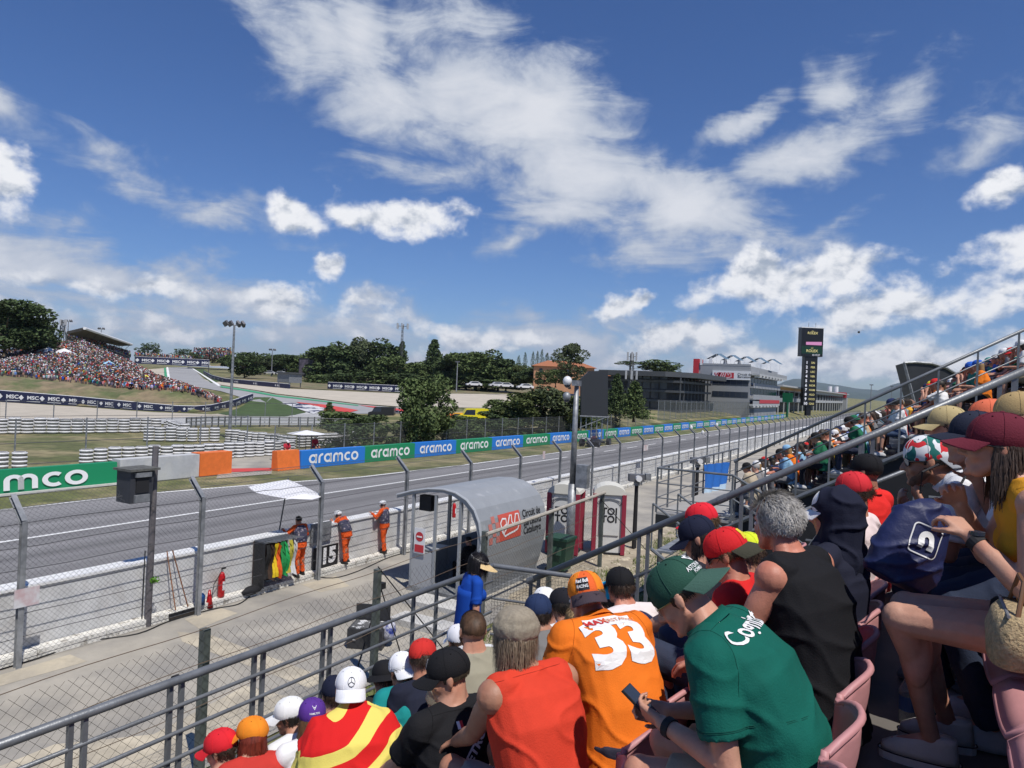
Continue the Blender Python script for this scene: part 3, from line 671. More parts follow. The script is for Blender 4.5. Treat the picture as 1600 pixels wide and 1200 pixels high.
# fence with posts behind the boards
def far_fence(label, pts, h, mesh_c=.35):
    r = empty('mesh_fence', pts[0], label, 'fence'); P = [Vector(p) for p in pts]
    M = mat('far mesh %g' % mesh_c, (.10, .11, .10), .8, alpha=mesh_c)
    mb = MB(); V = []
    for a, b in zip(P, P[1:]):
        z = Vector((0, 0, h)); mb.add([a, b, b+z, a+z], [(0, 1, 2, 3)])
    mb.build('wire_mesh', M, r)
    L_ = 0
    for a, b in zip(P, P[1:]):
        n = max(1, int((b-a).length/3.2))
        for i in range(n):
            q = a.lerp(b, i/n)+Vector((0, 0, 0)); MB().tube(q, q+Vector((0, 0, h+.1)), .045, n=5).build('post', M_galv, r)
    for z in (.1, h*.5, h): MB().path([p+Vector((.01, 0, z)) for p in P], .02, 4).build('cable', M_wire, r)
far_fence('see-through fence along the hedge behind the blue and green boards', [(-37.3, 33.5, 0), (-37.2, 110, 0)], 2.3, .28)
far_fence('tall fence on the slope between the black building and the white control building', [(-36.6, 112, 1.2), (-36.6, 190, 1.2)], 3.2, .45)
far_fence('fence with tall thin posts in front of the near white tyre walls', [(-44, 17, 0), (-43, 36, 0), (-38.5, 42, 0)], 2.6, .10)
far_fence('fence beyond the grass field along the pale gravel', [(-68, 20, 0), (-66, 42, 0), (-62, 62, 0)], 2.6, .06)

# ------------------------------------------------------------------ tyre walls
M_tyre = mat('white painted tyre', (.62, .62, .62), .6, var=.15, vscale=3); M_tyre2 = mat('bare tyre', (.10, .10, .10), .7)
def tyre_stack(n, R_, h):
    mb = MB()
    for k in range(n):
        z = k*h*1.0; rings = []
        for t in range(8):
            a = 2*pi*t/8; rr = R_-.10+.10*cos(a); zz = z+h*.5+h*.42*sin(a); rings.append([(cos(2*pi*i/14)*rr, sin(2*pi*i/14)*rr, zz) for i in range(14)])
        rings.append(rings[0]); mb.loft(rings, caps=False)
    return mb.mesh('tyre_stack')
TS = tyre_stack(5, .37, .215); TS.materials.append(M_tyre); TC_ = MB().tube((0, 0, .02), (0, 0, 1.05), .335, n=14).mesh('tyre_core'); TC_.materials.append(M_tyre2)
for p in TS.polygons: p.use_smooth = True
def tyre_wall(label, pts, rows=1, sz=1.0):
    P = [Vector((p[0], p[1], 0)) for p in pts]; r = empty('tyre_wall', P[0], label, 'tyre wall'); k = 0
    for a, b in zip(P, P[1:]):
        n = max(1, int((b-a).length/(.68*sz)))
        for i in range(n):
            if k >= 96: return
            q = a.lerp(b, i/n); o = bpy.data.objects.new('tyre_stack', TS); COL.objects.link(o); o.parent = r; o.location = q-P[0]+Vector((R.uniform(-.03, .03), 0, 0)); o.rotation_euler = (0, 0, R.uniform(0, 6)); o.scale = (sz, sz, sz*R.uniform(.94, 1.05)); k += 1; o2 = bpy.data.objects.new('tyre_core', TC_); COL.objects.link(o2); o2.parent = o
def gp(x, y): p = G(x, y); return (p.x, p.y)
tyre_wall('near white tyre wall at the left edge, behind the green board', [gp(-30, 739), gp(58, 736)])
tyre_wall('white tyre wall behind the grey concrete block, running to the orange block', [gp(134, 729), gp(260, 722), gp(340, 717), gp(420, 712), gp(462, 708)])
tyre_wall('long white tyre wall on the far side of the grass field', [gp(-20, 678), gp(120, 677), gp(260, 675)], sz=1.25)
tyre_wall('slanting white tyre wall from the long wall towards the guard rail', [gp(262, 675), gp(292, 684)], sz=1.1)
tyre_wall('short white tyre wall before the bend of the long wall', [gp(232, 689), gp(300, 690), gp(352, 690)], sz=1.1)
tyre_wall('white tyre wall curving right behind the floodlight pole', [gp(358, 690), gp(400, 695), gp(440, 699), gp(462, 703)], sz=1.0)
tyre_wall('white tyre wall behind the marshal parasol at the fence corner', [gp(470, 699), gp(520, 696), gp(562, 692)], sz=1.0)
tyre_wall('far white tyre wall beyond the gravel under the trees', [gp(705, 626), gp(790, 624)], sz=1.5)

# guard rail
def armco(label, pts):
    P = [G(*p) for p in pts]; r = empty('guard_rail', P[0], label, 'guard rail')
    for k, z in enumerate((.35, .72, 1.05)):
        mb = MB(); V = []
        for p in P: V.append([p+Vector((0, -.03, z-.13)), p+Vector((0, .06, z)), p+Vector((0, -.03, z+.13)), p+Vector((0, .0, z))])
        mb.loft(V).build('rail', mat('rail steel', (.45, .46, .47), .5, .3), r, fix=True)
    for a, b in zip(P, P[1:]):
        for i in range(4): q = a.lerp(b, i/4); MB().box((q.x-.06, q.y, 0), (q.x+.06, q.y+.1, 1.15)).build('post', M_dsteel, r)
armco('grey triple guard rail beside the pale access road, ending at the bushes', [(290, 670), (320, 668), (360, 667), (420, 667), (480, 667), (520, 666), (560, 666)])

# ------------------------------------------------------------------ poles, masts
M_lamp = mat('lamp housing', (.16, .16, .17), .5, .4)
def floodlight(label, px, yb, yt, dep, s=1.0):
    b = D(px, yb, dep); tp = D(px+ (yb-yt)*.0436, yt, dep); h = tp.z-b.z; r = empty('floodlight_pole', b, label, 'lamp post')
    MB().tube(b, b+Vector((0, 0, h)), .16*s, .09*s, 10).build('pole', M_galv, r)
    u = RT
    MB().tube(b+Vector((0, 0, h))-u*.75*s, b+Vector((0, 0, h))+u*.75*s, .05*s).build('crossbar', M_galv, r)
    for k in (-.75, -.35, .35, .75):
        c = b+Vector((0, 0, h+.12*s))+u*k*s; Mx = Matrix.Translation(c) @ Matrix.Rotation(radians(38 if k > 0 else -28), 4, 'Y') @ Matrix.Rotation(radians(20), 4, 'X')
        MB().box((-.24*s, -.10*s, -.20*s), (.24*s, .10*s, .20*s), Mx).build('lamp', M_lamp, r)
floodlight('tall grey floodlight pole with two pairs of lamps left of the wood', 358, 692, 508, 62)
floodlight('small floodlight pole behind the roofed grandstand, left one', 105, 545, 502, 260, 1.6); floodlight('small floodlight pole behind the roofed grandstand, right one', 157, 545, 514, 300, 1.6); floodlight('slim floodlight pole among the low trees left of the screen', 424, 588, 547, 250, 1.3)
def lattice(label, px, yb, yt, dep, w, antennas):
    b = D(px, yb, dep); h = D(px, yt, dep).z-b.z; r = empty('antenna_mast', b, label, 'mast'); mb = MB()
    cs = [(w, w), (-w, w), (-w, -w), (w, -w)]
    for i in range(4):
        x, y = cs[i]; mb.tube(b+Vector((x, y, 0)), b+Vector((x*.5, y*.5, h)), w*.16, n=5)
        x2, y2 = cs[(i+1) % 4]
        for k in range(8):
            f0 = 1-.5*k/8; f1 = 1-.5*(k+1)/8; mb.tube(b+Vector((x*f0, y*f0, h*k/8)), b+Vector((x2*f1, y2*f1, h*(k+1)/8)), w*.09, n=4)
    mb.build('lattice', M_dsteel, r)
    for (a, z, s) in antennas:
        q = b+Vector((0, 0, h*z))+Vector((cos(a), sin(a), 0))*s; MB().box((q.x-.16, q.y-.16, q.z-.9), (q.x+.16, q.y+.16, q.z+.9)).build('antenna', mat('antenna grey', (.45, .46, .48), .5), r)
        MB().tube(q, (b.x, b.y, q.z), .05, n=4).build('bracket', M_dsteel, r)
lattice('grey telecom mast on the skyline behind the white tents', 97, 545, 500, 230, .8, [(i*1.57, .92, .9) for i in range(4)]+[(i*1.57+.6, .7, .8) for i in range(3)])
lattice('antenna mast sticking out of the wood above the pointed tree', 627, 560, 508, 235, .35, [(i*1.05, .97, 1.9) for i in range(6)])
lattice('telecom mast with white panels in front of the black building roof', 985, 620, 552, 150, .5, [(i*1.57+.4, .93, .9) for i in range(4)]+[(i*1.57+.4, .5, 1.1) for i in range(4)])
for i, (px, yb, yt, dep, lb) in enumerate([(713, 612, 566, 150, 'plain tall pole in front of the wood, right of the leafy tree'), (1360, 640, 602, 200, 'thin lighting mast beyond the straight, above the far spectators'), (1392, 640, 604, 230, 'thinnest mast right of the lighting mast beyond the straight')]):
    b = D(px, yb, dep); h = D(px, yt, dep).z-b.z; r = empty('tall_pole', b, lb, 'pole'); MB().tube(b, b+Vector((0, 0, h)), .14, .08).build('pole', M_galv, r); MB().box((b.x-.5, b.y-.1, b.z+h), (b.x+.5, b.y+.1, b.z+h+.25)).build('lamp_head', M_lamp, r)

# ------------------------------------------------------------------ buildings
M_grey = mat('grey cladding', (.30, .31, .32), .7, var=.06, vscale=.2); M_glass = mat('dark window glass', (.03, .04, .06), .15, spec=.6); M_bwall = mat('black cladding', (.018, .019, .021), .6)
M_lgrey = mat('light grey cladding', (.42, .43, .43), .7, var=.06, vscale=.3); M_roofg = mat('grey roof sheet', (.25, .26, .27), .5, var=.08, vscale=.2); M_redp = mat('red panel', (.50, .03, .04), .5); M_wp = mat('white panel', (.75, .75, .75), .5)
def pbox(r, name, material, x0, x1, y0, y1, z0, z1): return MB().box((x0, y0, z0), (x1, y1, z1)).build(name, material, r)
def control():
    X = -36.6; c = AX(1172, 600, X); Y0 = c.y; Y1 = AX(1214, 610, X).y; zt = AX(1172, 572, X).z; zb = AX(1172, 634, X).z
    XL = AY(1088, 600, Y0).x
    r = empty('control_building', (X, Y0, 0), 'grey race control building with stacked balconies and a white sign on its end wall', 'building')
    H = zt
    pbox(r, 'wall', M_grey, XL, X, Y0, Y1, 0, H)
    s = (H-zb)/62.0                                                   # metres per photo pixel on the end wall
    def yy(p): return zb+(634-p)*s
    for a, b, in ((591, 600), (610, 619)):
        w = MB().box((XL+4.2*1.0, Y0-.05, yy(b+3)), (X-.4, Y0-.01, yy(a+3))).build('window', M_glass, r)
        for k in range(6):
            xx = XL+4.2+(X-.4-XL-4.2)*k/6; MB().box((xx-.03, Y0-.09, yy(b+3)), (xx+.03, Y0-.052, yy(a+3))).build('mullion', M_dsteel, w)
    sg = MB().box((XL+4.1, Y0-.35, yy(594)), (X+.05, Y0-.06, yy(580))).build('sign_board', M_wp, r)
    red0 = XL+5.6; MB().box((red0, Y0-.39, yy(592)), (red0+3.9, Y0-.36, yy(583))).build('red_field', M_redp, sg)
    mb = MB(); wv = [(.0, .35), (.15, .75), (.4, .8), (.45, .5), (.25, .4), (.3, .15), (.55, .15), (.75, .8), (.95, .8), (1.05, .4), (1.25, .8), (1.45, .75), (1.5, .2), (1.2, .1), (.8, .05), (.1, .05), (0, .35)]
    decal(mb, stroke2d([wv], .09), (red0+.6, Y0-.40, yy(591.5)), (1, 0, 0), (0, 0, 1), 1.6, 0, sx=1.1); mb.build('track_emblem', M_wp, sg)
    mb = MB()
    for i in range(5):
        for j in range(3):
            if (i+j) % 2 == 0: mb.box((red0-1.0+i*.3, Y0-.39, yy(592)+j*.45), (red0-.7+i*.3, Y0-.36, yy(592)+j*.45+.45))
    mb.build('chequer_pattern', M_redp, sg)
    for k, tx in enumerate(('Circuit de', 'Barcelona')):
        mb = MB(); decal(mb, text2d(tx, .01), (red0+6.5, Y0-.38, yy(585.3+k*4)), (1, 0, 0), (0, 0, 1), .85, 0); mb.build('lettering', M_black, sg)
    # track side: floors with balconies
    for k, (p0, p1, out) in enumerate(((586, 581, 2.2), (606, 601, .9), (624, 619, .9), (634, 630, .9))):
        z0 = yy(p0); pbox(r, 'balcony_slab', M_lgrey if k in (0, 3) else M_grey, X+.01, X+out, Y0, Y1+(3 if k == 0 else 0), z0, z0+.45)
        pbox(r, 'parapet', M_grey, X+out-.08, X+out, Y0, Y1+(3 if k == 0 else 0), z0+.45, z0+1.25)
    for k in range(3):
        z0 = yy((600, 618, 640)[k]); 
        for j in range(9):
            y0 = Y0+1+j*(Y1-Y0-2)/9; pbox(r, 'window', M_glass, X+.01, X+.06, y0, y0+(Y1-Y0-2)/9-.5, z0+.3, z0+2.1)
    for j in range(8):
        y0 = Y0+1+j*(Y1-Y0)/8.5
        pbox(r, 'bracket', M_wp, X+.8, X+2.4, y0, y0+.5, yy(586)-.5, yy(586)-.01); pbox(r, 'bracket', M_wp, X+.2, X+1.2, y0, y0+.5, yy(634)-.4, yy(634)-.01)
    pbox(r, 'red_banner', M_redp, X+.93, X+.98, Y0+8, Y1-1, yy(630), yy(624))
    # roof terrace: sails, people-high rail, red tower
    pbox(r, 'red_tower', M_redp, XL-.9, XL+.5, Y0-.4, Y0+4, 0, H+1.6)
    MB().box((XL+.82, Y0-.42, H), (XL+1.4, Y0-.3, H+1.8)).build('tower_fin', M_wp, r)
    Mb = mat('terrace sail', (.10, .16, .22), .6)
    for k in range(5):
        x0 = XL+2+k*2.4; y0 = Y0+1+k*5.5
        MB().add([(x0, y0, H+1.7), (x0+2.6, y0, H+3.1), (x0+5.0, y0, H+1.7), (x0, y0+5, H+1.9), (x0+2.6, y0+5, H+3.4), (x0+5.0, y0+5, H+1.9)], [(0, 1, 4, 3), (1, 2, 5, 4)]).build('sail', Mb, r)
        for q in ((x0, 1.7), (x0+2.6, 3.1), (x0+5, 1.7)): MB().tube((q[0], y0, H), (q[0], y0, H+q[1]), .05, n=5).build('sail_post', M_wp, r)
        if k < 3: MB().add([(x0+.6, y0-.4, H+.1), (x0+1.9, y0-.4, H+.1), (x0+1.6, y0-.4, H+2.1), (x0+1.0, y0-.4, H+1.9), (x0+.9, y0+1.5, H+.1), (x0+1.9, y0+1.5, H+.1)], [(0, 1, 2, 3), (1, 5, 2), (0, 3, 4)]).build('terrace_parasol', M_wp, r)
    pbox(r, 'parapet', M_grey, XL, X, Y0-.05, Y0+.1, H, H+.5)
control()
def black_building():
    X = -46.5; Y0 = AX(1052, 590, X).y; Y1 = AX(1100, 600, X).y; zt = AX(1052, 582, X).z; XL = AY(948, 590, Y0).x
    r = empty('hospitality_building', (X, Y0, 0), 'long black glazed hospitality building with an overhanging flat roof', 'building')
    pbox(r, 'wall', M_bwall, XL, X, Y0, Y1, 0, zt-1.2)
    mb = MB(); e = 4.5
    mb.prism([(XL-1, Y0-2.5), (X-1, Y0-2.5), (X+e, Y0+3), (X+e, Y1+4), (XL-1, Y1+4)], lambda u, v, t: (u, v, t), zt-1.0, zt+.1); mb.build('roof', mat('dark grey fascia', (.07, .075, .08), .55, var=.06, vscale=.3), r, fix=True)
    pbox(r, 'roof_edge', M_wp, XL+2, X-8, Y0+6, Y0+14, zt+.12, zt+.5)
    for k in range(4):
        z = 1.6+k*(zt-3)/3.4; pbox(r, 'balcony', M_dsteel, XL, X+1.8, Y0-.5, Y0-.05, z, z+.5); pbox(r, 'balcony', M_dsteel, X+.05, X+1.8, Y0, Y1, z, z+.5)
        for j in range(7): a = XL+1+j*(X-XL-2)/7; pbox(r, 'window', M_glass, a, a+(X-XL-2)/7-.35, Y0-.04, Y0-.01, z+.7, z+2.3)
    for j in range(9): a = Y0+j*(Y1-Y0)/9; pbox(r, 'column', M_dsteel, X+1.5, X+1.75, a, a+.25, 0, zt-1.1)
black_building()
def screen_back():
    c = D(930, 668, 80); r = empty('video_screen', c, 'black sheeted back of a big video screen on a frame, left of the conifers', 'screen'); zt = D(930, 580, 80).z; z0 = D(930, 652, 80).z
    V = [D(908, 652, 80), D(950, 652, 80), D(950, 579, 80), D(921, 580, 80), D(908, 592, 80)]
    n = FW*1.2; mb = MB(); mb.add(V+[v+n for v in V], [(0, 1, 2, 3, 4), (9, 8, 7, 6, 5)]+[(i, 5+i, 5+(i+1) % 5, (i+1) % 5) for i in range(5)]); mb.build('sheeting', mat('black sheeting', (.025, .028, .032), .6, bump=.6, bscale=1.2), r, fix=True)
    for k in range(6):
        a = D(908+k*8.3, 650, 80.2); MB().tube((a.x, a.y, 0), (a.x, a.y, z0), .07, n=5).build('leg', M_galv, r)
    a = D(906, 650, 79.9); b = D(952, 652, 79.9)
    MB().tube(a, b, .08, n=5).build('beam', M_galv, r); MB().tube(D(906, 668, 79.9), D(952, 650, 79.9), .05, n=5).build('brace', M_galv, r)
screen_back()
def villa():
    c = D(875, 600, 200); r = empty('villa', c, 'orange rendered villa with a terracotta hip roof among the trees', 'house')
    def fr(u, v, z): return c+RT*u+Vector((FW.x, FW.y, 0)).normalized()*v+Vector((0, 0, z))
    Mv = mat('orange render', (.42, .22, .12), .85, var=.1, vscale=.5); Mr = mat('terracotta tiles', (.34, .13, .06), .85, var=.2, vscale=2, stretch=(4, 4, 1))
    zt = D(875, 573, 200).z-c.z; zr = D(875, 563, 200).z-c.z
    x0, x1, xm = -7.5, 9.5, 1
    mb = MB(); mb.add([fr(x0, 0, -3), fr(x1, 0, -3), fr(x1, 9, -3), fr(x0, 9, -3), fr(x0, 0, zt), fr(x1, 0, zt), fr(x1, 9, zt), fr(x0, 9, zt)], [(0, 1, 5, 4), (1, 2, 6, 5), (2, 3, 7, 6), (3, 0, 4, 7)]); mb.build('wall', Mv, r)
    mb = MB(); mb.add([fr(x0-.7, -.7, zt), fr(x1+.7, -.7, zt), fr(x1+.7, 9.7, zt), fr(x0-.7, 9.7, zt), fr(x0+4, 4.5, zr), fr(x1-4, 4.5, zr)], [(0, 1, 5, 4), (1, 2, 5), (2, 3, 4, 5), (3, 0, 4), (3, 2, 1, 0)]); mb.build('roof', Mr, r)
    mb = MB(); mb.add([fr(x1+.2, .5, zt-3.2), fr(x1+8, .5, zt-3.2), fr(x1+8, 8, zt-3.2), fr(x1+.2, 8, zt-3.2), fr(x1+.2, 4, zt-1.6), fr(x1+5, 4, zt-1.6)], [(0, 1, 5, 4), (1, 2, 5), (2, 3, 4, 5), (3, 0, 4)]); mb.build('roof', Mr, r)
    mb = MB(); mb.add([fr(x1+.5, .8, -3), fr(x1+7.5, .8, -3), fr(x1+7.5, .8, zt-3.2), fr(x1+.5, .8, zt-3.2)], [(0, 1, 2, 3)]); mb.add([fr(x1+7.5, .8, -3), fr(x1+7.5, 8, -3), fr(x1+7.5, 8, zt-3.2), fr(x1+7.5, .8, zt-3.2)], [(0, 1, 2, 3)]); mb.build('annex_wall', Mv, r)
    for k in range(4):
        for z in (zt-1.8, .2):
            u = x0+1.5+k*3.8; mb = MB(); mb.add([fr(u, -.05, z), fr(u+.9, -.05, z), fr(u+.9, -.05, z+1.1), fr(u, -.05, z+1.1)], [(0, 1, 2, 3)]); mb.build('window', M_glass, r)
villa()
def pit_building():
    X = -40.0; Y0 = AX(1207, 610, X).y; Y1 = AX(1318, 634, X).y
    r = empty('pit_building', (X, Y0, 0), 'long low pit building with a sloping grey roof receding beyond the timing tower', 'building')
    zt = AX(1207, 603, X).z
    mb = MB(); V = [(X-14, Y0, zt-2.5), (X+3, Y0, zt), (X+3, Y0, zt+.5), (X-14, Y0, zt-1.5)]
    mb.add([v for v in V]+[(v[0], Y1, v[2]) for v in V], [(0, 1, 2, 3), (7, 6, 5, 4), (0, 4, 5, 1), (1, 5, 6, 2), (2, 6, 7, 3), (3, 7, 4, 0)]); mb.build('roof', M_lgrey, r, fix=True)
    pbox(r, 'wall', M_bwall, X-13, X-2, Y0+2, Y1, 0, zt-2.6)
    for k, z in enumerate((4.4, 8.2)):
        pbox(r, 'terrace', M_lgrey, X-2, X+1.5, Y0+1, Y1-5, z, z+1.1); pbox(r, 'sponsor_band', mat('yellow band', (.45, .22, .04), .6) if k else M_grey, X+1.51, X+1.6, Y0+2, Y0+60, z+.2, z+1.4)
    for j in range(22): a = Y0+3+j*(Y1-Y0-6)/22; pbox(r, 'column', M_lgrey, X+1.2, X+1.5, a, a+.4, 0, zt-.3)
    pbox(r, 'crowd_band', mat('terrace crowd', (.25, .2, .2), .9, var=.8, vscale=1.5, col2=(.5, .5, .55), mixscale=2), X-1.9, X-.5, Y0+1, Y1-8, 9.35, 9.9)
    g = MB().box((X+4, Y0-6, 4.6), (X+7, Y0-5.7, 7.4)); s = g.build('green_screen', mat('green screen', (.0, .10, .04), .4), label='dark green start gantry board before the pit building', cat='sign'); 
    MB().tube((X+5.5, Y0-5.8, 0), (X+5.5, Y0-5.8, 4.6), .35).build('gantry_leg', mat('green steel', (.01, .10, .05), .5), s)
    s = empty('roof_sign', D(1304, 620, 420), 'small red sign board with white tanks on a far roof right of the tower', 'sign'); c = D(1304, 617, 420)
    MB().box((c.x-6, c.y-.3, c.z-1.5), (c.x+6.5, c.y, c.z+1.6)).build('sign_board', M_redp, s); MB().box((c.x-6, c.y, 0), (c.x+6.5, c.y+8, c.z-1.5)).build('roof_house', M_grey, s)
    mb = MB(); decal(mb, text2d('MUSEU', .02), (c.x, c.y-.32, c.z), (1, 0, 0), (0, 0, 1), 2.2, 0) if False else None
    for k in (-3, .5): MB().tube((c.x+k, c.y+3, c.z+1.6), (c.x+k, c.y+3, c.z+5), 1.2, n=10).build('tank', M_wp, s)
pit_building()
def tower():
    dep = 250; c = D(1262, 640, dep); r = empty('timing_tower', (c.x, c.y, 0), 'tall black timing tower with a wide screen head and numbered column', 'tower')
    u = RT; n = Vector((-FW.x, -FW.y, 0)).normalized(); z0 = D(1262, 557, dep).z; z1 = D(1265, 513, dep).z; zc = D(1262, 634, dep).z
    def bx(name, w, za, zb, d0, d1, M, par=None):
        o = c*1; o.z = 0; P = [o+u*(-w/2)+n*d0, o+u*(w/2)+n*d0, o+u*(w/2)+n*d1, o+u*(-w/2)+n*d1]
        return MB().add([p+Vector((0, 0, za)) for p in P]+[p+Vector((0, 0, zb)) for p in P], [(0, 3, 2, 1), (4, 5, 6, 7), (0, 1, 5, 4), (1, 2, 6, 5), (2, 3, 7, 6), (3, 0, 4, 7)]).build(name, M, par or r, fix=True)
    Ms = mat('screen black', (.006, .006, .008), .4); Mdg = mat('screen green', (.004, .035, .016), .4); Mg = mat('screen gold', (.55, .48, .2), .5, emit=.35); Mw = mat('screen white', (.65, .65, .7), .5, emit=.4); Mp = mat('screen pink', (.55, .22, .40), .5, emit=.3)
    hd = bx('screen_head', 7.6, z0, z1, -1.5, 1.5, Ms); bx('screen_frame', 7.9, z1, z1+.3, -1.6, 1.6, M_wp, hd)
    H = z1-z0; fb = c.copy(); fb.z = 0
    def pt(a, z, d=1.56): return fb+u*a+n*d+Vector((0, 0, z))
    def txt(s, a, z, size, M, par, b=.01): mb = MB(); decal(mb, text2d(s, b), pt(a, z), u, (0, 0, 1), size, 0); mb.build('lettering', M, par)
    bx('green_field', 7.3, z0+.9, z0+3.6, 1.51, 1.53, Mdg, hd)
    for z in (z0+3.0, z1-1.1):
        mb = MB(); decal(mb, stroke2d([[(-.4, .1), (-.5, .6), (-.2, .25), (0, .7), (.2, .25), (.5, .6), (.4, .1), (-.4, .1)]], .12), pt(0, z-.3), u, (0, 0, 1), .8, 0); mb.build('crown_emblem', Mg, hd)
    txt('ROLEX', 0, z1-1.8, 1.15, Mg, hd, .02); txt('ROLEX', 0, z0+1.9, 1.3, Mg, hd, .02); txt('13:17:27', 1.4, z0+.5, .8, Mw, hd)
    mb = MB(); mb.add([pt(-2.2, z0+4.0), pt(3.3, z0+4.0), pt(3.3, z0+5.2), pt(-2.2, z0+5.0)], [(0, 1, 2, 3)]); mb.build('picture_strip', Mp, hd)
    cl = bx('column', 4.5, zc, z0, -1.2, 1.2, Ms); bx('stem', 1.6, -1, zc, -.8, .8, Ms)
    rows = 10; hh = (z0-zc-1.4)/rows
    txt('OVERALL', 0, z0-.8, .7, Mw, cl) if False else None
    for k in range(rows):
        z = z0-1.6-hh*(k+.4); mb = MB(); decal(mb, text2d(str(k+1), .03), pt(-1.45, z, 1.25), u, (0, 0, 1), 1.35, 0); mb.build('numeral', Mw, cl)
        mb = MB(); decal(mb, text2d(['SAI', 'PER', 'LEC', 'VER', 'RUS', 'NOR', 'HAM', 'ALO', 'OCO', 'GAS'][k], .02), pt(.7, z, 1.25), u, (0, 0, 1), .95, 0); mb.build('lettering', Mg, cl)
    for k in (-.9, 1.6): MB().tube(pt(k, z1, 0), pt(k, z1+2, 0), .05, n=4).build('lightning_rod', M_dsteel, hd)
tower()
# dark canopy of the next big stand, right
def canopy():
    dep = 60; r = empty('stand_canopy', D(1450, 620, dep), 'dark curved canopy end with a pale edge rising behind the far spectators', 'roof')
    top = [(1412, 567), (1430, 566), (1455, 568), (1478, 575), (1500, 588), (1512, 600)]; bot = [(1428, 628), (1440, 632), (1460, 634), (1480, 634), (1500, 632), (1512, 630)]
    fr = [D(x, y, dep) for x, y in top+bot[::-1]]; bk = [p+FW*5+RT*2 for p in fr]; n = len(fr)
    MB().add(fr+bk, [tuple(range(n))[::-1], tuple(range(n, 2*n))]+[(i, (i+1) % n, n+(i+1) % n, n+i) for i in range(n)]).build('canopy', mat('dark canopy', (.02, .022, .025), .6, var=.3, vscale=.8), r, fix=True)
    MB().path([p-FW*.05 for p in fr[:6]], .12, 5).build('edge_tube', M_galv, r); MB().path([fr[0]-FW*.05, fr[-1]-FW*.05], .12, 5).build('edge_tube', M_galv, r)
    for x in (1440, 1480): a = D(x, 630, dep+1); MB().tube((a.x, a.y, 0), a, .2).build('column', M_dsteel, r)
canopy()
# helicopter
def helicopter():
    c = D(1342, 519, 700); r = empty('helicopter', c, 'tiny dark helicopter against the clouds right of the tower', 'helicopter')
    MB().ball(c, (1.2, 2.6, 1.1), 10, 8).build('body', M_bwall, r, smooth=True); MB().tube(c+Vector((0, 2, .3)), c+Vector((0, 7, .8)), .35, .12).build('tail_boom', M_bwall, r)
    mb = MB(); mb.box((c.x-4.5, c.y-.15, c.z+1.5), (c.x+4.5, c.y+.15, c.z+1.56)); mb.build('rotor', M_bwall, r); MB().box((c.x-.05, c.y+6.6, c.z+.2), (c.x+.05, c.y+7.4, c.z+1.9)).build('tail_fin', M_bwall, r)
helicopter()
# roofed grandstand on the hill
def far_stand():
    r = empty('roofed_grandstand', D(150, 560, 260), 'roofed grandstand on top of the crowded bank with a pitched dark roof', 'grandstand')
    A = [D(104, 522, 240), D(132, 515.5, 232), D(206, 540, 330), D(186, 541, 345)]
    mb = MB(); Z = Vector((0, 0, .9)); mb.add(A+[p+Z for p in A], [(3, 2, 1, 0), (4, 5, 6, 7), (0, 1, 5, 4), (1, 2, 6, 5), (2, 3, 7, 6), (3, 0, 4, 7)]); mb.build('roof', mat('brown roof soffit', (.09, .075, .06), .8, var=.2, vscale=.3), r, fix=True)
    MB().tube(A[1]+Z*.6, A[2]+Z*.6, .5, n=6).build('roof_edge', M_wp, r)
    for t in range(9):
        p = A[0].lerp(A[3], t/8); q = A[1].lerp(A[2], t/8); MB().tube(p, p-Vector((0, 0, 9)), .2, n=5).build('column', M_dsteel, r); MB().tube(p-Vector((0, 0, 4)), p.lerp(q, .8), .12, n=4).build('brace', M_dsteel, r)
    B = [D(104, 527, 243), D(203, 560, 330), D(203, 548, 350), D(106, 523, 262)]; C = [p-Vector((0, 0, 10)) for p in B]
    mb = MB(); mb.add(B+C, [(0, 1, 2, 3), (0, 4, 5, 1), (1, 5, 6, 2), (3, 7, 4, 0)]); mb.build('seating_bank', mat('stand front', (.13, .13, .13), .8, var=.3, vscale=1), r, fix=True)
    MB().tube(B[0]+Vector((0, 0, .8)), B[1]+Vector((0, 0, .8)), .15, n=5).build('rail', M_galv, r)
    return B
FSB = far_stand()
# ------------------------------------------------------------------ near stand
XR = lambda k: .35-.75*(5-k)
ZF = lambda k: 4.33-.40*(5-k)
def perf():
    M = mat('perforated tread', (.17, .155, .14), .7, metal=.3, var=.2, vscale=2); t = M.node_tree; b = t.nodes['Principled BSDF']
    tc = t.nodes.new('ShaderNodeTexCoord'); v = t.nodes.new('ShaderNodeTexVoronoi'); v.inputs['Scale'].default_value = 38; v.inputs['Randomness'].default_value = 0; t.links.new(tc.outputs['Object'], v.inputs[0])
    r = t.nodes.new('ShaderNodeMapRange'); t.links.new(v.outputs['Distance'], r.inputs[0]); r.inputs[1].default_value = .20; r.inputs[2].default_value = .34
    bp = t.nodes.new('ShaderNodeBump'); bp.inputs['Strength'].default_value = .8; bp.inputs['Distance'].default_value = .006; t.links.new(r.outputs[0], bp.inputs['Height']); t.links.new(bp.outputs[0], b.inputs['Normal'])
    mx = t.nodes.new('ShaderNodeMix'); mx.data_type = 'RGBA'; t.links.new(r.outputs[0], mx.inputs[0]); mx.inputs[6].default_value = (.03, .028, .025, 1)
    src = b.inputs['Base Color'].links[0].from_socket; t.links.new(src, mx.inputs[7]); t.links.new(mx.outputs[2], b.inputs['Base Color']); return M
M_perf = perf()
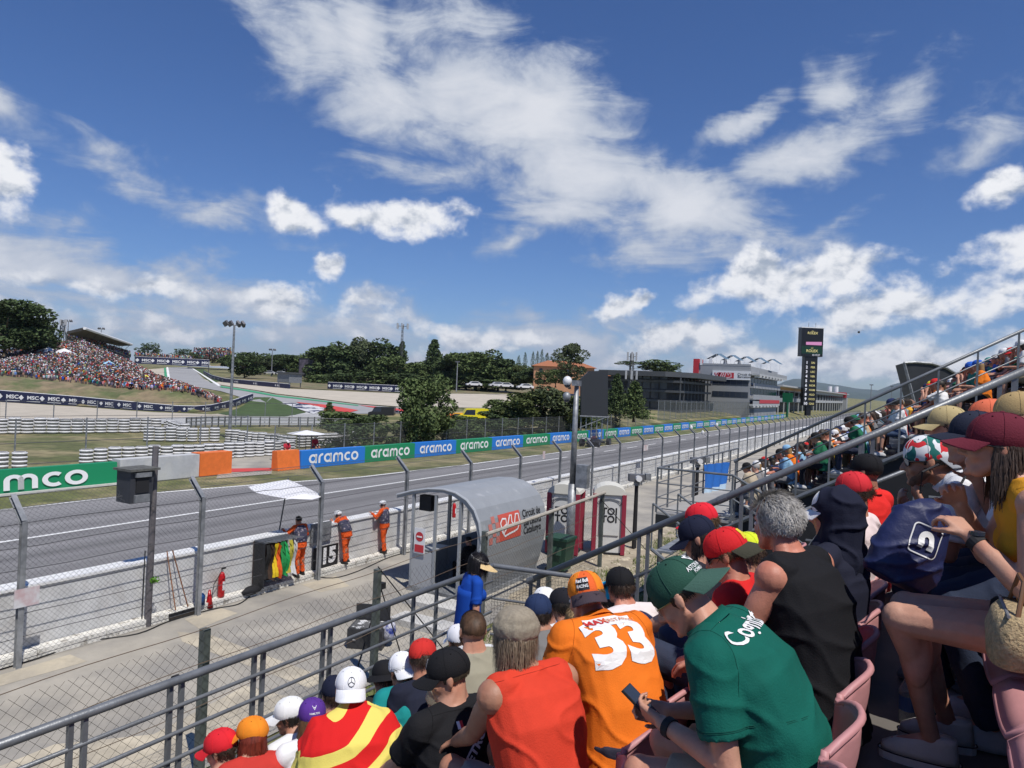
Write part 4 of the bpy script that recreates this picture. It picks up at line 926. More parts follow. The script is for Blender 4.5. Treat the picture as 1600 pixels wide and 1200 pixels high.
def near_stand():
    r = empty('spectator_stand', (-2, 3, 0), 'near spectator stand of stepped metal rows that the photographer sits in', 'grandstand')
    for k in range(0, 11):
        x0 = XR(k)-.50; x1 = XR(k)+.25; z = ZF(k); y1 = 7.62
        MB().box((x0, -2.5, z-.05), (x1-.002, y1, z)).build('tread', M_perf, r); MB().box((x1, -2.5, z-.05), (x1+.012, y1, z+.348)).build('riser', mat('dark riser', (.035, .035, .037), .7), r)
    MB().box((-4.75, -2.5, 2.30), (XR(0)-.502, 7.62, 2.33)).build('walkway', M_perf, r)
    for y in (-1, 2, 5, 7.4):
        MB().tube((-4.65, y, 0), (-4.65, y, 2.3), .06).build('leg', M_dsteel, r); MB().tube((-4.6, y, 2.15), (5, y, 7.3-.2), .06).build('raker', M_dsteel, r)
        for x in (-2.5, 0, 2.5): MB().tube((x, y, 0), (x, y, 2.0+(x+4.6)*.53), .05).build('leg', M_dsteel, r)
    for z in (.6, 1.2, 1.8): MB().tube((-4.65, -2, z), (-4.65, 7.5, z), .025).build('brace', M_dsteel, r)
near_stand()
# seats
def seatmat():
    return mat('sun-faded red plastic', (.50, .235, .235), .55, var=.10, vscale=5, col2=(.40, .10, .09), mixscale=2.3, mixlo=.60, mixhi=.72, bump=.1, bscale=15)
M_seat = seatmat()
def seat_proto():
    r = empty('plastic_seat', (0, 0, 0), 'x', 'seat')
    def shell(u, v):                                                  # u across -1..1, v 0 front .. 1 back crease .. 2 top of the back; faces -X
        w = .215*(1-.10*max(0, v-1)**2-.10*max(0, .35-v)*2)
        y = u*w
        if v < 1: x = -.21+.40*v; z = .45+.028*u*u-.018*sin(pi*v)-(.05*(1-v/.18)**2 if v < .18 else 0)
        else: t = v-1; x = .19+.07*t-.045*(1-u*u)*sin(pi*min(1, t*.8))*-1-.05*u*u*t; z = .45+.37*t+.028*u*u*(1-t)-.05*abs(u)**3*(t > .9)
        return Vector((x, y, z))
    nu, nv = 10, 18; mb = MB(); g = [[shell(-1+2*i/nu, 2*j/nv) for i in range(nu+1)] for j in range(nv+1)]
    V = []; 
    for j in range(nv+1):
        for i in range(nu+1):
            a = g[j][min(i+1, nu)]-g[j][max(i-1, 0)]; b = g[min(j+1, nv)][i]-g[max(j-1, 0)][i]; n = b.cross(a).normalized(); V.append((g[j][i], g[j][i]+n*.012))
    W_ = nu+1; N_ = W_*(nv+1); vs = [a for a, b in V]+[b for a, b in V]; fs = []
    for j in range(nv):
        for i in range(nu):
            q = (j*W_+i, j*W_+i+1, (j+1)*W_+i+1, (j+1)*W_+i); fs += [q, tuple(N_+t for t in q[::-1])]
    edge = [(0, i) for i in range(nu+1)]+[(j, nu) for j in range(1, nv+1)]+[(nv, i) for i in range(nu-1, -1, -1)]+[(j, 0) for j in range(nv-1, 0, -1)]
    for (a, b) in zip(edge, edge[1:]+edge[:1]): p, q = a[0]*W_+a[1], b[0]*W_+b[1]; fs.append((p, q, N_+q, N_+p))
    mb.add(vs, fs); s = mb.build('seat_shell', M_seat, r, smooth=True, fix=True)
    # rolled rim
    rim = [g[j][i] for j, i in edge]; MB().path(rim, .013, 6, closed=True).build('rim', M_seat, r, smooth=True)
    MB().box((-.02, -.03, 0), (.04, .03, .42)).build('pedestal', M_dsteel, r)
    mb = MB()
    for y in (-.07, .07): mb.ball((.225, y, .62), .012, 6, 4)
    mb.build('bolts', M_dsteel, r)
    return r
SEAT = seat_proto(); first = True
rown = {1: 'low near-stand row with the purple cap', 2: 'near-stand row of the black-capped fan in black', 3: 'near-stand row of the woman in red', 4: 'near-stand row of the man in green', 5: 'near-stand row of the woman in the maroon cap', 6: 'near-stand row above the woman in the maroon cap'}
for k, ys in ((0, (4.6, 5.1)), (1, (3.6, 4.1, 4.6, 5.1, 5.6, 6.1, 6.6)), (2, (2.9, 3.35, 3.8, 4.3, 4.8, 5.3, 5.8, 6.3, 6.8)), (3, (2.4, 2.85, 3.3, 3.75, 4.2, 4.65, 5.1, 5.6, 6.1, 6.6, 7.1)), (4, (1.5, 1.95, 2.4, 2.85, 3.3, 3.75, 4.2, 4.65, 5.1, 5.6, 6.1, 6.6, 7.1)), (5, (1.35, 1.80, 2.25, 2.7, 3.15, 3.6, 4.05, 4.5, 5, 5.5, 6, 6.5, 7)), (6, (3.2, 3.7, 4.2, 4.7, 5.2, 5.7))):
    for y in ys:
        o = SEAT if first else copy_tree(SEAT); first = False
        o.location = (XR(k)+(.12 if k >= 5 else 0), y, ZF(k)); o['label'] = 'faded pink plastic seat in the %s' % rown.get(k, 'lowest near-stand row by the front rail'); o['group'] = 'plastic seats of the near stand'; o['category'] = 'seat'

def rail_run(name, label, a, b, r_top, offs, r_mid, posts, pair=.0, drop=1.05, joint=True):
    a = Vector(a); b = Vector(b); r = empty(name, a, label, 'railing'); u = (b-a).normalized(); Z = Vector((0, 0, 1))
    MB().tube(a, b, r_top, n=12).build('top_rail', M_rail, r, smooth=True)
    for o in offs: MB().tube(a-Z*o, b-Z*o, r_mid, n=8).build('lower_rail', M_rail, r, smooth=True)
    for t in posts:
        p = a.lerp(b, t)
        for d in ((-pair, pair) if pair else (0,)):
            q = p+u*d; MB().box((q.x-.018, q.y-.018, q.z-drop), (q.x+.018, q.y+.018, q.z-r_top*.5)).build('post', M_rail, r)
    if joint:
        for t in (.0, .45): q = a.lerp(b, t); MB().tube(q-u*.05, q+u*.05, r_top*1.12, n=12).build('joint_collar', M_rail, r)
    return r
# front guard rail
rf = empty('front_railing', (-4.55, 3, 2.33), 'long grey tubular guard rail in front of the lowest near-stand row', 'railing')
a = Vector((-4.62, -.5, 3.48)); b = Vector((-4.48, 7.55, 3.48)); MB().tube(a, b, .031, n=12).build('top_rail', M_rail, rf, smooth=True)
for z in (.19, .38, .57, .78): MB().tube(a-Vector((0, 0, z)), b-Vector((0, 0, z)), .016, n=8).build('lower_rail', M_rail, rf, smooth=True)
for (px, py) in ((98, 1108), (262, 1057), (392, 1010), (495, 970), (650, 925), (688, 912)):
    y = G(px, py, 3.48).y; prs = (-.045, .045) if px < 600 else (0,)
    for d in prs: MB().box((-4.57-.016, y+d-.016, 2.2), (-4.57+.016, y+d+.016, 3.46)).build('post', M_rail, rf)
    if px == 262: MB().tube((-4.575, y-.02, 3.48), (-4.575, y+.02, 3.48), .034, n=12).build('joint_collar', M_black, rf)
for y in (7.3,): MB().box((-4.52, y-.03, 2.0), (-4.46, y+.03, 3.46)).build('post', M_rail, rf)
c = b+Vector((.95, .25, -.02)); MB().tube(b, c, .031, n=12).build('top_rail', M_rail, rf)
for z in (.40, .84): MB().tube(b-Vector((0, 0, z)), c-Vector((0, 0, z)), .016, n=8).build('lower_rail', M_rail, rf)
MB().box((c.x-.02, c.y-.02, 2.0), (c.x+.02, c.y+.02, c.z)).build('post', M_rail, rf)
mb = MB()
for i in range(24): z = 2.45+i*.042; mb.tube(b+Vector((0, 0, z-3.48)), c+Vector((0, 0, z-3.46)), .002, n=3)
for i in range(26): p = b.lerp(c, i/25); mb.tube((p.x, p.y, 2.4), (p.x, p.y, 3.4), .002, n=3)
mb.build('wire_panel', M_wire, rf)
rail_run('stair_railing', 'thick grey stair rail climbing to the right along the end of the near stand', AY(830, 906, 7.8), AY(1640, 563, 7.8), .037, (.48, .92), .02, (.01, .28, .5, .72, .94), pair=.06, drop=1.25)
# next stand
Y2 = 17.0
ra, rb = AY(1150, 720, Y2), AY(1660, 488, Y2)
SL = (rb.z-ra.z)/(rb.x-ra.x)
def ZN(x): return ra.z-1.42+(x-ra.x)*SL                               # floor line of the next stand
rail_run('stair_railing', 'thin stair rail with three lower bars along the edge of the next stand', ra, rb, .033, (.27, .52, .78), .014, [i/9 for i in range(10)], drop=1.45)
def next_stand():
    r = empty('spectator_stand', (-1, 25, 0), 'next spectator stand beyond the stair gap, packed with people, black sheeting on its side', 'grandstand')
    for k in range(0, 12):
        x = XR(k); z = ZN(x-.2)
        MB().box((x-.5, Y2+.1, z-.08), (x+.25, 60, z)).build('tread', M_dsteel, r)
        MB().box((x+.25, Y2+.1, z-.1), (x+.27, 60, z+SL*.75-.085)).build('riser', mat('dark riser', (.035, .035, .037), .7), r)
    e = 5.0; mb = MB(); mb.prism([(-4.0, .4), (e, .4), (e, ZN(e)-.12), (-4.0, ZN(-4.0)-.12)], lambda u, v, t: (u, t, v), Y2+.02, Y2+.06); mb.build('side_sheeting', mat('black sheeting fabric', (.014, .014, .016), .75, bump=.9, bscale=1.6), r, fix=True)
    MB().tube((-4.1, Y2-.05, ZN(-4.1)-.05), (e, Y2-.05, ZN(e)-.05), .05).build('edge_beam', M_rail, r)
next_stand()
def truss():
    r = empty('scaffold_frame', (-1, 12, 0), 'dark scaffold frame under the stair flight between the two stands, with black sheets', 'scaffold')
    for y in (9.0, 12.5):
        for x in (-2.8, -1.4, 0, 1.4, 2.8): MB().tube((x, y, .3), (x, y, max(2.4, 2.2+(x+3.4)*.53)), .024).build('upright', M_rail, r)
        for z0, z1 in ((2.6, 2.6), (3.4, 3.4), (4.3, 4.3)): MB().tube((-3.4+max(0, (z0-2.4)/.53), y, z0), (4, y, z1), .028).build('ledger', M_dsteel, r)
        MB().tube((-3.0, y, 1.0), (3.0, y, 4.5), .02).build('brace', M_galv, r)
    for x in (-1.4, 0, 1.4):
        for z in (2.6, 3.4, 4.3):
            if z < 2.2+(x+3.4)*.53+.4: MB().tube((x, 8.5, z), (x, 16, z), .028).build('ledger', M_dsteel, r)
    mb = MB(); mb.prism([(-3.4, .5), (5, .5), (5, 6.2), (-.6, 3.35), (-3.4, 1.9)], lambda u, v, t: (u, t, v), 13.4, 13.44); mb.build('black_sheet', mat('black sheeting fabric', (.014, .014, .016), .75), r, fix=True)
    MB().box((-3.5, 8.0, .3), (5, 8.03, 2.1)).build('black_sheet', mat('black sheeting fabric', (.014, .014, .016), .75), r)
truss()
def stair():
    r = empty('stair_flight', (-2.5, 14.5, 0), 'short dark metal stair flight descending below the grey platform', 'stairs')
    for i in range(9): MB().box((-4.4+i*.30, 13.7, 2.55-i*.19), (-4.1+i*.30, 15.4, 2.59-i*.19)).build('step', M_galv, r)
    for y in (13.7, 15.4):
        MB().tube((-4.5, y, 2.6), (-1.7, y, .85), .04).build('stringer', M_rail, r); MB().tube((-4.5, y, 3.5), (-1.7, y, 1.75), .025).build('handrail', M_rail, r)
        for i in range(4): MB().tube((-4.5+i*.9, y, 2.6-i*.56), (-4.5+i*.9, y, 3.5-i*.56), .018).build('baluster', M_rail, r)
stair()
def platform():
    p = D(1025, 800, 17.4); x0, y0, z0 = p.x, p.y, p.z; r = empty('landing_platform', (x0, y0, 0), 'grey railed landing platform at the low end of the next stand', 'platform')
    x1 = x0+2.0; y1 = y0+9; h = 1.08
    MB().box((x0, y0, z0-.05), (x1, y1, z0)).build('deck', mat('grey deck', (.33, .32, .30), .8, var=.1, vscale=2), r)
    MB().box((x0, y0-.01, z0-.32), (x1, y0+.05, z0-.052)).build('front_beam', M_bwall, r); MB().box((x0-.01, y0, z0-.32), (x0+.04, y1, z0-.052)).build('side_beam', M_bwall, r)
    for y in (y0+.1, y0+4, y1-.1): MB().tube((x0+.1, y, 0), (x0+.1, y, z0-.3), .06).build('leg', M_dsteel, r)
    MB().tube((x0+1.8, y0+.1, 0), (x0+1.8, y0+.1, z0-.3), .06).build('leg', M_dsteel, r)
    for dz in (h, h*.66, h*.33, .1):
        rr = .028 if dz == h else .014
        MB().tube((x0, y0, z0+dz), (x1-.2, y0, z0+dz), rr).build('rail', M_rail, r); MB().tube((x0, y0, z0+dz), (x0, y1, z0+dz), rr).build('rail', M_rail, r)
    for x in (x0, x0+.9, x1-.2): MB().box((x-.02, y0-.02, z0), (x+.02, y0+.02, z0+h)).build('post', M_rail, r)
    y = y0+.9
    while y < y1: MB().box((x0-.02, y-.02, z0), (x0+.02, y+.02, z0+h)).build('post', M_rail, r); y += 1.15
    MB().tube((x1-.2, y0, z0+h), (x1+1.4, y0+.1, z0+h-.85), .03).build('rail', M_rail, r); MB().tube((x1-.2, y0, z0+h*.5), (x1+1.4, y0+.1, z0+h*.5-.85), .02).build('rail', M_rail, r)
    # cloth banner tied to the rail
    f = empty('hanging_flag', (x0+.1, y0+4, z0+1), 'blue and pale flag tied inside the platform rail, end folded', 'flag')
    a = D(1100, 726, 21); b = D(1138, 722, 22.5); h2 = 1.45; nu, nv = 16, 10; V = []; 
    for j in range(nv+1):
        for i in range(nu+1):
            q = a.lerp(b, i/nu)-Vector((0, 0, h2*j/nv*(1-.35*max(0, i/nu-.6)))); q += Vector((.05*sin(i*1.3+j*.4), 0, 0)); V.append(q)
    mb = MB(); W_ = nu+1
    for j in range(nv):
        for i in range(nu): mb.mi = 0 if j < 5 else 1; mb.f.append((j*W_+i, j*W_+i+1, (j+1)*W_+i+1, (j+1)*W_+i)); mb.m.append(mb.mi)
    mb.v = [tuple(v) for v in V]; mb.build('cloth', [cloth((.03, .15, .5)), cloth((.45, .6, .75))], f, smooth=True)
platform()
# second fence, on the stand side of the service road
def fence2():
    X = -8.72; r = empty('chain_link_fence', (X, 10, 0), 'rusty wire fence on square grey posts between the near stand and the service road', 'fence')
    Ys = [-1.0, 3.0, 6.72, 10.45, 14.25, 17.75, 21.4]; Hs = [2.05, 2.05, 2.05, 2.15, 2.28, 2.36, 2.4]
    for y, h in zip(Ys, Hs): MB().box((X-.055, y-.055, -.1), (X+.055, y+.055, h)).build('post', mat('weathered green post', (.10, .115, .105), .6, .2, var=.3, vscale=5), r)
    Mw = mat('rusty wire', (.11, .075, .05), .8); mb = MB()
    chain(mb, (X+.07, -1.0, 0), (X+.07, 14.25, 0), .1, 1.98, .16, .0022); chain(mb, (X+.07, 14.25, 0), (X+.07, 21.4, 0), .1, 2.3, .12, .0022); mb.build('wire_mesh', Mw, r)
    for z in (.35, .95, 1.5, 1.98):
        MB().path([(X+.075, -1+i*.5, z*(1+.008*i*.5)+.02*sin(i*.9+z*5)) for i in range(45)], .006, 4).build('tension_wire', Mw, r)
    MB().tube((X+.08, 14.2, 2.22), (X+.08, 21.4, 2.42), .05, n=8).build('top_beam', mat('weathered wood', (.36, .33, .28), .9, var=.2, vscale=4), r)
    for y0, dy in ((21.3, 1.6), (10.45, 1.0)): MB().tube((X, y0, 2.2), (X+1.2, y0+dy, .3), .012).build('stay', M_black, r)
fence2()
# ------------------------------------------------------------------ service road objects
M_ext = mat('red enamel', (.45, .008, .012), .3); M_hose = mat('black rubber', (.01, .01, .01), .6)
def extinguisher(label, p, s=1.0):
    r = empty('fire_extinguisher', p, label, 'extinguisher'); p = Vector(p)
    mb = MB(); mb.loft([[p+Vector((cos(a)*q, sin(a)*q, z*s)) for a in [2*pi*i/14 for i in range(14)]] for q, z in ((.06*s, 0), (.068*s, .02), (.068*s, .42), (.05*s, .48), (.022*s, .52))]); mb.build('cylinder', M_ext, r, smooth=True)
    MB().tube(p+Vector((0, 0, .52*s)), p+Vector((0, 0, .57*s)), .018*s).build('valve', M_galv, r); MB().box((p.x-.01, p.y-.02, p.z+.57*s), (p.x+.015, p.y+.09*s, p.z+.6*s)).build('handle', M_black, r)
    MB().path([p+Vector((0, 0, .55*s)), p+Vector((0, -.1, .52)*1), p+Vector((-.02, -.2, .35)), p+Vector((-.0, -.27, .05)), p+Vector((0, -.3, -.05))], .009, 6).build('hose', M_hose, r)
    MB().box((p.x+.066*s, p.y-.03, p.z+.15*s), (p.x+.07*s, p.y+.03, p.z+.33*s)).build('label', M_bw, r)
    return r
e1 = G(343, 932, .17); extinguisher('red fire extinguisher standing on the kerb beside the brooms', (-14.83, e1.y, .17), 1.2)
q = Vector((-14.72, e1.y-.42, .04)); MB().loft([[q+Vector((cos(a)*w, sin(a)*w, z)) for a in [2*pi*i/12 for i in range(12)]] for w, z in ((.10, 0), (.06, .2), (.025, .42))]).build('hose_nozzle', M_ext, smooth=True, label='red cone-shaped nozzle lying against the kerb left of the standing extinguisher', cat='nozzle')
extinguisher('red fire extinguisher hanging on the debris fence behind the grey booth', (-14.35, AX(707, 815, -14.4).y, .9), 1.0)
extinguisher('red fire extinguisher tied to the debris fence left of the lamp post', (-14.35, AX(893, 760, -14.4).y, .8), 1.0)
def broom(label, y, dy, M_):
    r = empty('broom', (-14.7, y, .15), label, 'broom'); MB().tube((-14.68, y, .2), (-14.92, y+dy, 1.55), .014).build('handle', M_, r)
    MB().box((-14.75, y-.18, .10), (-14.62, y+.16, .16)).build('head', M_black, r); MB().box((-14.74, y-.17, .02), (-14.63, y+.15, .10)).build('bristles', mat('bristles', (.05, .04, .03), .9), r)
yb = AX(280, 945, -14.7).y; broom('broom leaning on the wall, left one of the pair by the kerb', yb-.1, -.12, mat('wood handle', (.30, .13, .06), .7)); broom('broom leaning on the wall, right one of the pair by the kerb', yb+.22, -.30, mat('wood handle dark', (.22, .09, .04), .7))
q = Vector((-14.72, AX(313, 938, -14.7).y, .17)); mb = MB(); mb.loft([[q+Vector((cos(a)*w, sin(a)*w, z)) for a in [2*pi*i/12 for i in range(12)]] for w, z in ((.12, 0), (.12, .2), (.09, .25), (.04, .28))]); mb.build('fuel_can', mat('blue plastic', (.01, .06, .20), .5), smooth=True, label='blue plastic can on the kerb between the brooms and the extinguisher', cat='can')
def bag(label, p, s, M_, name='bag'):
    mb = MB(); mb.ball(p, s, 16, 10); me = mb.mesh('b')
    for v in me.vertices:
        d = Vector(v.co)-Vector(p); v.co = Vector(p)+d*(1+.22*noise.noise(d*7+Vector(p))+.10*noise.noise(d*19))
        v.co.z = max(v.co.z, p[2]-s[2]*.75)
    o = link_mesh(me, name, M_, None, True); tag(o, label, 'bag'); return o
bag('black kit bag lying on the kerb between the extinguisher and the flag rack', (-14.68, AX(392, 925, -14.7).y, .17), (.12, .30, .12), M_black)
def cable(label, px, z=.03):
    P = [G(*p, z) for p in px]; Q = []
    for i in range(len(P)-1):
        for t in range(4):
            p0, p1, p2, p3 = P[max(i-1, 0)], P[i], P[i+1], P[min(i+2, len(P)-1)]; t_ = t/4
            Q.append(.5*((2*p1)+(p2-p0)*t_+(2*p0-5*p1+4*p2-p3)*t_*t_+(3*p1-p0-3*p2+p3)*t_**3))
    MB().path(Q+[P[-1]], .014, 5).build('power_cable', M_hose, label=label, cat='cable')
cable('long thin black cable wandering along the service road beside the kerb', [(0, 1046), (60, 1028), (140, 1002), (215, 990), (260, 972), (300, 960), (340, 950), (372, 944), (390, 932)])
cable('black cable on the road between the flag rack and the grey booth', [(440, 915), (480, 900), (520, 903), (560, 892), (610, 870), (650, 860)])
# pole with speaker box
def box_pole():
    y = AX(236, 860, -14.72).y; r = empty('equipment_pole', (-14.72, y, 0), 'dark weathered pole with a hooded camera box, left of the second fence post', 'pole'); zt = AX(247, 697, -14.72).z
    MB().tube((-14.72, y, 0), (-14.72, y, zt), .075, .068, 10).build('pole', mat('weathered pole', (.12, .11, .115), .7, var=.3, vscale=6, bump=.3, bscale=20), r)
    for k in range(4): MB().tube((-14.80, y-.09, .1+k*.02), (-14.78, y-.10, 1.7), .012).build('conduit', M_hose, r)
    lv = MB(); leaves(lv, (-14.62, y+.05, 1.05), (.06, .10, .09), 60, .03, random.Random(2)); lv.build('weed', leafmat('green weed', (.10, .25, .02)), r)
    c = AX(212, 760, -14.72); yc = y-.42; z0 = c.z-.33; z1 = c.z+.36; Mh = mat('dark housing', (.035, .037, .045), .6, var=.15, vscale=4)
    b = MB(); b.prism([(yc-.27, z1), (yc+.27, z1), (yc+.24, z0), (yc-.26, z0)], lambda u, v, t: (t, u, v), -15.0, -14.5); bx = b.build('housing', Mh, r, fix=True)
    MB().box((-15.05, yc-.33, z1+.002), (-14.42, yc+.36, z1+.05)).build('hood', mat('hood edge', (.10, .10, .09), .8, var=.4, vscale=10), bx)
    MB().box((-14.50, yc-.15, z0+.22), (-14.47, yc+.14, z0+.55)).build('lens_window', M_black, bx); MB().box((-14.50, yc-.18, z0+.56), (-14.43, yc+.17, z0+.66)).build('visor', M_galv, bx); MB().box((-14.50, yc-.18, z0+.02), (-14.44, yc+.15, z0+.18)).build('bracket', M_galv, bx)
box_pole()
# lamp post with dome cameras
def cam_post():
    b = Vector((-9.75, 21.3, 0)); tp = AX(912, 598, -9.75); r = empty('camera_post', b, 'tall grey post carrying two dome cameras beside the portable toilets', 'post')
    MB().tube(b, (b.x, b.y, 2.6), .15, .13, 12).build('lower_pole', M_galv, r, smooth=True); MB().tube((b.x, b.y, 2.6), (b.x, b.y, tp.z), .105, .075, 12).build('upper_pole', M_galv, r, smooth=True)
    Mc = mat('camera white', (.7, .7, .7), .35)
    for dz, s in ((0, 1), (-.42, .9)):
        q = Vector((b.x, b.y, tp.z+dz)); e = q-RT*.26; MB().tube(q, e, .035).build('arm', M_galv, r); c = e-RT*.05+Vector((0, 0, -.06 if dz else .02))
        d = MB().ball(c, (.15*s, .15*s, .17*s), 14, 10).build('dome_housing', Mc if dz == 0 else M_galv, r, smooth=True); MB().ball(c-Vector((0, 0, .10*s)), (.11*s, .11*s, .12*s), 12, 8).build('lens_dome', M_glass, d, smooth=True)
    MB().box((b.x-.08, b.y-.22, tp.z-.12), (b.x+.12, b.y+.1, tp.z+.06)).build('junction_box', M_galv, r)
    MB().box((b.x+.15, b.y-.1, 2.5), (b.x+.55, b.y+.15, 3.25)).build('cabinet', M_galv, r)
cam_post()
# curved booth
def booth():
    r = empty('marshal_booth', (-10.8, 17.4, 0), 'grey curved-roof marshal booth with a red emblem on its side, on the service road', 'booth')
    Y0, Y1 = 15.6, 19.3; Mg = mat('booth grey', (.27, .285, .30), .45, var=.08, vscale=1.5, col2=(.38, .39, .40), mixscale=2.5, mixlo=.6, mixhi=.75)
    out = [(-12.45, 2.56), (-11.95, 2.72), (-11.4, 2.84), (-10.9, 2.88), (-10.5, 2.83), (-10.15, 2.68), (-9.9, 2.45), (-9.74, 2.15), (-9.66, 1.8), (-9.66, 1.45), (-9.72, 1.05), (-9.82, .6), (-9.98, .12)]
    inn = [(x-.10*(1 if x > -10.6 else 0), z-.09*(1 if z > 2 else 0)) for x, z in out]
    mb = MB(); 
    for (a, b), (c, d) in zip(zip(out, out[1:]), zip(inn, inn[1:])): mb.prism([a, b, d, c], lambda u, v, t: (u, t, v), Y0, Y1)
    mb.build('curved_shell', Mg, r, fix=True)
    MB().path([(x, Y0, z) for x, z in out], .035, 6).build('front_trim', mat('booth trim', (.38, .40, .42), .5), r)
    zb = .14
    for x in (-11.9, -11.15, -10.35): MB().box((x-.035, Y0+.02, zb), (x+.035, Y0+.09, 2.68)).build('post', Mg, r)
    for y in (Y0+1.8, Y1-.1): MB().box((-11.94, y-.04, zb), (-11.86, y+.04, 2.68)).build('post', Mg, r)
    MB().box((-11.94, Y0+.03, zb), (-11.2, Y0+.07, 1.12)).build('front_panel', mat('booth panel', (.36, .37, .38), .5, bump=.3, bscale=3, stretch=(8, 1, 0)), r)
    MB().box((-11.97, Y0, 0), (-9.95, Y1, .13)).build('base', M_galv, r)
    MB().box((-11.95, Y0+.1, zb), (-11.90, Y1, 1.1)).build('side_panel', Mg, r); MB().box((-11.9, Y1-.05, zb), (-9.9, Y1-.01, 1.0)).build('back_panel', Mg, r)
    MB().box((-11.8, Y0+.12, 1.13), (-11.25, Y0+.9, 1.17)).build('shelf', Mg, r); MB().box((-11.78, Y0+.15, 2.2), (-11.4, Y0+.35, 2.62)).build('speaker', M_black, r)
    s = MB().box((-11.78, Y0-.02, 1.06), (-11.42, Y0-.005, 1.75)).build('warning_sign', M_bw, r)
    mb = MB(); c = (-11.60, Y0-.025, 1.52); V, F_ = [], []
    mb.add([(c[0]+.13*cos(2*pi*i/20), c[1], c[2]+.13*sin(2*pi*i/20)) for i in range(20)], [tuple(range(20))]); mb.build('red_disc', M_redp, s)
    MB().box((-11.69, Y0-.034, 1.50), (-11.51, Y0-.028, 1.54)).build('white_bar', M_wp, s); MB().box((-11.75, Y0-.03, 1.10), (-11.45, Y0-.022, 1.30)).build('red_plate', M_redp, s)
    # emblem wrapped on the curved side: v measured along the section from z=1.35 upwards
    arcl = [out[i] for i in (10, 9, 8, 7, 6, 5)]; sg = [0]
    for a, b in zip(arcl, arcl[1:]): sg.append(sg[-1]+hypot(b[0]-a[0], b[1]-a[1]))
    def w(y, v, off):
        v = max(0, min(sg[-1]-1e-4, v)); k = max(j for j in range(len(sg)) if sg[j] <= v); k = min(k, len(arcl)-2); f = (v-sg[k])/(sg[k+1]-sg[k])
        a, b = arcl[k], arcl[k+1]; x = a[0]+(b[0]-a[0])*f; z = a[1]+(b[1]-a[1])*f; nx, nz = (b[1]-a[1]), -(b[0]-a[0]); l = hypot(nx, nz); return (x+nx/l*off, y, z+nz/l*off)
    mb = MB(); n = 8
    for j in range(n): v0 = .45+.72*j/n; v1 = .45+.72*(j+1)/n; mb.add([w(16.55, v0, .012), w(17.72, v0, .012), w(17.72, v1, .012), w(16.55, v1, .012)], [(0, 1, 2, 3)])
    e = mb.build('red_field', mat('booth red', (.55, .09, .06), .5), r)
    mb = MB()
    for i in range(3):
        for j in range(4):
            if (i+j) % 2 == 0: mb.add([w(16.55-(i+1)*.18, .45+j*.18, .012), w(16.55-i*.18, .45+j*.18, .012), w(16.55-i*.18, .63+j*.18, .012), w(16.55-(i+1)*.18, .63+j*.18, .012)], [(0, 1, 2, 3)])
    mb.build('chequer_pattern', mat('booth red faded', (.50, .17, .14), .5), e)
    wv = [(.05, .2), (0, .42), (.12, .52), (.3, .5), (.3, .36), (.12, .30), (.14, .14), (.32, .28), (.52, .56), (.62, .56), (.60, .38), (.72, .30), (.85, .56), (1.0, .55), (1.02, .32), (.9, .16), (.7, .12), (.45, .10), (.2, .06), (.05, .2)]
    V, F_ = stroke2d([wv], .05); mb = MB(); mb.add([w(16.62+a_*1.0, .50+b_*1.05, .02) for a_, b_ in V], F_); mb.build('track_emblem', M_wp, e)
    for k, tx in enumerate(('Circuit de', 'Barcelona', 'Catalunya')):
        V, F_ = text2d(tx, .015); mb = MB(); mb.add([w(18.42+a_*.27, 1.02-k*.24+b_*.30, .012) for a_, b_ in V], F_); mb.build('lettering', M_black, r)
booth()
def step(label, x0, y0, x1, y1, z): MB().box((x0, y0, 0), (x1, y1, z)).build('concrete_step', M_conc, label=label, cat='step')
step('long low concrete step in front of the grey booth', -11.4, 14.6, -9.6, 15.35, .13); step('nearer pale concrete step before the booth', -10.6, 13.2, -9.0, 13.8, .16)
# portable toilets
def toilet(label, cx_, cy_, rz):
    r = empty('portable_toilet', (cx_, cy_, 0), label, 'toilet', 'portable toilets', rz); Mw = mat('toilet white', (.60, .60, .58), .5, var=.08, vscale=2); Mm = mat('toilet maroon', (.28, .025, .05), .5); w = .50
    MB().box((-w+.08, -w+.02, .1), (w-.08, w-.02, 2.1)).build('cabin', Mw, r, world=False)
    for x in (-1, 1):
        for y in (-1, 1): MB().box((x*w-.07, y*w-.07, .05), (x*w+.07, y*w+.07, 2.12)).build('corner_post', Mm, r, world=False)
    MB().box((-w+.09, -w-.02, .12), (-w+.52, -w+.015, 2.05)).build('door', Mw, r, world=False) if False else MB().box((-w+.16, -w-.02, .7), (w-.16, -w+.015, 1.95)).build('door_panel', Mw, r, world=False)
    mb = MB(); mb.loft([[(cos(pi*i/10)*(w+.06), y, 2.1+sin(pi*i/10)*.34) for i in range(11)] for y in (-w-.05, -w*.3, w*.3, w+.05)]); mb.build('roof', mat('toilet roof', (.66, .64, .56), .5), r, world=False, fix=True)
    mb = MB()
    for k, tx in enumerate(('TOI', 'TOI')): decal(mb, text2d(tx, .03), (0, -w-.03, 1.52-k*.27), (1, 0, 0), (0, 0, 1), .33, 0)
    mb.build('lettering', M_black, r, world=False)
    for k in range(3): MB().path([(cos(a)*(.34+.04*k), -w-.025, 1.72+sin(a)*.18+.03*k) for a in [pi*i/8 for i in range(9)]], .008, 4).build('arc_line', M_dsteel, r, world=False)
    MB().box((-w, -w, 0), (w, w, .1)).build('skid', M_black, r, world=False)
toilet('white and maroon portable toilet, left one, beside the camera post', -10.55, 22.6, radians(14)); toilet('white and maroon portable toilet, right one, beside the camera post', -9.35, 23.6, radians(24))
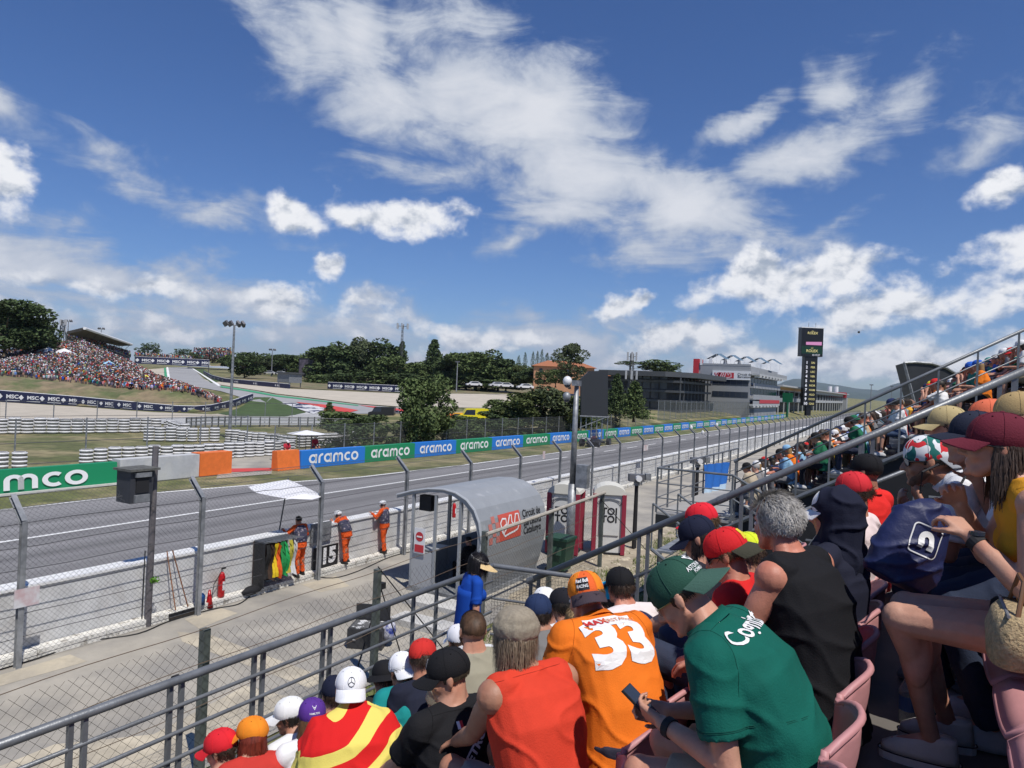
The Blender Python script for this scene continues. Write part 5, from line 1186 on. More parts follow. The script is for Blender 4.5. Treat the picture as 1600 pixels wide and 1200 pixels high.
def bin_():
    r = empty('wheelie_bin', (-9.45, 20.0, 0), 'dark green wheelie bin behind the booth, left of the camera post', 'bin'); Mg = mat('bin green', (.02, .07, .045), .5); c = (-9.45, 20.0)
    mb = MB(); mb.loft([[(c[0]+sx*w, c[1]+sy*w, z) for sx, sy in ((-1, -1), (1, -1), (1, 1), (-1, 1))] for w, z in ((.24, .12), (.34, 1.05))]); mb.build('body', Mg, r)
    MB().box((c[0]-.37, c[1]-.38, 1.05), (c[0]+.37, c[1]+.38, 1.13)).build('lid', Mg, r); MB().box((c[0]-.17, c[1]-.335, .6), (c[0]+.17, c[1]-.325, .85)).build('sticker', mat('bin sticker', (.05, .12, .08), .6), r)
    for y in (-.25, .25): MB().tube((c[0]-.3, c[1]+y-.03, .1), (c[0]-.3, c[1]+y+.03, .1), .1, n=10).build('wheel', M_hose, r)
bin_()
def tv_camera(label, b, zt):
    r = empty('camera_stand', b, label, 'camera stand'); b = Vector(b); MB().tube(b, (b.x, b.y, zt), .09, .07).build('column', M_black, r)
    MB().tube((b.x, b.y, zt), (b.x, b.y, zt+.12), .12).build('head', M_galv, r); c = Vector((b.x, b.y, zt+.28)); Mx = Matrix.Translation(c) @ Matrix.Rotation(radians(35), 4, 'Z')
    MB().box((-.3, -.14, -.13), (.25, .14, .13), Mx).build('camera_body', M_lamp, r); MB().tube(Mx @ Vector((.0, -.14, 0)), Mx @ Vector((0, -.32, 0)), .10, .11, 12).build('lens', M_bw, r); MB().box((.3, -.1, -.08), (.5, .1, .16), Mx).build('monitor', M_galv, r)
t = AX(995, 752, -8.75); tv_camera('camera head on a black column near the road edge, left of the platform', (-8.75, t.y, 0), t.z-.15)
t = D(1090, 730, 30); tv_camera('camera head on a column behind the platform rail', (t.x, t.y, 0), t.z)
bag('blue crumpled sack behind the wire fence, right of the black case', tuple(G(608, 985, .35)), (.16, .16, .22), mat('blue sack', (.02, .04, .25), .6, col2=(.5, .5, .55), mixscale=8), 'sack')
def case():
    c = G(575, 1008); c = Vector((c.x, c.y, 0)); r = empty('equipment_case', c, 'black open equipment case on the concrete behind the front rail', 'case'); Mx = Matrix.Translation(c) @ Matrix.Rotation(radians(25), 4, 'Z')
    MB().box((-.38, -.3, .02), (.38, .3, .42), Mx).build('case_body', mat('case black', (.03, .03, .032), .5), r); MB().box((-.33, -.25, .425), (.33, .25, .45), Mx).build('foam', mat('case foam', (.10, .10, .10), .9, col2=(.6, .6, .6), mixscale=6, mixlo=.55, mixhi=.6), r); MB().box((-.38, .30, .42), (.38, .34, .78), Mx).build('lid', mat('case black', (.03, .03, .032), .5), r)
    for s_ in (-.25, .25): MB().tube(Mx @ Vector((s_, -.31, .2)), Mx @ Vector((s_+.06, -.31, .2)), .02).build('latch', M_galv, r)
case()
t0 = G(590, 1035); r = empty('tripod', (t0.x, t0.y, 0), 'thin black tripod with spread legs beside the black case', 'tripod')
for k in range(3): MB().tube((t0.x, t0.y, 1.5), (t0.x+.55*cos(k*2.1+.4), t0.y+.55*sin(k*2.1+.4), 0), .014).build('leg', M_black, r)
MB().box((t0.x-.08, t0.y-.06, 1.5), (t0.x+.08, t0.y+.06, 1.62)).build('head', M_black, r)
# rocks / rubble and grass on the bank
def tufts():
    mb = MB(); rnd = random.Random(3)
    for _ in range(26000):
        x = rnd.uniform(-8.2, -4.7) if rnd.random() < .8 else rnd.uniform(-8.6, -7.9); y = rnd.uniform(3, 30); 
        if noise.noise(Vector((x*.8, y*.8, 0))) < -.18: continue
        z = T(x, y); h = rnd.uniform(.04, .16); a = rnd.uniform(0, 6.28); dx, dy = cos(a)*.012, sin(a)*.012; lx, ly = rnd.gauss(0, .04), rnd.gauss(0, .04)
        mb.add([(x-dx, y-dy, z), (x+dx, y+dy, z), (x+lx, y+ly, z+h)], [(0, 1, 2)])
    M = leafmat('bank grass', (.12, .16, .04)); o = mb.build('grass_tufts', M, kind='stuff'); o['label'] = 'rough green and straw grass on the bank under the stand'; o['category'] = 'grass'
    mb = MB()
    for _ in range(500):
        x = rnd.uniform(-9.6, -7.4); y = rnd.uniform(19, 40); s = rnd.uniform(.02, .11); mb.ball((x, y, T(x, y)+s*.2), (s, s*rnd.uniform(.6, 1), s*.5), 6, 4)
    o = mb.build('rubble', M_patch, kind='stuff'); o['label'] = 'pale rubble beside the service road past the toilets'; o['category'] = 'rubble'
tufts()
patch('dirt_verge', [(-9.5, 17), (-7.6, 12), (-6.6, 20), (-6.0, 30), (-7, 60), (-9.9, 60), (-9.7, 30)], .02, mat('rubble dirt', (.34, .29, .21), .95, var=.3, vscale=1.5, bump=.8, bscale=8, detail=9), 3)
# parked cars under the trees, yellow vehicles
def car(label, p, rz, col, s=1.0, cat='car', name='parked_car', van=False):
    r = empty(name, p, label, cat, None, rz); Mb = mat('car paint %d%d%d' % tuple(int(c*99) for c in col), col, .3); L_, Wd, Hh = 4.3*s, 1.75*s, (1.45 if not van else 2.1)*s
    prof = [(0, .35), (.05, .75), (.95, .88), (1.5, 1.38), (3.1, 1.42), (3.9, .95), (4.3, .85), (4.3, .35)] if not van else [(0, .35), (.1, 1.1), (.7, 1.3), (1.1, 2.0), (4.3, 2.1), (4.3, .35)]
    MB().prism([(x*s-L_/2, z*s) for x, z in prof], lambda u, v, t: (u, t, v), -Wd/2, Wd/2).build('body', Mb, r, world=False, fix=True)
    gl = [(1.1, .92), (1.58, 1.30), (3.0, 1.34), (3.65, .95)] if not van else [(.75, 1.25), (1.1, 1.85), (2.2, 1.9), (2.2, 1.25)]
    MB().prism([(x*s-L_/2, z*s) for x, z in gl], lambda u, v, t: (u, t, v), -Wd/2-.01, Wd/2+.01).build('window', M_glass, r, world=False, fix=True)
    for x in (.85, 3.45):
        for y in (-1, 1): MB().tube((x*s-L_/2, y*(Wd/2-.1), .32*s), (x*s-L_/2, y*(Wd/2+.02), .32*s), .32*s, n=12).build('wheel', M_hose, r, world=False)
    return r
for i, (px, py, dep, col, lb) in enumerate([(389, 580, 250, (.6, .6, .6), 'white parked car, first from the left in the row under the far trees'), (402, 580, 250, (.05, .05, .06), 'black parked car, second in the row under the far trees'), (420, 581, 250, (.35, .36, .38), 'silver parked car, third in the row under the far trees'), (437, 582, 250, (.5, .5, .5), 'pale parked car next to the video screen under the far trees'),
        (740, 600, 190, (.6, .6, .6), 'white parked car on the left under the trees of the wood'), (776, 601, 190, (.5, .5, .52), 'silver parked car in the middle under the trees of the wood'), (789, 602, 190, (.6, .6, .6), 'white parked car with dark windows right of the silver one'), (820, 604, 185, (.65, .65, .65), 'white parked car on the right below the villa')]):
    p = D(px, py+4, dep); car(lb, p, PSI+radians(15), col)
screen = D(478, 590, 255); r = empty('video_screen', screen, 'small dark video screen standing among the far parked cars', 'screen'); MB().box((screen.x-3.5, screen.y-.4, screen.z+.5), (screen.x+3.5, screen.y+.4, screen.z+7)).build('frame', M_bwall, r); MB().box((screen.x-3.1, screen.y-.45, screen.z+1), (screen.x+1.2, screen.y-.42, screen.z+6.4)).build('picture', mat('screen picture', (.12, .10, .12), .4, var=.6, vscale=.8), r)
car('yellow rescue truck behind the boards, right one of the yellow vehicles', (GT(740, 655).x, GT(740, 655).y, 0), PSI+.2, (.75, .65, .03), 1.15, 'truck', 'rescue_truck', van=True)
car('orange and yellow machine left of the yellow rescue truck', (GT(716, 654).x, GT(716, 654).y, 0), PSI+.4, (.75, .40, .03), .8, 'vehicle', 'service_vehicle', van=True)
p = GT(703, 658); mb = MB(); mb.loft([[(p.x+cos(a)*w, p.y+sin(a)*w, z) for a in [2*pi*i/12 for i in range(12)]] for w, z in ((.45, 0), (.45, 1.5), (.3, 1.7))]); mb.build('safety_drum', M_orange, label='orange safety drum left of the yellow vehicles', cat='drum')
for i, (px, py) in enumerate(((596, 655), (612, 654), (640, 655))):
    p = G(px, py); car(['black parked van, left of the leafy tree behind the bushes', 'dark parked car half hidden by the leafy tree', 'white parked car at the trunk of the leafy tree'][i], (p.x, p.y, 0), PSI, [(.02, .02, .02), (.03, .03, .04), (.6, .6, .6)][i], .9, van=(i == 0))
def hut():
    p = GT(452, 606); r = empty('marshal_hut', p, 'small dark marshal hut on legs with a white tent beside it beyond the gravel', 'hut'); MB().box((p.x-2, p.y-2, p.z+1.2), (p.x+2, p.y+2, p.z+3.4)).build('cabin', M_galv, r); MB().box((p.x-2.4, p.y-2.4, p.z+3.4), (p.x+2.4, p.y+2.4, p.z+3.7)).build('roof', M_dsteel, r)
    for a in (-1.8, 1.8):
        for b in (-1.8, 1.8): MB().tube((p.x+a, p.y+b, p.z), (p.x+a, p.y+b, p.z+1.2), .12, n=5).build('leg', M_dsteel, r)
hut()
def parasol(label, c, rad, h, M_, tilt=(0, 0), pole=2.1, name='parasol', group=None, ns=8, scal=.0):
    c = Vector(c); r = empty(name, c-Vector((0, 0, pole)), label, 'parasol', group); rot = Euler((tilt[0], tilt[1], 0)).to_matrix(); top = Vector((0, 0, h)); V = [c+rot @ top]; K = 5
    for k in range(1, K+1):
        for i in range(ns*2):
            a = pi*i/ns; q = k/K; rr = rad*q*(1 if i % 2 == 0 else .94); z = h*(1-q)**1.0*.92+h*.08*(1-q*q)-(0 if i % 2 == 0 else -.0); V.append(c+rot @ Vector((cos(a)*rr, sin(a)*rr, z)))
    n = ns*2; F_ = [(0, 1+i, 1+(i+1) % n) for i in range(n)]+[(1+(k-1)*n+i, 1+k*n+i, 1+k*n+(i+1) % n, 1+(k-1)*n+(i+1) % n) for k in range(1, K) for i in range(n)]
    MB().add(V, F_).build('canopy', M_, r)
    MB().tube(c+rot @ Vector((0, 0, h+.05)), c-rot @ Vector((0, 0, pole)), .02 if rad < 1.6 else .05, n=6).build('pole', M_dsteel, r); return r
Mfab = mat('white parasol fabric', (.72, .72, .74), .8)
p = AX(447, 768, -15.3); parasol('white parasol tilted over the wall beside the left marshal in orange', p, 1.02, .34, Mfab, (radians(-4), radians(6)), 1.6)
for i, (x, y, d, c, rad) in enumerate([(14, 580, 150, (.75, .35, .08), 1.8), (46, 577, 138, (.65, .04, .06), 1.8), (62, 574, 140, (.03, .30, .12), 1.5), (100, 563, 165, (.75, .65, .2), 1.6), (133, 563, 165, (.55, .6, .6), 1.6), (172, 573, 140, (.04, .12, .45), 1.7), (170, 570, 142, (.3, .55, .7), 1.6), (145, 575, 150, (.05, .2, .4), 1.6), (129, 588, 128, (.55, .3, .08), 1.5), (228, 593, 125, (.8, .75, .05), 1.5), (160, 583, 130, (.15, .15, .18), 1.4), (90, 582, 135, (.5, .4, .4), 1.4)]):
    parasol('%s parasol open in the crowd on the grass bank, %s from the left' % (['orange', 'red', 'green', 'yellow', 'pale grey', 'dark blue', 'light blue', 'navy', 'ochre', 'bright yellow', 'charcoal', 'dusty pink'][i], ordn[i]), D(x, y, d), rad, .8, cloth(c), pole=1.8)
for i, (x, y, d, w, lb) in enumerate([(75, 552, 158, 5.5, 'white peaked tent on the crowded bank, left one'), (100, 554, 156, 5.5, 'white peaked tent on the crowded bank, right one'), (97, 547, 175, 5, 'small white tent behind the two peaked tents')]):
    c = D(x, y, d); r = empty('tent', c-Vector((0, 0, 2)), lb, 'tent'); q = w/2
    MB().add([(c.x-q, c.y-q, c.z-.3), (c.x+q, c.y-q, c.z-.3), (c.x+q, c.y+q, c.z-.3), (c.x-q, c.y+q, c.z-.3), (c.x, c.y, c.z+(1.4 if i < 2 else .4))], [(0, 1, 4), (1, 2, 4), (2, 3, 4), (3, 0, 4)]).build('roof', Mfab, r)
    for a in (-q, q):
        for b in (-q, q): MB().tube((c.x+a, c.y+b, c.z-3), (c.x+a, c.y+b, c.z-.3), .06, n=4).build('leg', M_galv, r)
p = D(478, 690, 50); parasol('white parasol behind the orange block at the fence corner', (p.x, p.y, 1.75), 1.35, .25, Mfab, pole=1.75)
def pit_sign():
    y = AX(507, 885, -14.9).y; r = empty('number_board', (-14.95, y, .2), 'black board with white numbers leaning on the wall between the first two marshals', 'board')
    MB().box((-14.92, y-.45, .17), (-14.88, y+.52, .80)).build('panel', M_black, r); mb = MB(); decal(mb, text2d('15', .05), (-14.872, y+.12, .49), (0, 1, 0), (0, 0, 1), .62, 0); mb.build('numerals', M_wp, r)
    r = empty('signal_panel', (-14.9, y-.4, .9), 'grey rounded signal panel behind the left marshal on the wall', 'panel'); MB().box((-14.98, y-.55, .95), (-14.93, y+.25, 1.5)).build('panel', M_galv, r)
pit_sign()
def flag_rack():
    y = AX(425, 870, -14.8).y; r = empty('flag_rack', (-14.7, y, 0), 'open dark case hung with coloured marshal flags at the foot of the debris fence', 'flag rack')
    MB().box((-14.95, y-.5, .25), (-14.9, y+.62, 1.35)).build('back_board', mat('rack brown', (.08, .05, .04), .7), r); MB().box((-14.95, y-.5, 1.35), (-14.5, y+.62, 1.38)).build('rack_top', M_dsteel, r)
    MB().box((-14.9, y-.52, .2), (-14.5, y-.5, 1.35)).build('side_board', M_bwall, r)
    for i, c in enumerate([(.02, .02, .02), (.05, .03, .02), (.65, .45, .02), (.60, .10, .02), (.02, .22, .06), (.02, .30, .08), (.40, .35, .05), (.5, .5, .5)]):
        yy = y-.42+i*.13; V = []
        for j in range(9):
            for k in range(5): V.append((-14.5+.05*sin(j*.8+i)+.04*(k % 2), yy+(k-2)*.028*(1+j*.12), 1.32-j*.11-(.03*k if i % 2 else 0)))
        MB().add(V, [(j*5+k, j*5+k+1, (j+1)*5+k+1, (j+1)*5+k) for j in range(8) for k in range(4)]).build('flag', cloth(c), r)
        MB().tube((-14.85, yy, 1.36), (-14.2, yy+.03, 1.42), .01, n=5).build('flag_stick', M_galv, r)
flag_rack()
# racing car
def racer():
    c = Vector((-28.7, 68.0, 0)); r = empty('racing_car', c, 'dark open-wheel racing car speeding past the blue and green boards', 'racing car', None, radians(3))
    Mb = mat('car carbon', (.012, .012, .014), .35); Mr = mat('car dark red', (.06, .012, .015), .35)
    def ring(y, w, z0, z1): return [(cos(a)*w, y, (z0+z1)/2+sin(a)*(z1-z0)/2) for a in [2*pi*i/12 for i in range(12)]]
    MB().loft([ring(2.7, .10, .12, .28), ring(1.9, .17, .15, .45), ring(1.0, .28, .12, .62), ring(.2, .62, .08, .70), ring(-.8, .68, .08, .78), ring(-1.8, .35, .12, .6), ring(-2.4, .15, .2, .4)]).build('body', Mb, r, smooth=True, world=False)
    MB().loft([ring(.1, .16, .6, .75), ring(-.3, .2, .6, 1.02), ring(-.9, .14, .6, .98), ring(-2.0, .05, .5, .7)]).build('airbox', Mr, r, smooth=True, world=False)
    MB().path([(-.28, -.1, .68), (-.26, .3, .82), (0, .62, .82), (.26, .3, .82), (.28, -.1, .68)], .03, 6).build('halo', Mb, r, world=False)
    MB().box((-.95, 2.45, .08), (.95, 2.85, .12)).build('front_wing', Mb, r, world=False); MB().box((-.48, -2.75, .78), (.48, -2.4, .84)).build('rear_wing', M_wp, r, world=False)
    for s_ in (-1, 1):
        MB().box((s_*.48-.015, -2.78, .3), (s_*.48+.015, -2.3, .9)).build('endplate', Mb, r, world=False)
        for y, w in ((1.75, .17), (-1.75, .21)):
            t = MB().tube((s_*.62, y, .36), (s_*(.62+w*2), y, .36), .36, n=20).build('wheel', M_hose, r, world=False); MB().tube((s_*(.62+w*2), y, .36), (s_*(.63+w*2), y, .36), .2, n=14).build('rim', M_dsteel, t, world=False); MB().tube((s_*.2, y, .35), (s_*.62, y, .36), .03, n=5).build('suspension_arm', Mb, r, world=False)
    MB().ball((0, .05, .82), (.13, .15, .14), 10, 8).build('helmet', mat('helmet', (.5, .4, .1), .3), r, smooth=True, world=False)
racer()
for px, py, X, lb, w in ((1010, 700, -14.42, 'small pinkish notice hanging on the debris fence, right of the racing car', .32), (42, 935, -14.42, 'faded pink notice low on the debris fence at the left edge', .22), (850, 712, -14.42, 'tiny red tag hanging on the debris fence by the camera post', .12)):
    p = AX(px, py, X); MB().box((p.x-.004, p.y-w*(1.6 if w > .3 else 1), p.z-.15), (p.x, p.y+w, p.z+.2)).build('notice', mat('faded notice', (.50, .36, .36), .7, col2=(.6, .6, .6), mixscale=3), label=lb, cat='notice')
for i, (px, py) in enumerate(((1080, 668), (1098, 676), (1120, 664))):
    p = AX(px, py, -14.9); r = empty('fence_lamp', p, '%s small white lamp fixed at the top of the debris fence past the racing car' % ordn[i], 'lamp'); MB().ball(p, (.12, .12, .18), 8, 6).build('housing', M_bw, r); MB().tube(p, (-14.5, p.y+.1, p.z-.4), .025).build('arm', M_galv, r)
# ------------------------------------------------------------------ people
tsc = bpy.data.scenes.new('work'); tvl = tsc.view_layers[0]
def remesh(mb, voxel, smooth=4, name='m', factor=.5):
    me = mb.mesh('tmp'); ob = bpy.data.objects.new('tmp', me); tsc.collection.objects.link(ob)
    md = ob.modifiers.new('r', 'REMESH'); md.mode = 'VOXEL'; md.voxel_size = voxel; md.use_smooth_shade = True
    if smooth: sm = ob.modifiers.new('s', 'SMOOTH'); sm.factor = factor; sm.iterations = smooth
    tvl.update(); dg = tvl.depsgraph; r = bpy.data.meshes.new_from_object(ob.evaluated_get(dg)); r.name = name
    bpy.data.objects.remove(ob); bpy.data.meshes.remove(me); return r
def cap_(mb, p0, r0, p1, r1, n=12, ends=True):
    p0 = Vector(p0); p1 = Vector(p1); mb.tube(p0, p1, r0, r1, n)
    if ends: mb.ball(p0, r0, n, 8); mb.ball(p1, r1, n, 8)
def ell(mb, c, r, rot=None): mb.ball(c, r, 16, 12, rot)
def ringf(c, w, d, X, Y, n=20, sq=2.3):
    out = []
    for i in range(n):
        a = 2*pi*i/n; ca, sa = cos(a), sin(a); k = (abs(ca)**sq+abs(sa)**sq)**(-1/sq); out.append(c+X*(w*ca*k)+Y*(d*sa*k))
    return out
def rotx(a): return Matrix.Rotation(a, 3, 'X')
SEG = (.16, .18, .17); ANG = (.40, .85, 1.30)
def spine(L, s=1.0, z0=.09):
    p = Vector((0, 0, z0)); P = [p.copy()]; A = []
    for l, a in zip(SEG, ANG): t = L*a; p = p+Vector((0, sin(t), cos(t)))*l*s; P.append(p.copy()); A.append(t)
    tn = min(1.45, L*1.45+.16); H = p+Vector((0, sin(tn), cos(tn)))*.116*s+Vector((0, .012, .030)); return P, A, H
def solve_seat(px, py, rx, rz, s=1.0):
    best = None
    for i in range(-8, 80):
        L = radians(i); P, A, H = spine(L, s); X = rx-H.y; d = ray(px, py); t = X/d.x if d.x*X > 0 and abs(d.x) > 1e-4 else None
        if t is None or t < .8 or t > 14: continue
        q = EYE+d*t; e = abs(q.z-(rz+H.z))
        if best is None or e < best[0]: best = (e, L, q)
    return best
def finger(mb, p, d, nrm, l, curl, r=.0082):
    d = d.normalized(); nrm = nrm.normalized(); ax = d.cross(nrm).normalized(); q = p
    for k, f in enumerate((.45, .32, .26)):
        e = q+d*(l*f); cap_(mb, q, r*(1-.08*k), e, r*(.93-.08*k), 8); q = e; d = Matrix.Rotation(-curl, 3, ax) @ d if False else (d*cos(curl)-nrm*sin(curl)*-1).normalized(); nrm = (nrm-d*nrm.dot(d)).normalized()
def hand(mb, W, d, palm, side, curl=.5, spread=.06, s=1.0):
    # W wrist, d pointing direction, palm = direction the palm faces, side=+1 right hand
    d = d.normalized(); palm = (palm-d*palm.dot(d)).normalized(); lat = d.cross(palm).normalized()*side   # towards the little finger or thumb
    th = -lat
    for k, (o, l) in enumerate(((-.030, .072), (-.010, .080), (.011, .074), (.031, .058))):
        kn = W+d*(.088-.006*abs(k-1.2))*s+lat*(o*s); cap_(mb, W+d*.012+lat*o*.55*s, .0145*s, kn, .0115*s, 8)
        fd = (d+lat*(o*spread*12)); finger(mb, kn, (fd*cos(curl*.6)+palm*sin(curl*.6)), palm, l*s, curl*(.9+.12*k), .0086*s)
    b = W+d*.02+th*.018; m_ = b+(d*.6+th*.75+palm*.25).normalized()*.042*s; cap_(mb, b, .014*s, m_, .0115*s, 8); e = m_+(d*.85+th*.25+palm*(.3+curl*.4)).normalized()*.032*s; cap_(mb, m_, .011*s, e, .0095*s, 8); cap_(mb, e, .0095*s, e+(d*.9+palm*(.3+curl*.4)).normalized()*.022*s, .008*s, 8)
def head_mesh(mb, M, fem=False):
    def P(x, y, z): return M @ Vector((x, y, z))
    Rt = M.to_3x3(); f = .94 if fem else 1.0
    ell(mb, P(0, -.012, .030), (.0745*f, .094, .086), Rt); ell(mb, P(0, .022, -.020), (.061*f, .066, .080), Rt); ell(mb, P(0, .044, -.078), (.040*f, .042, .032), Rt)
    for s in (-1, 1):
        cap_(mb, P(s*.050*f, .0, -.045), .022, P(s*.022, .052, -.085), .024, 10); ell(mb, P(s*.033*f, .058, -.030), (.022, .022, .022), Rt)
        ell(mb, P(s*.077*f, -.012, -.005), (.009, .018, .030), Rt @ Matrix.Rotation(s*.3, 3, 'Z')); ell(mb, P(s*.080*f, -.024, .004), (.006, .008, .024), Rt)
        cap_(mb, P(s*.012, .083, .026), .010, P(s*.042*f, .068, .024), .009, 8)
    cap_(mb, P(0, .086, .012), .008, P(0, .106, -.024), .0125, 8); 
    for s in (-1, 1): ell(mb, P(s*.011, .094, -.029), (.008, .010, .007), Rt)
    cap_(mb, P(-.016, .084, -.053), .0075, P(.016, .084, -.053), .0075, 8); cap_(mb, P(-.013, .082, -.064), .008, P(.013, .082, -.064), .008, 8); ell(mb, P(0, .080, -.094), (.017, .014, .013), Rt)
def ik(S, Wt, l1, l2, hint):
    d = Wt-S; L = d.length
    if L > (l1+l2)*.985: Wt = S+d*((l1+l2)*.985/L); d = Wt-S; L = d.length
    a = (l1*l1-l2*l2+L*L)/(2*L); h = sqrt(max(0, l1*l1-a*a)); u = d/L; hn = hint-u*hint.dot(u); hn.normalize(); return S+u*a+hn*h, Wt
def wrinkle(me, amp, seed=0, scale=9.0):
    n = len(me.vertices); co = np.empty(n*3, 'f'); me.vertices.foreach_get('co', co); no = np.empty(n*3, 'f'); me.vertices.foreach_get('normal', no); co = co.reshape(-1, 3); no = no.reshape(-1, 3)
    d = np.empty(n, 'f'); o = seed*7.3
    for i in range(n):
        x, y, z = co[i]; w = noise.noise(Vector((x*2+o, y*2, z*2)))
        a = noise.noise(Vector((x*scale*.38+o+w, y*scale*.38+z*scale*.3, z*scale*.80-y*scale*.4))); b = noise.noise(Vector((x*scale*1.5+z*scale*.9, y*scale*1.6+o, z*scale*.8)))
        d[i] = (1-abs(a)*3.6)**2*1.25-.15 if abs(a) < .27 else -.15
        d[i] += b*.12
    co += no*(d*amp)[:, None]; me.vertices.foreach_set('co', co.ravel()); me.update()
SK = {'fair': (.50, .27, .185), 'tan': (.38, .19, .12), 'light': (.56, .33, .24), 'brown': (.20, .10, .065), 'red': (.50, .21, .14)}
def skin(k): return mat('skin '+k, SK[k], .50, var=.13, vscale=14, sss=.0, spec=.4, bump=.12, bscale=150, col2=tuple(c*f for c, f in zip(SK[k], (.95, .72, .66))), mixscale=5, mixlo=.45, mixhi=.75)
HE_C = Vector((0, -.012, .030)); HE_R = Vector((.078, .098, .090))
def hair_on(r, M, style, col, seed=1, n=1500, length=.05, name='hair', hat=False):
    rnd = random.Random(seed); Mh = mat('hair_%02x%02x%02x' % tuple(int(c*255) for c in col), col, .55, var=.45, vscale=60, stretch=(1, 1, .15), spec=.4)
    def keep(d):
        if style == 'short': return d.z > .50 or (d.y < .30 and d.z > -.42)
        if style == 'bald': return (d.y < .35 and -.45 < d.z < .45) or (d.z >= .45 and rnd.random() < .35)
        return d.z > .42 or (d.y < .28 and d.z > -.6)
    mb = MB(); K = 28; J = 18; idx = {}; ZH = .02 if hat else 9
    for j in range(J):
        for i in range(K):
            def dirv(i_, j_): t = pi*j_/J; a = 2*pi*i_/K; return Vector((sin(t)*cos(a), sin(t)*sin(a), cos(t)))
            q = [dirv(i, j), dirv(i+1, j), dirv(i+1, j+1), dirv(i, j+1)]; c = sum(q, Vector())/4
            if c.z > .50 and style != 'bald' or (c.y < .28 and c.z > -.42) and not (style == 'bald' and c.z > .5):
                f = 1.0
                if c.z > ZH-.05: continue
                mb.add([M @ (HE_C+Vector((d.x*HE_R.x*f, d.y*HE_R.y*f, d.z*HE_R.z*f))) for d in q], [(0, 1, 2, 3)])
    cnt = 0; G_ = M.to_3x3().inverted() @ Vector((0, 0, -1))
    while cnt < n:
        d = Vector((rnd.gauss(0, 1), rnd.gauss(0, 1), rnd.gauss(0, 1))).normalized()
        if not keep(d): continue
        if hat and d.z > ZH: continue
        cnt += 1; p = HE_C+Vector((d.x*HE_R.x, d.y*HE_R.y, d.z*HE_R.z))*1.0; l = length*rnd.uniform(.6, 1.25); w = rnd.uniform(.0011, .0020)
        pts = [p]
        if style in ('short', 'bald'):
            nz_ = noise.noise_vector(d*3.1+Vector((seed, 0, 0)))*.55
            t = (Vector((d.x*.3, -.5-.2*d.z, -.45))+nz_+Vector((rnd.gauss(0, .16), rnd.gauss(0, .16), rnd.gauss(0, .16)))); t = (t-d*t.dot(d)).normalized(); v = (t*.88+d*(.30 if style == 'short' else .5))
            pts += [p+v*l*.5, p+v*l*.7+t*l*.4]
        else:
            dn = G_; out = Vector((d.x, min(d.y, .1), 0)); out = out.normalized() if out.length > .01 else Vector((0, -1, 0)); q = p
            for k in range(6):
                stp = l/6; rel = q-HE_C; e = Vector((rel.x/HE_R.x, rel.y/HE_R.y, rel.z/HE_R.z)); dirn = dn.copy()
                if e.length < 1.16 and rel.dot(dn) < .03: nn = e.normalized(); dirn = (dn-nn*dn.dot(nn)*.95+nn*.12+Vector((0, -.1, 0))).normalized()
                else: dirn = (dn+out*.05+Vector((rnd.gauss(0, .10), rnd.gauss(0, .10), 0))).normalized()
                q = q+dirn*stp*(1 if k else .8); pts.append(q)
        W_ = [M @ a for a in pts]; sd = (W_[-1]-W_[0]).cross(M.to_3x3() @ d).normalized()*w*1.3
        if sd.length < 1e-5: continue
        V = []; m_ = len(W_)
        for k, a in enumerate(W_): f = 1-.75*k/(m_-1); V += [a-sd*f, a+sd*f]
        mb.add(V, [(2*k, 2*k+1, 2*k+3, 2*k+2) for k in range(m_-1)])
    return mb.build(name, Mh, r, world=False)
def hat_pt(M, az, v, off=0.0):                                         # az from the hat's own front, v 0 rim .. 1 top
    t = v*pi/2; rx, ry, h = .087+off, .106+off, .098+off; c = Vector((0, -.012, .030)); q = Vector((sin(az)*rx*cos(t)**.8, cos(az)*ry*cos(t)**.8, h*sin(t)**.92)); return M @ (c+q)
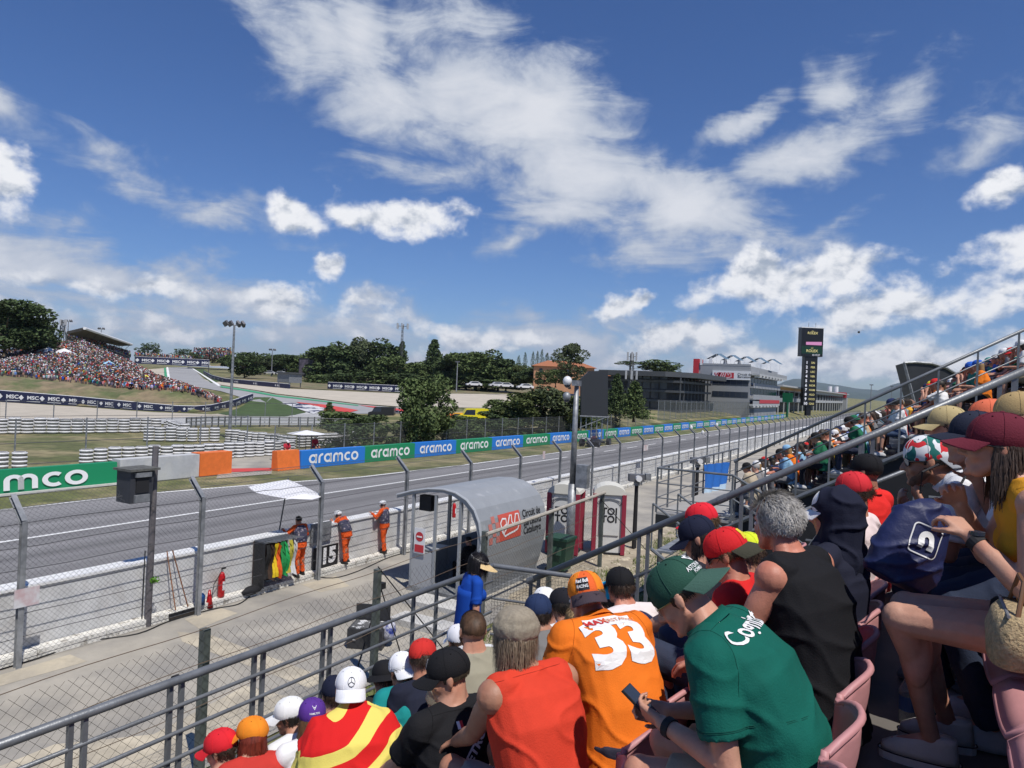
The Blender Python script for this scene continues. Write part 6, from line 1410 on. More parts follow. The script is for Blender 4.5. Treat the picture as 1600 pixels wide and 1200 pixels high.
def cap_on(r, M, col, yaw=0.0, brim=None, style='cap', seams=True, tilt=0.0, panel=None, under=None):
    drp = .42 if abs(yaw) > 1.6 else .10
    Mc = cloth(col); Mb = cloth(brim or col); cc_ = Vector((0, -.012, 0)); Mh = M @ Matrix.Translation(cc_) @ Matrix.Rotation(yaw, 4, 'Z') @ Matrix.Rotation(tilt, 4, 'X') @ Matrix.Translation(-cc_)
    # the crown keeps the head's long axis; only the brim turns
    fl = 1 if abs(yaw) < 1.0 or abs(abs(yaw)-pi) < .6 else 1
    mb = MB(); n, m_ = 32, 9; V = [hat_pt(Mh, 2*pi*i/n, j/m_) for j in range(m_) for i in range(n)]; V.append(hat_pt(Mh, 0, 1)); T_ = len(V)-1
    F_ = [(j*n+i, j*n+(i+1) % n, (j+1)*n+(i+1) % n, (j+1)*n+i)[::-1] for j in range(m_-1) for i in range(n)]+[((m_-1)*n+i, T_, (m_-1)*n+(i+1) % n) for i in range(n)]
    b0 = len(V); V += [Mh @ (Vector((0, -.012, .012))+Vector((sin(2*pi*i/n)*.080, cos(2*pi*i/n)*.100, 0))) for i in range(n)]; F_ += [(i, (i+1) % n, b0+(i+1) % n, b0+i) for i in range(n)]
    mb.add(V, F_); 
    if panel:
        mats = [Mc, cloth(panel)]; c = mb.build('cap', mats, r, smooth=True, world=False, fix=True)
        for p in c.data.polygons:
            cc = Mh.inverted() @ p.center
            if abs(atan2(cc.x, cc.y)) < .62: p.material_index = 1
    else: c = mb.build('cap', Mc, r, smooth=True, world=False, fix=True)
    if style == 'cap':
        if seams:
            mb = MB()
            for i in range(6): a = pi/6+i*pi/3; mb.path([hat_pt(Mh, a, v/8, .0008) for v in range(9)], .0013, 4)
            mb.build('seam', Mc, c, world=False); MB().ball(hat_pt(Mh, 0, 1), (.009, .009, .005), 8, 5).build('button', Mb, c, world=False); ey = MB(); [ey.ball(hat_pt(Mh, pi/3*i, .62, .0006), .0032, 6, 4) for i in range(6)]; ey.build('eyelets', cloth(tuple(v*.4 for v in col)), c, world=False)
        nu, nv = 18, 6; top = []
        for j in range(nv+1):
            for i in range(nu+1):
                a = radians(-68+136*i/nu); q = j/nv; x = sin(a)*(.087+.004*q); y0 = -.012+cos(a)*.106; y = y0+q*.078*cos(a)**.55*(1 if cos(a) > 0 else 0); z = .031-.030*(sin(a)**2)*(.4+.6*q)-.012*q-drp*.078*q*cos(a)**.55; top.append(Vector((x, y, z)))
        W_ = nu+1; N_ = len(top); V = [Mh @ t for t in top]+[Mh @ (t-Vector((0, 0, .004))) for t in top]; F_ = []
        for j in range(nv):
            for i in range(nu): q = (j*W_+i, j*W_+i+1, (j+1)*W_+i+1, (j+1)*W_+i); F_ += [q, tuple(N_+k for k in q[::-1])]
        ed = [i for i in range(W_)]+[j*W_+nu for j in range(1, nv+1)]+[nv*W_+i for i in range(nu-1, -1, -1)]+[j*W_ for j in range(nv-1, 0, -1)]
        F_ += [(a, b, N_+b, N_+a) for a, b in zip(ed, ed[1:]+ed[:1])]
        MB().add(V, F_).build('brim', Mb, c, smooth=False, world=False, fix=True)
    elif style == 'bucket':
        V = []; n = 28
        for q in (0, .5, 1):
            for i in range(n): a = 2*pi*i/n; V.append(Mh @ Vector((sin(a)*(.088+.055*q), -.012+cos(a)*(.107+.055*q), .034-.035*q)))
        MB().add(V, [(j*n+i, j*n+(i+1) % n, (j+1)*n+(i+1) % n, (j+1)*n+i) for j in range(2) for i in range(n)]).build('brim', Mb, c, world=False, smooth=True)
    return c, Mh
def on_cap(c, Mh, shape, az, v0, size, M_, name='lettering', off=.003, sx=1.0):
    mb = MB(); mb.add([hat_pt(Mh, az-a*size*sx/.095, min(.98, v0+b*size/.13), off) for a, b in subdiv(shape, 1)[0]], subdiv(shape, 1)[1]); mb.build(name, M_, c, world=False)
_sd = {}
def subdiv(shape, k=1):
    key = (id(shape), k)
    if key in _sd: return _sd[key][0]
    bm = bmesh.new(); vs = [bm.verts.new((a, b, 0)) for a, b in shape[0]]
    for f in shape[1]:
        try: bm.faces.new([vs[i] for i in f])
        except ValueError: pass
    bmesh.ops.triangulate(bm, faces=bm.faces[:])
    for _ in range(k): bmesh.ops.subdivide_edges(bm, edges=[e for e in bm.edges if e.calc_length() > .12], cuts=1, use_grid_fill=True); bmesh.ops.triangulate(bm, faces=bm.faces[:])
    bm.verts.index_update(); r = ([(v.co.x, v.co.y) for v in bm.verts], [tuple(v.index for v in f.verts) for f in bm.faces]); bm.free(); _sd[key] = (r, shape); return r
def on_shirt(person, shape, c, ux, uy, size, M_, name='lettering', off=.004, sx=1.0, part='shirt', k=2):
    me = person[part].data; bvh = person.setdefault('bvh_'+part, BVHTree.FromPolygons([v.co for v in me.vertices], [p.vertices for p in me.polygons]))
    ux = Vector(ux).normalized(); uy = Vector(uy); uy = (uy-ux*uy.dot(ux)).normalized(); n = ux.cross(uy); V = []; S = subdiv(shape, k)
    for a, b in S[0]:
        o = Vector(c)+ux*(a*size*sx)+uy*(b*size)+n*.35; h = bvh.ray_cast(o, -n, .8)
        V.append((h[0]+n*off) if h[0] is not None else None)
    F_ = [f for f in S[1] if all(V[i] is not None for i in f)]; V = [v if v is not None else Vector() for v in V]
    MB().add(V, F_).build(name, M_, person[part], world=False)
def person(root, label, lean=.5, s=1.0, fem=False, sk='fair', shirt=(.5, .5, .5), sleeve='short', legs='trousers', legcol=(.03, .04, .07), hpitch=.2, hyaw=0.0, hroll=0.0, hands=None, palms=None, curl=.55,
           hair=None, hcol=(.05, .03, .02), hlen=.05, hn=1200, vox=.010, stand=False, knees=None, feet=None, shoecol=(.5, .5, .5), elbow_out=.5, build=1.0, glasses=None, name='person', cat='person', group=None, watch=False, collar=False, wr=.006, pose_parts=True, beard=None, tank=False, twist=0.0, has_hat=False):
    r = root; tag(r, label, cat, group)
    z0 = .09 if not stand else .93*s; P, A, H0 = spine(lean, s, z0)
    hw = 1.0 if not fem else .88; b = build
    fr = [(Vector((1, 0, 0)), Vector((0, cos(a), -sin(a)))) for a in [A[0]*.5]+[(A[0]+A[1])/2, (A[1]+A[2])/2, A[2]]]
    Xs = Vector((cos(twist), sin(twist), 0)); 
    fr[2] = (Vector((cos(twist*.6), sin(twist*.6), 0)), fr[2][1]); fr[3] = (Xs, fr[3][1])
    up3 = Vector((0, sin(A[2]), cos(A[2])))
    def torso(mb, inf, top=True, cut=False):
        wid = (.172, .158, .178, .185); dep = (.120, .108, .120, .112); rings = []
        lowz = P[0]-Vector((0, sin(A[0]), cos(A[0])))*.10
        rings.append(ringf(lowz, (wid[0]*(.9 if inf == 0 else 1.02)*hw*b+inf), dep[0]*(.9 if inf == 0 else 1.05)*b+inf, *fr[0])); rings.append(ringf(P[0], (wid[0]*hw*(1.06 if fem else 1)*b+inf), dep[0]*b+inf, *fr[0]))
        rings.append(ringf(P[1], (wid[1]*hw*b+inf), dep[1]*b*(1.1 if b > 1.05 else 1)+inf, *fr[1])); rings.append(ringf(P[2], (wid[2]*hw*b+inf), dep[2]*b+inf, *fr[2]))
        rings.append(ringf(P[2].lerp(P[3], .62), (wid[3]*hw*b*.93+inf), dep[3]*b*.86+inf, *fr[3])); rings.append(ringf(P[3]-up3*.005, (.105*hw+inf*.7), .070+inf*.6, *fr[3])); rings.append(ringf(P[3]+up3*.028, .062+inf*.5, .058+inf*.5, *fr[3]))
        mb.loft(rings)
        for sd_ in (-1, 1):
            e_ = Sh[sd_]+up3*.004; a_ = P[3]-up3*.012+Xs*sd_*.05*hw
            if cut: cap_(mb, a_, .047+inf*.7, a_.lerp(e_, .72)-up3*.002, .054*b+inf)
            else: cap_(mb, a_, .050+inf*.7, e_, .056*b+inf)
        if fem and inf == 0 or fem:
            for sd_ in (-1, 1): ell(mb, P[2]+fr[2][0]*sd_*.075+fr[2][1]*.085-up3*.01, (.060+inf*.7, .055+inf*.7, .060+inf*.7))
    Sh = {sd_: P[3]-up3*.045+Xs*sd_*.178*hw*(.5+.5*b) for sd_ in (-1, 1)}
    H = H0.copy(); HM = Matrix.Translation(H) @ Matrix.Rotation(-hyaw, 4, 'Z') @ Matrix.Rotation(-hpitch, 4, 'X') @ Matrix.Rotation(hroll, 4, 'Y')
    hs = .97 if fem else 1.0; HM = HM @ Matrix.Scale(hs, 4)
    # limbs
    hands = hands or {}; K = {}; E_ = {}; Wr = {}; F_ = {}
    kn = knees or {}; ft = feet or {}
    for sd_ in (-1, 1):
        if stand: K[sd_] = Vector(kn.get(sd_, (sd_*.10, .03, .50*s))); F_[sd_] = Vector(ft.get(sd_, (sd_*.12, -.02, .09)))
        else: K[sd_] = Vector(kn.get(sd_, (sd_*.13, .44, .085))); F_[sd_] = Vector(ft.get(sd_, (sd_*.13, .42, -.36)))
        tgt = Vector(hands.get(sd_, (sd_*.13, .34, .17) if not stand else (sd_*.25, .05, .80)))
        hint = Vector((sd_*elbow_out, -.5, -.6)); E_[sd_], Wr[sd_] = ik(Sh[sd_], tgt, .285*s, .255*s, hint)
    body = MB(); torso(body, 0.0); head_mesh(body, HM, fem)
    cap_(body, P[3]-up3*.03, .064 if not fem else .054, HM @ Vector((0, -.022, -.045)), .053 if not fem else .045); [cap_(body, P[3]-up3*.02+Xs*q_*.055, .045, HM @ Vector((q_*.02, -.03, -.05)), .035) for q_ in (-1, 1)]
    pl = palms or {}
    for sd_ in (-1, 1):
        um = Sh[sd_].lerp(E_[sd_], .38); cap_(body, Sh[sd_]-up3*.006-Xs*sd_*.012, .050*b, um, .046*(.4+.6*b)); cap_(body, um, .046*(.4+.6*b), E_[sd_], .037); cap_(body, P[3]-up3*.03+Xs*sd_*.08, .055*b, Sh[sd_]-Xs*sd_*.02, .052*b); mid = E_[sd_].lerp(Wr[sd_], .25); cap_(body, E_[sd_], .038, mid, .040); cap_(body, mid, .040, Wr[sd_], .0255)
        dW = (Wr[sd_]-E_[sd_]).normalized(); hd = dW; pm = Vector(pl.get(sd_, (0, 0, -1)))
        if isinstance(curl, dict): cu = curl.get(sd_, .5)
        else: cu = curl
        if vox <= .0125: hand(body, Wr[sd_], hd, pm, sd_, cu)
        else: hand(body, Wr[sd_], hd, pm, sd_, cu, s=1.15)
        hip = Vector((sd_*.085*hw, .0, z0+(.0 if not stand else -.02))); cap_(body, hip, .088*b, K[sd_], .057); c2 = K[sd_].lerp(F_[sd_], .3)+Vector((0, -.012, 0)); cap_(body, K[sd_]+Vector((0, .006, .004)), .056, c2, .046); ell(body, K[sd_].lerp(F_[sd_], .28)+Vector((0, -.026, 0)), (.048, .050, .115)); cap_(body, c2, .050, K[sd_].lerp(F_[sd_], .75), .034); cap_(body, K[sd_].lerp(F_[sd_], .75), .034, F_[sd_], .031)
        cap_(body, F_[sd_], .036, F_[sd_]+Vector((0, .12, -.045)), .03)
    me = remesh(body, vox, 3 if vox < .008 else 2, 'body', .4); bo = link_mesh(me, 'body', skin(sk), r, True, world=False); out = dict(root=r, body=bo, H=HM, P=P, A=A, up3=up3, Sh=Sh, E=E_, W=Wr, K=K, F=F_, X=Xs)
    # shirt
    if shirt is not None:
        inf = .014; sh_ = MB(); torso(sh_, inf, cut=(sleeve == 'none'))
        for sd_ in (-1, 1):
            if sleeve == 'short': e = Sh[sd_].lerp(E_[sd_], .74); sh_.ball(Sh[sd_], .064*b+.006, 12, 8); sh_.tube(Sh[sd_], e, .065*b+.005, .060*b+.006, 14)
            elif sleeve == 'long': cap_(sh_, Sh[sd_], .068*b, E_[sd_], .053); cap_(sh_, E_[sd_], .053, Wr[sd_].lerp(E_[sd_], .06), .037)
        me = remesh(sh_, max(.0085, vox), 3, 'shirt'); wrinkle(me, wr, seed=len(bpy.data.meshes) % 31); Ms = shirt if isinstance(shirt, bpy.types.Material) else cloth(shirt); so_ = link_mesh(me, 'shirt', Ms, r, True, world=False); out['shirt'] = so_
        if vox < .0085:
            bv = BVHTree.FromPolygons([v.co for v in me.vertices], [p.vertices for p in me.polygons]); Msm = cloth(tuple(c*.55 for c in shirt)) if not isinstance(shirt, bpy.types.Material) else Ms; mbs = MB()
            def ring_(c, ax, rad=.3, arcs=(0, 360)):
                u = ax.cross(Vector((0, 0, 1))); u = u.normalized() if u.length > .01 else Vector((1, 0, 0)); v = ax.cross(u).normalized(); pts = []
                for i in range(41):
                    a_ = radians(arcs[0]+(arcs[1]-arcs[0])*i/40); dd = u*cos(a_)+v*sin(a_); h = bv.ray_cast(c+dd*.004, dd, rad)
                    if h[0] is not None: pts.append(h[0]+dd*.0006)
                if len(pts) > 8: mbs.path(pts, .0013, 4)
            if sleeve == 'short':
                for sd_ in (-1, 1): ax_ = (E_[sd_]-Sh[sd_]).normalized(); ring_(Sh[sd_].lerp(E_[sd_], .64), ax_); ring_(Sh[sd_].lerp(E_[sd_], .655), ax_); ring_(Sh[sd_]-Xs*sd_*.012, (Xs*sd_+up3*.35).normalized(), .16)
            ring_(P[3]+up3*.016, up3, .2)
            if mbs.v: mbs.build('seam', Msm, so_, world=False)
        if collar:
            nd = (HM @ Vector((0, -.018, -.055))-P[3]).normalized(); c0 = P[3]+up3*.012; Yv = fr[3][1]; V = []
            for j, (w_, h_) in enumerate(((.074, -.012), (.070, .032), (.078, .036), (.090, .004))):
                V.append([c0+Xs*(cos(a)*w_)+Yv*(sin(a)*w_*.98)+nd*h_ for a in [radians(-250+320*i/20) if False else radians(110+320*i/20) for i in range(21)]])
            mb = MB(); n = 21
            mb.add([p for v in V for p in v], [(j*n+i, j*n+i+1, (j+1)*n+i+1, (j+1)*n+i) for j in range(3) for i in range(n-1)]); mb.build('collar', Ms, so_, smooth=True, world=False)
    if legs:
        lg = MB(); inf = .012
        rings = [ringf(P[0]-Vector((0, 0, .085)), .165*hw*b+inf, .115*b+inf, *fr[0]), ringf(P[0]+Vector((0, 0, .06)), .165*hw*b+inf, .112*b+inf, *fr[0])]; lg.loft(rings)
        for sd_ in (-1, 1):
            hip = Vector((sd_*.085*hw, .0, z0-(.02 if stand else 0)))
            if legs == 'shorts': lg.ball(hip, .105*b, 12, 8); lg.tube(hip, hip.lerp(K[sd_], .80), .105*b, .082, 14)
            elif legs == 'skirt': lg.ball(hip, .1, 12, 8); lg.tube(hip, hip.lerp(K[sd_], .42), .103, .090, 14)
            else: cap_(lg, hip, .102*b, K[sd_], .072); lg.ball(K[sd_], .072, 10, 8); lg.tube(K[sd_], F_[sd_]+Vector((0, 0, .0)), .068, .058, 12)
        me = remesh(lg, max(.010, vox), 2, 'trousers'); wrinkle(me, wr*.9, seed=5+len(bpy.data.meshes) % 17); out['legs'] = link_mesh(me, 'shorts' if legs != 'trousers' else 'trousers', cloth(legcol), r, True, world=False)
    if vox < .02:
        for sd_ in (-1, 1):
            f = F_[sd_]; mb = MB(); zf = f.z-.085; mb.loft([ringf(Vector((f.x, f.y+.035, z)), w_, l_, Vector((1, 0, 0)), Vector((0, 1, 0)), 16) for z, w_, l_ in ((zf, .047, .135), (zf+.025, .050, .138), (zf+.055, .045, .12), (zf+.085, .036, .07))]); mb.build('shoe', cloth(shoecol), r, smooth=True, world=False)
    if hair: hair_on(r, HM, hair, hcol, seed=len(bpy.data.objects) % 50, n=hn, length=hlen, hat=has_hat)
    if beard:
        mb = MB(); 
        for s_ in (-1, 1): cap_(mb, HM @ Vector((s_*.060, .005, -.040)), .022, HM @ Vector((s_*.024, .055, -.084)), .026, 10)
        cap_(mb, HM @ Vector((-.02, .060, -.092)), .025, HM @ Vector((.02, .060, -.092)), .025, 10)
        link_mesh(remesh(mb, .007, 2, 'beard'), 'beard', mat('beard', beard, .9, var=.4, vscale=80), r, True, world=False)
    if glasses:
        Mg = M_glass if glasses == 'dark' else mat('thin lens', (.35, .3, .2), .1, alpha=.35); mb = MB()
        for s_ in (-1, 1):
            V = [HM @ Vector((s_*.034+cos(a)*.027, .090-abs(s_*.034+cos(a)*.027)*.28, .006+sin(a)*.020)) for a in [2*pi*i/14 for i in range(14)]]; V2 = [v+HM.to_3x3() @ Vector((0, .004, 0)) for v in V]
            mb.add(V+V2, [tuple(range(14))[::-1], tuple(range(14, 28))]+[(i, (i+1) % 14, 14+(i+1) % 14, 14+i) for i in range(14)])
        g = mb.build('glasses', Mg, r, world=False); mb = MB()
        for s_ in (-1, 1): mb.path([HM @ Vector(q) for q in ((s_*.060, .076, .012), (s_*.074, .03, .010), (s_*.079, -.015, .004))], .0022 if glasses != 'dark' else .0035, 5)
        mb.path([HM @ Vector(q) for q in ((-.010, .090, .010), (0, .094, .012), (.010, .090, .010))], .0025, 5); mb.build('frame', M_black if glasses == 'dark' else mat('gold frame', (.45, .33, .12), .3, .9), g, world=False)
    elif vox < .0105:
        for s_ in (-1, 1):
            e = MB().ball(HM @ Vector((s_*.031, .071, -.002)), (.0125, .0125, .0105), 12, 8).build('eye', mat('eye white', (.6, .57, .54), .3), r, smooth=True, world=False); MB().ball(HM @ Vector((s_*.031, .081, -.003)), (.0055, .004, .0055), 8, 6).build('iris', M_black, e, world=False)
            mb = MB(); mb.path([HM @ Vector(q) for q in ((s_*.014, .092, .030), (s_*.032, .087, .034), (s_*.050, .070, .028))], [.003, .0042, .002], 6); mb.build('eyebrow', mat('brow hair', (.06, .035, .02), .8), r, world=False)
    return out
def seat_root(k, px, py, s=1.0, dx=.10, rz=radians(90), dz=0, dep=3.0, lmin=0.0):
    rx = XR(k)+dx+(.12 if k >= 5 else 0); Hw = D(px, py, dep); best = None
    for i in range(0, 76):
        L_ = radians(i); P, A, H = spine(L_, s); q = abs(rx-Hw.x-H.y*sin(rz))
        if best is None or q < best[0]: best = (q, L_, H)
    L_ = max(best[1], lmin); H = spine(L_, s)[2]; o = Matrix.Rotation(rz, 3, 'Z') @ H
    r = empty('person', Hw-o, rz=rz); r['_fz'] = ZF(k)-r.location.z; return r, L_
M_txt = mat('print white', (.75, .75, .75), .7); M_tred = mat('print red', (.55, .03, .03), .7)
def nt2(s, b=.0): return text2d(s, b)
CH = []
def near(k, px, py, label, cap=None, s=1.0, dx=.10, dz=0, dep=3.0, rz=90, hands_px=None, lmin=0.0, knee_h=.43, **kw):
    r, L_ = seat_root(k, px, py, s, dx, radians(rz), dz, dep, lmin); inv = wm(r).inverted(); fz = r['_fz']; del r['_fz']
    if hands_px: kw['hands'] = dict(kw.get('hands', {})); [kw['hands'].update({q: tuple(inv @ D(*v))}) for q, v in hands_px.items()]
    kn = kw.pop('knees', {-1: (-.13, .44, .085), 1: (.13, .44, .085)}); ft = kw.pop('feet', {-1: (-.13, .29, 0), 1: (.13, .31, 0)})
    kw['feet'] = {q: (v[0], v[1], fz+.095) for q, v in ft.items()}; kw['knees'] = {q: (v[0], v[1], fz+.095+knee_h) if True else v for q, v in kn.items()}
    p = person(r, label, lean=L_, s=s, has_hat=bool(cap), **kw); p['lean'] = L_
    if cap: p['cap'], p['capM'] = cap_on(r, p['H'], **cap)
    CH.append((label[:34], k, round(math.degrees(L_)), round(r.location.z-(ZF(k)+.46), 2), round(r.location.x-XR(k), 2), round(r.location.y, 2))); return p
def backframe(p, t=2.6):                                              # centre and axes on the upper back; ux runs to the viewer's right
    P = p['P']; i = int(t); c = P[i].lerp(P[min(i+1, 3)], t-i); a = p['A'][min(i, 2)]; up = Vector((0, sin(a), cos(a))); return c, p['X'], up
# man in green (subject)
g = near(4, 1064, 933, 'man in a green polo and backwards green cap looking down at his phone', dep=2.4, rz=90, cap=dict(col=(.022, .075, .052), yaw=pi, brim=(.05, .11, .085), tilt=0), s=1.03, build=1.10, sk='fair', shirt=(.004, .10, .074), legs='shorts', legcol=(.36, .30, .20), hpitch=.75, hyaw=-.05,
         hands_px={-1: (1035, 1130, 2.3), 1: (1045, 1110, 2.5)}, palms={-1: (.8, .1, .5), 1: (-.8, -.1, .5)}, curl=.85, hair='short', hcol=(.035, .02, .012), hlen=.02, hn=1600, vox=.0068, glasses='thin', collar=True, elbow_out=.25, shoecol=(.4, .4, .4), wr=.007)
c, X, up = backframe(g, 2.72); on_shirt(g, nt2('Cognizant', .02), c+X*.02, X, up, .085, M_txt)
c, X, up = backframe(g, 3.0); on_shirt(g, nt2('ASTON MARTIN', .01), c+up*.02, X, up, .018, M_txt, k=1)
S, E_ = g['Sh'][-1], g['E'][-1]; ax = (E_-S).normalized(); mid = S.lerp(E_, .45)
for i, (t, z) in enumerate((('EPOS', .020), ('CRYPTO', .016), ('HUGO', .016), ('PEROXIDE', .013))): on_shirt(g, nt2(t, .01), mid+ax*(.028*i-.02), Vector((0, 1, 0)), -ax, z, M_txt, k=1) if False else on_shirt(g, nt2(t, .01), mid+ax*(.028*i-.02), ax.cross(Vector((-1, 0, 0))), -ax, z, M_txt, k=1)
on_cap(g['cap'], g['capM'], nt2('ASTON MARTIN', .01), 0, .16, .018, M_txt); on_cap(g['cap'], g['capM'], nt2('FORMULA ONE', .01), 0, .06, .013, M_txt)
on_cap(g['cap'], g['capM'], stroke2d([[(-.5, .2), (0, -.3), (.5, .2), (.15, .1), (0, .25), (-.15, .1), (-.5, .2)]], .16), 0, .40, .05, M_txt, 'wing_emblem')
bm_ = g['capM']; mb = MB(); decal(mb, stroke2d([[(-.5, .3), (-.15, -.4), (.15, .3)], arc(.25, .05, .28, 0, 360, 14)], .09), bm_ @ Vector((0, .135, .030)), -(bm_.to_3x3() @ Vector((1, 0, 0))), bm_.to_3x3() @ Vector((0, -1, -.10)), .05, .004); mb.build('brim_emblem', mat('print cream', (.5, .48, .38), .7), g['cap'], world=False)
Wl, Wg = g['W'][-1], g['W'][1]; ph = (Wl+Wg)/2+Vector((0, .085, .02)); r = empty('phone', g['root'].matrix_world @ ph if False else wm(g['root']) @ ph, 'black smartphone held by the man in the green polo', 'phone')
Mx = Matrix.Rotation(radians(90), 4, 'Z') @ Matrix.Rotation(radians(35), 4, 'X'); MB().box((-.037, -.075, -.004), (.037, .075, .004), Mx).build('body', M_black, r, world=False); MB().box((-.034, -.072, .0045), (.034, .072, .005), Mx).build('screen', M_glass, r, world=False)
w_ = Wl.lerp(g['E'][-1], .12); d_ = (Wl-g['E'][-1]).normalized(); t = MB().tube(w_-d_*.012, w_+d_*.012, .033, n=14).build('wristwatch', M_black, g['root'], world=False)
# woman in red sleeveless top
w = near(3, 806, 1000, 'woman in a red sleeveless top and crumpled beige cap seen from behind', dep=2.95, rz=70, dx=-.06, s=1.0, fem=True, build=1.22, sk='tan', shirt=(.62, .05, .024), sleeve='none', legs='shorts', legcol=(.25, .22, .2), hpitch=.15, hyaw=.75,
         hands_px={-1: (690, 1185, 3.3), 1: (720, 1175, 3.5)}, hair='long', hcol=(.20, .15, .10), hlen=.15, hn=1900, vox=.0075, elbow_out=.35, shoecol=(.3, .2, .1), wr=.0075, twist=-.1)
cp, Mh = cap_on(w['root'], w['H'], (.38, .33, .25), style='soft', seams=False)
def softcap(p, col):
    r_, M = p['root'], p['H']; mb = MB(); ell(mb, M @ Vector((0, -.02, .060)), (.104, .124, .080), M.to_3x3()); ell(mb, M @ Vector((0, -.03, .088)), (.090, .108, .058), M.to_3x3()); me = remesh(mb, .006, 2, 'cap_crown')
    for v in me.vertices: q = Vector(v.co); n = noise.noise(q*22)+.6*noise.noise(q*45); v.co = q+v.normal*n*.0045
    link_mesh(me, 'cap_crown', mat('linen', col, .95, var=.16, vscale=90, bump=.6, bscale=260, spec=.1), cp, True, world=False)
    V = [[M @ Vector((sin(a)*(.089+o), -.012+cos(a)*(.109+o), z)) for a in [2*pi*i/28 for i in range(28)]] for o, z in ((.0, .010), (.004, .012), (.005, .040), (0, .042))]; MB().loft(V).build('band', mat('linen', col, .95), cp, world=False, fix=True)
softcap(w, (.36, .31, .235))
c, X, up = backframe(w, 3.0)
for sd_ in (.5, .85): pp = w['P'][3].lerp(w['Sh'][1], sd_)
# man in orange 33
o = near(3, 915, 935, 'man in an orange shirt with a large white number 33 and orange cap', dep=3.45, rz=55, cap=dict(col=(.80, .24, .02), yaw=pi*.80, brim=(.06, .045, .055), panel=(.75, .13, .03)), s=1.06, build=1.15, sk='red', shirt=(.74, .17, .014), legs='trousers', legcol=(.03, .03, .05), hpitch=.35, hyaw=-.2,
         hair='short', hcol=(.12, .07, .03), hlen=.02, hn=1000, vox=.0078, collar=True, wr=.007, hands={-1: (-.10, .45, .16), 1: (.14, .44, .16)})
c, X, up = backframe(o, 2.18); on_shirt(o, nt2('33', .05), c-up*.01, X, up, .30, M_txt, name='number', sx=1.1, k=3)
c, X, up = backframe(o, 2.80); on_shirt(o, ([(-.5, -.5), (.5, -.5), (.5, .5), (-.5, .5)], [(0, 1, 2, 3)]), c, X, up, .062, M_txt, name='name_panel', sx=4.0, k=4, off=.004)
on_shirt(o, nt2('MAX', .03), c-X*.072, X, up, .05, M_tred, off=.008, k=1); on_shirt(o, nt2('VERSTAPPEN', .0), c+X*.045, X, up, .033, mat('print orange', (.7, .25, .1), .7), off=.008, k=1)
on_cap(o['cap'], o['capM'], ([(-.5, -.5), (.5, -.5), (.5, .5), (-.5, .5)], [(0, 1, 2, 3)]), 0.25, .26, .052, mat('patch black', (.01, .01, .015), .7), 'patch', sx=1.35); on_cap(o['cap'], o['capM'], nt2('Red Bull', .03), .25, .33, .021, M_txt, off=.006); on_cap(o['cap'], o['capM'], nt2('RACING', .02), .25, .16, .016, M_txt, off=.006)
def puma(cap, M_, px_, py_, sz, mm):
    mb = MB(); decal(mb, stroke2d([[(-.5, .3), (-.1, .15), (.05, -.45)], [(.45, .5), (.15, .1), (0, -.1)], [(-.1, .15), (.15, .1)]], .13), M_ @ Vector((px_, py_, .026)), -(M_.to_3x3() @ Vector((1, 0, 0))), M_.to_3x3() @ Vector((0, -1, -.1)), sz, .005); mb.build('cat_emblem', mm, cap, world=False)
puma(o['cap'], o['capM'], -.045, .13, .035, M_txt)
mb = MB(); decal(mb, nt2('33', .04), o['capM'] @ Vector((.04, .13, .026)), -(o['capM'].to_3x3() @ Vector((1, 0, 0))), o['capM'].to_3x3() @ Vector((0, -1, -.1)), .04, .006); mb.build('number', M_txt, o['cap'], world=False)
# young man in black
def star(cap, M_, az, v, R_=.019, mm=None):
    ls = [arc(0, 0, 1, 0, 360, 24)]+[[(0, 0), (cos(radians(a)), sin(radians(a)))] for a in (90, 210, 330)]; on_cap(cap, M_, stroke2d(ls, .13), az, v, R_, mm or M_txt, 'star_emblem')
m_ = near(2, 700, 1056, 'young man in a black shirt and black cap looking left, clean shaven', dep=3.35, rz=78, cap=dict(col=(.012, .012, .013), yaw=0), s=.98, sk='fair', shirt=(.012, .012, .014), hpitch=.30, hyaw=-.75, hair='short', hcol=(.06, .045, .03), hlen=.012, hn=1400, vox=.0078, hands={-1: (-.12, .45, .13), 1: (.1, .42, .15)}, twist=-.15)
star(m_['cap'], m_['capM'], -.15, .36)
S, E_ = m_['Sh'][1], m_['E'][1]; c, X, up = backframe(m_, 2.95); on_shirt(m_, nt2('PETRONAS', .04), m_['P'][2].lerp(m_['P'][3], .35)+X*.07, (X*.75+up*.75), (up-X), .062, M_txt, k=1)
on_shirt(m_, ([(-.5, -.5), (0, -.5), (0, .5), (-.5, .5)], [(0, 1, 2, 3)]), m_['P'][3]-up*.04-X*.03, X, up, .03, M_txt, 'flag_patch'); on_shirt(m_, ([(0, -.5), (.5, -.5), (.5, .5), (0, .5)], [(0, 1, 2, 3)]), m_['P'][3]-up*.04-X*.03, X, up, .03, M_tred, 'flag_patch')
S, E_ = m_['Sh'][-1], m_['E'][-1]; ax = (E_-S).normalized(); mid = S.lerp(E_, .35)
for i, t in enumerate(('SOLERA', 'AMD', 'IWC', 'TOMMY')): on_shirt(m_, nt2(t, .02), mid+ax*(.035*i), ax.cross(Vector((-1, 0, 0))), -ax, .024, M_txt, k=1)
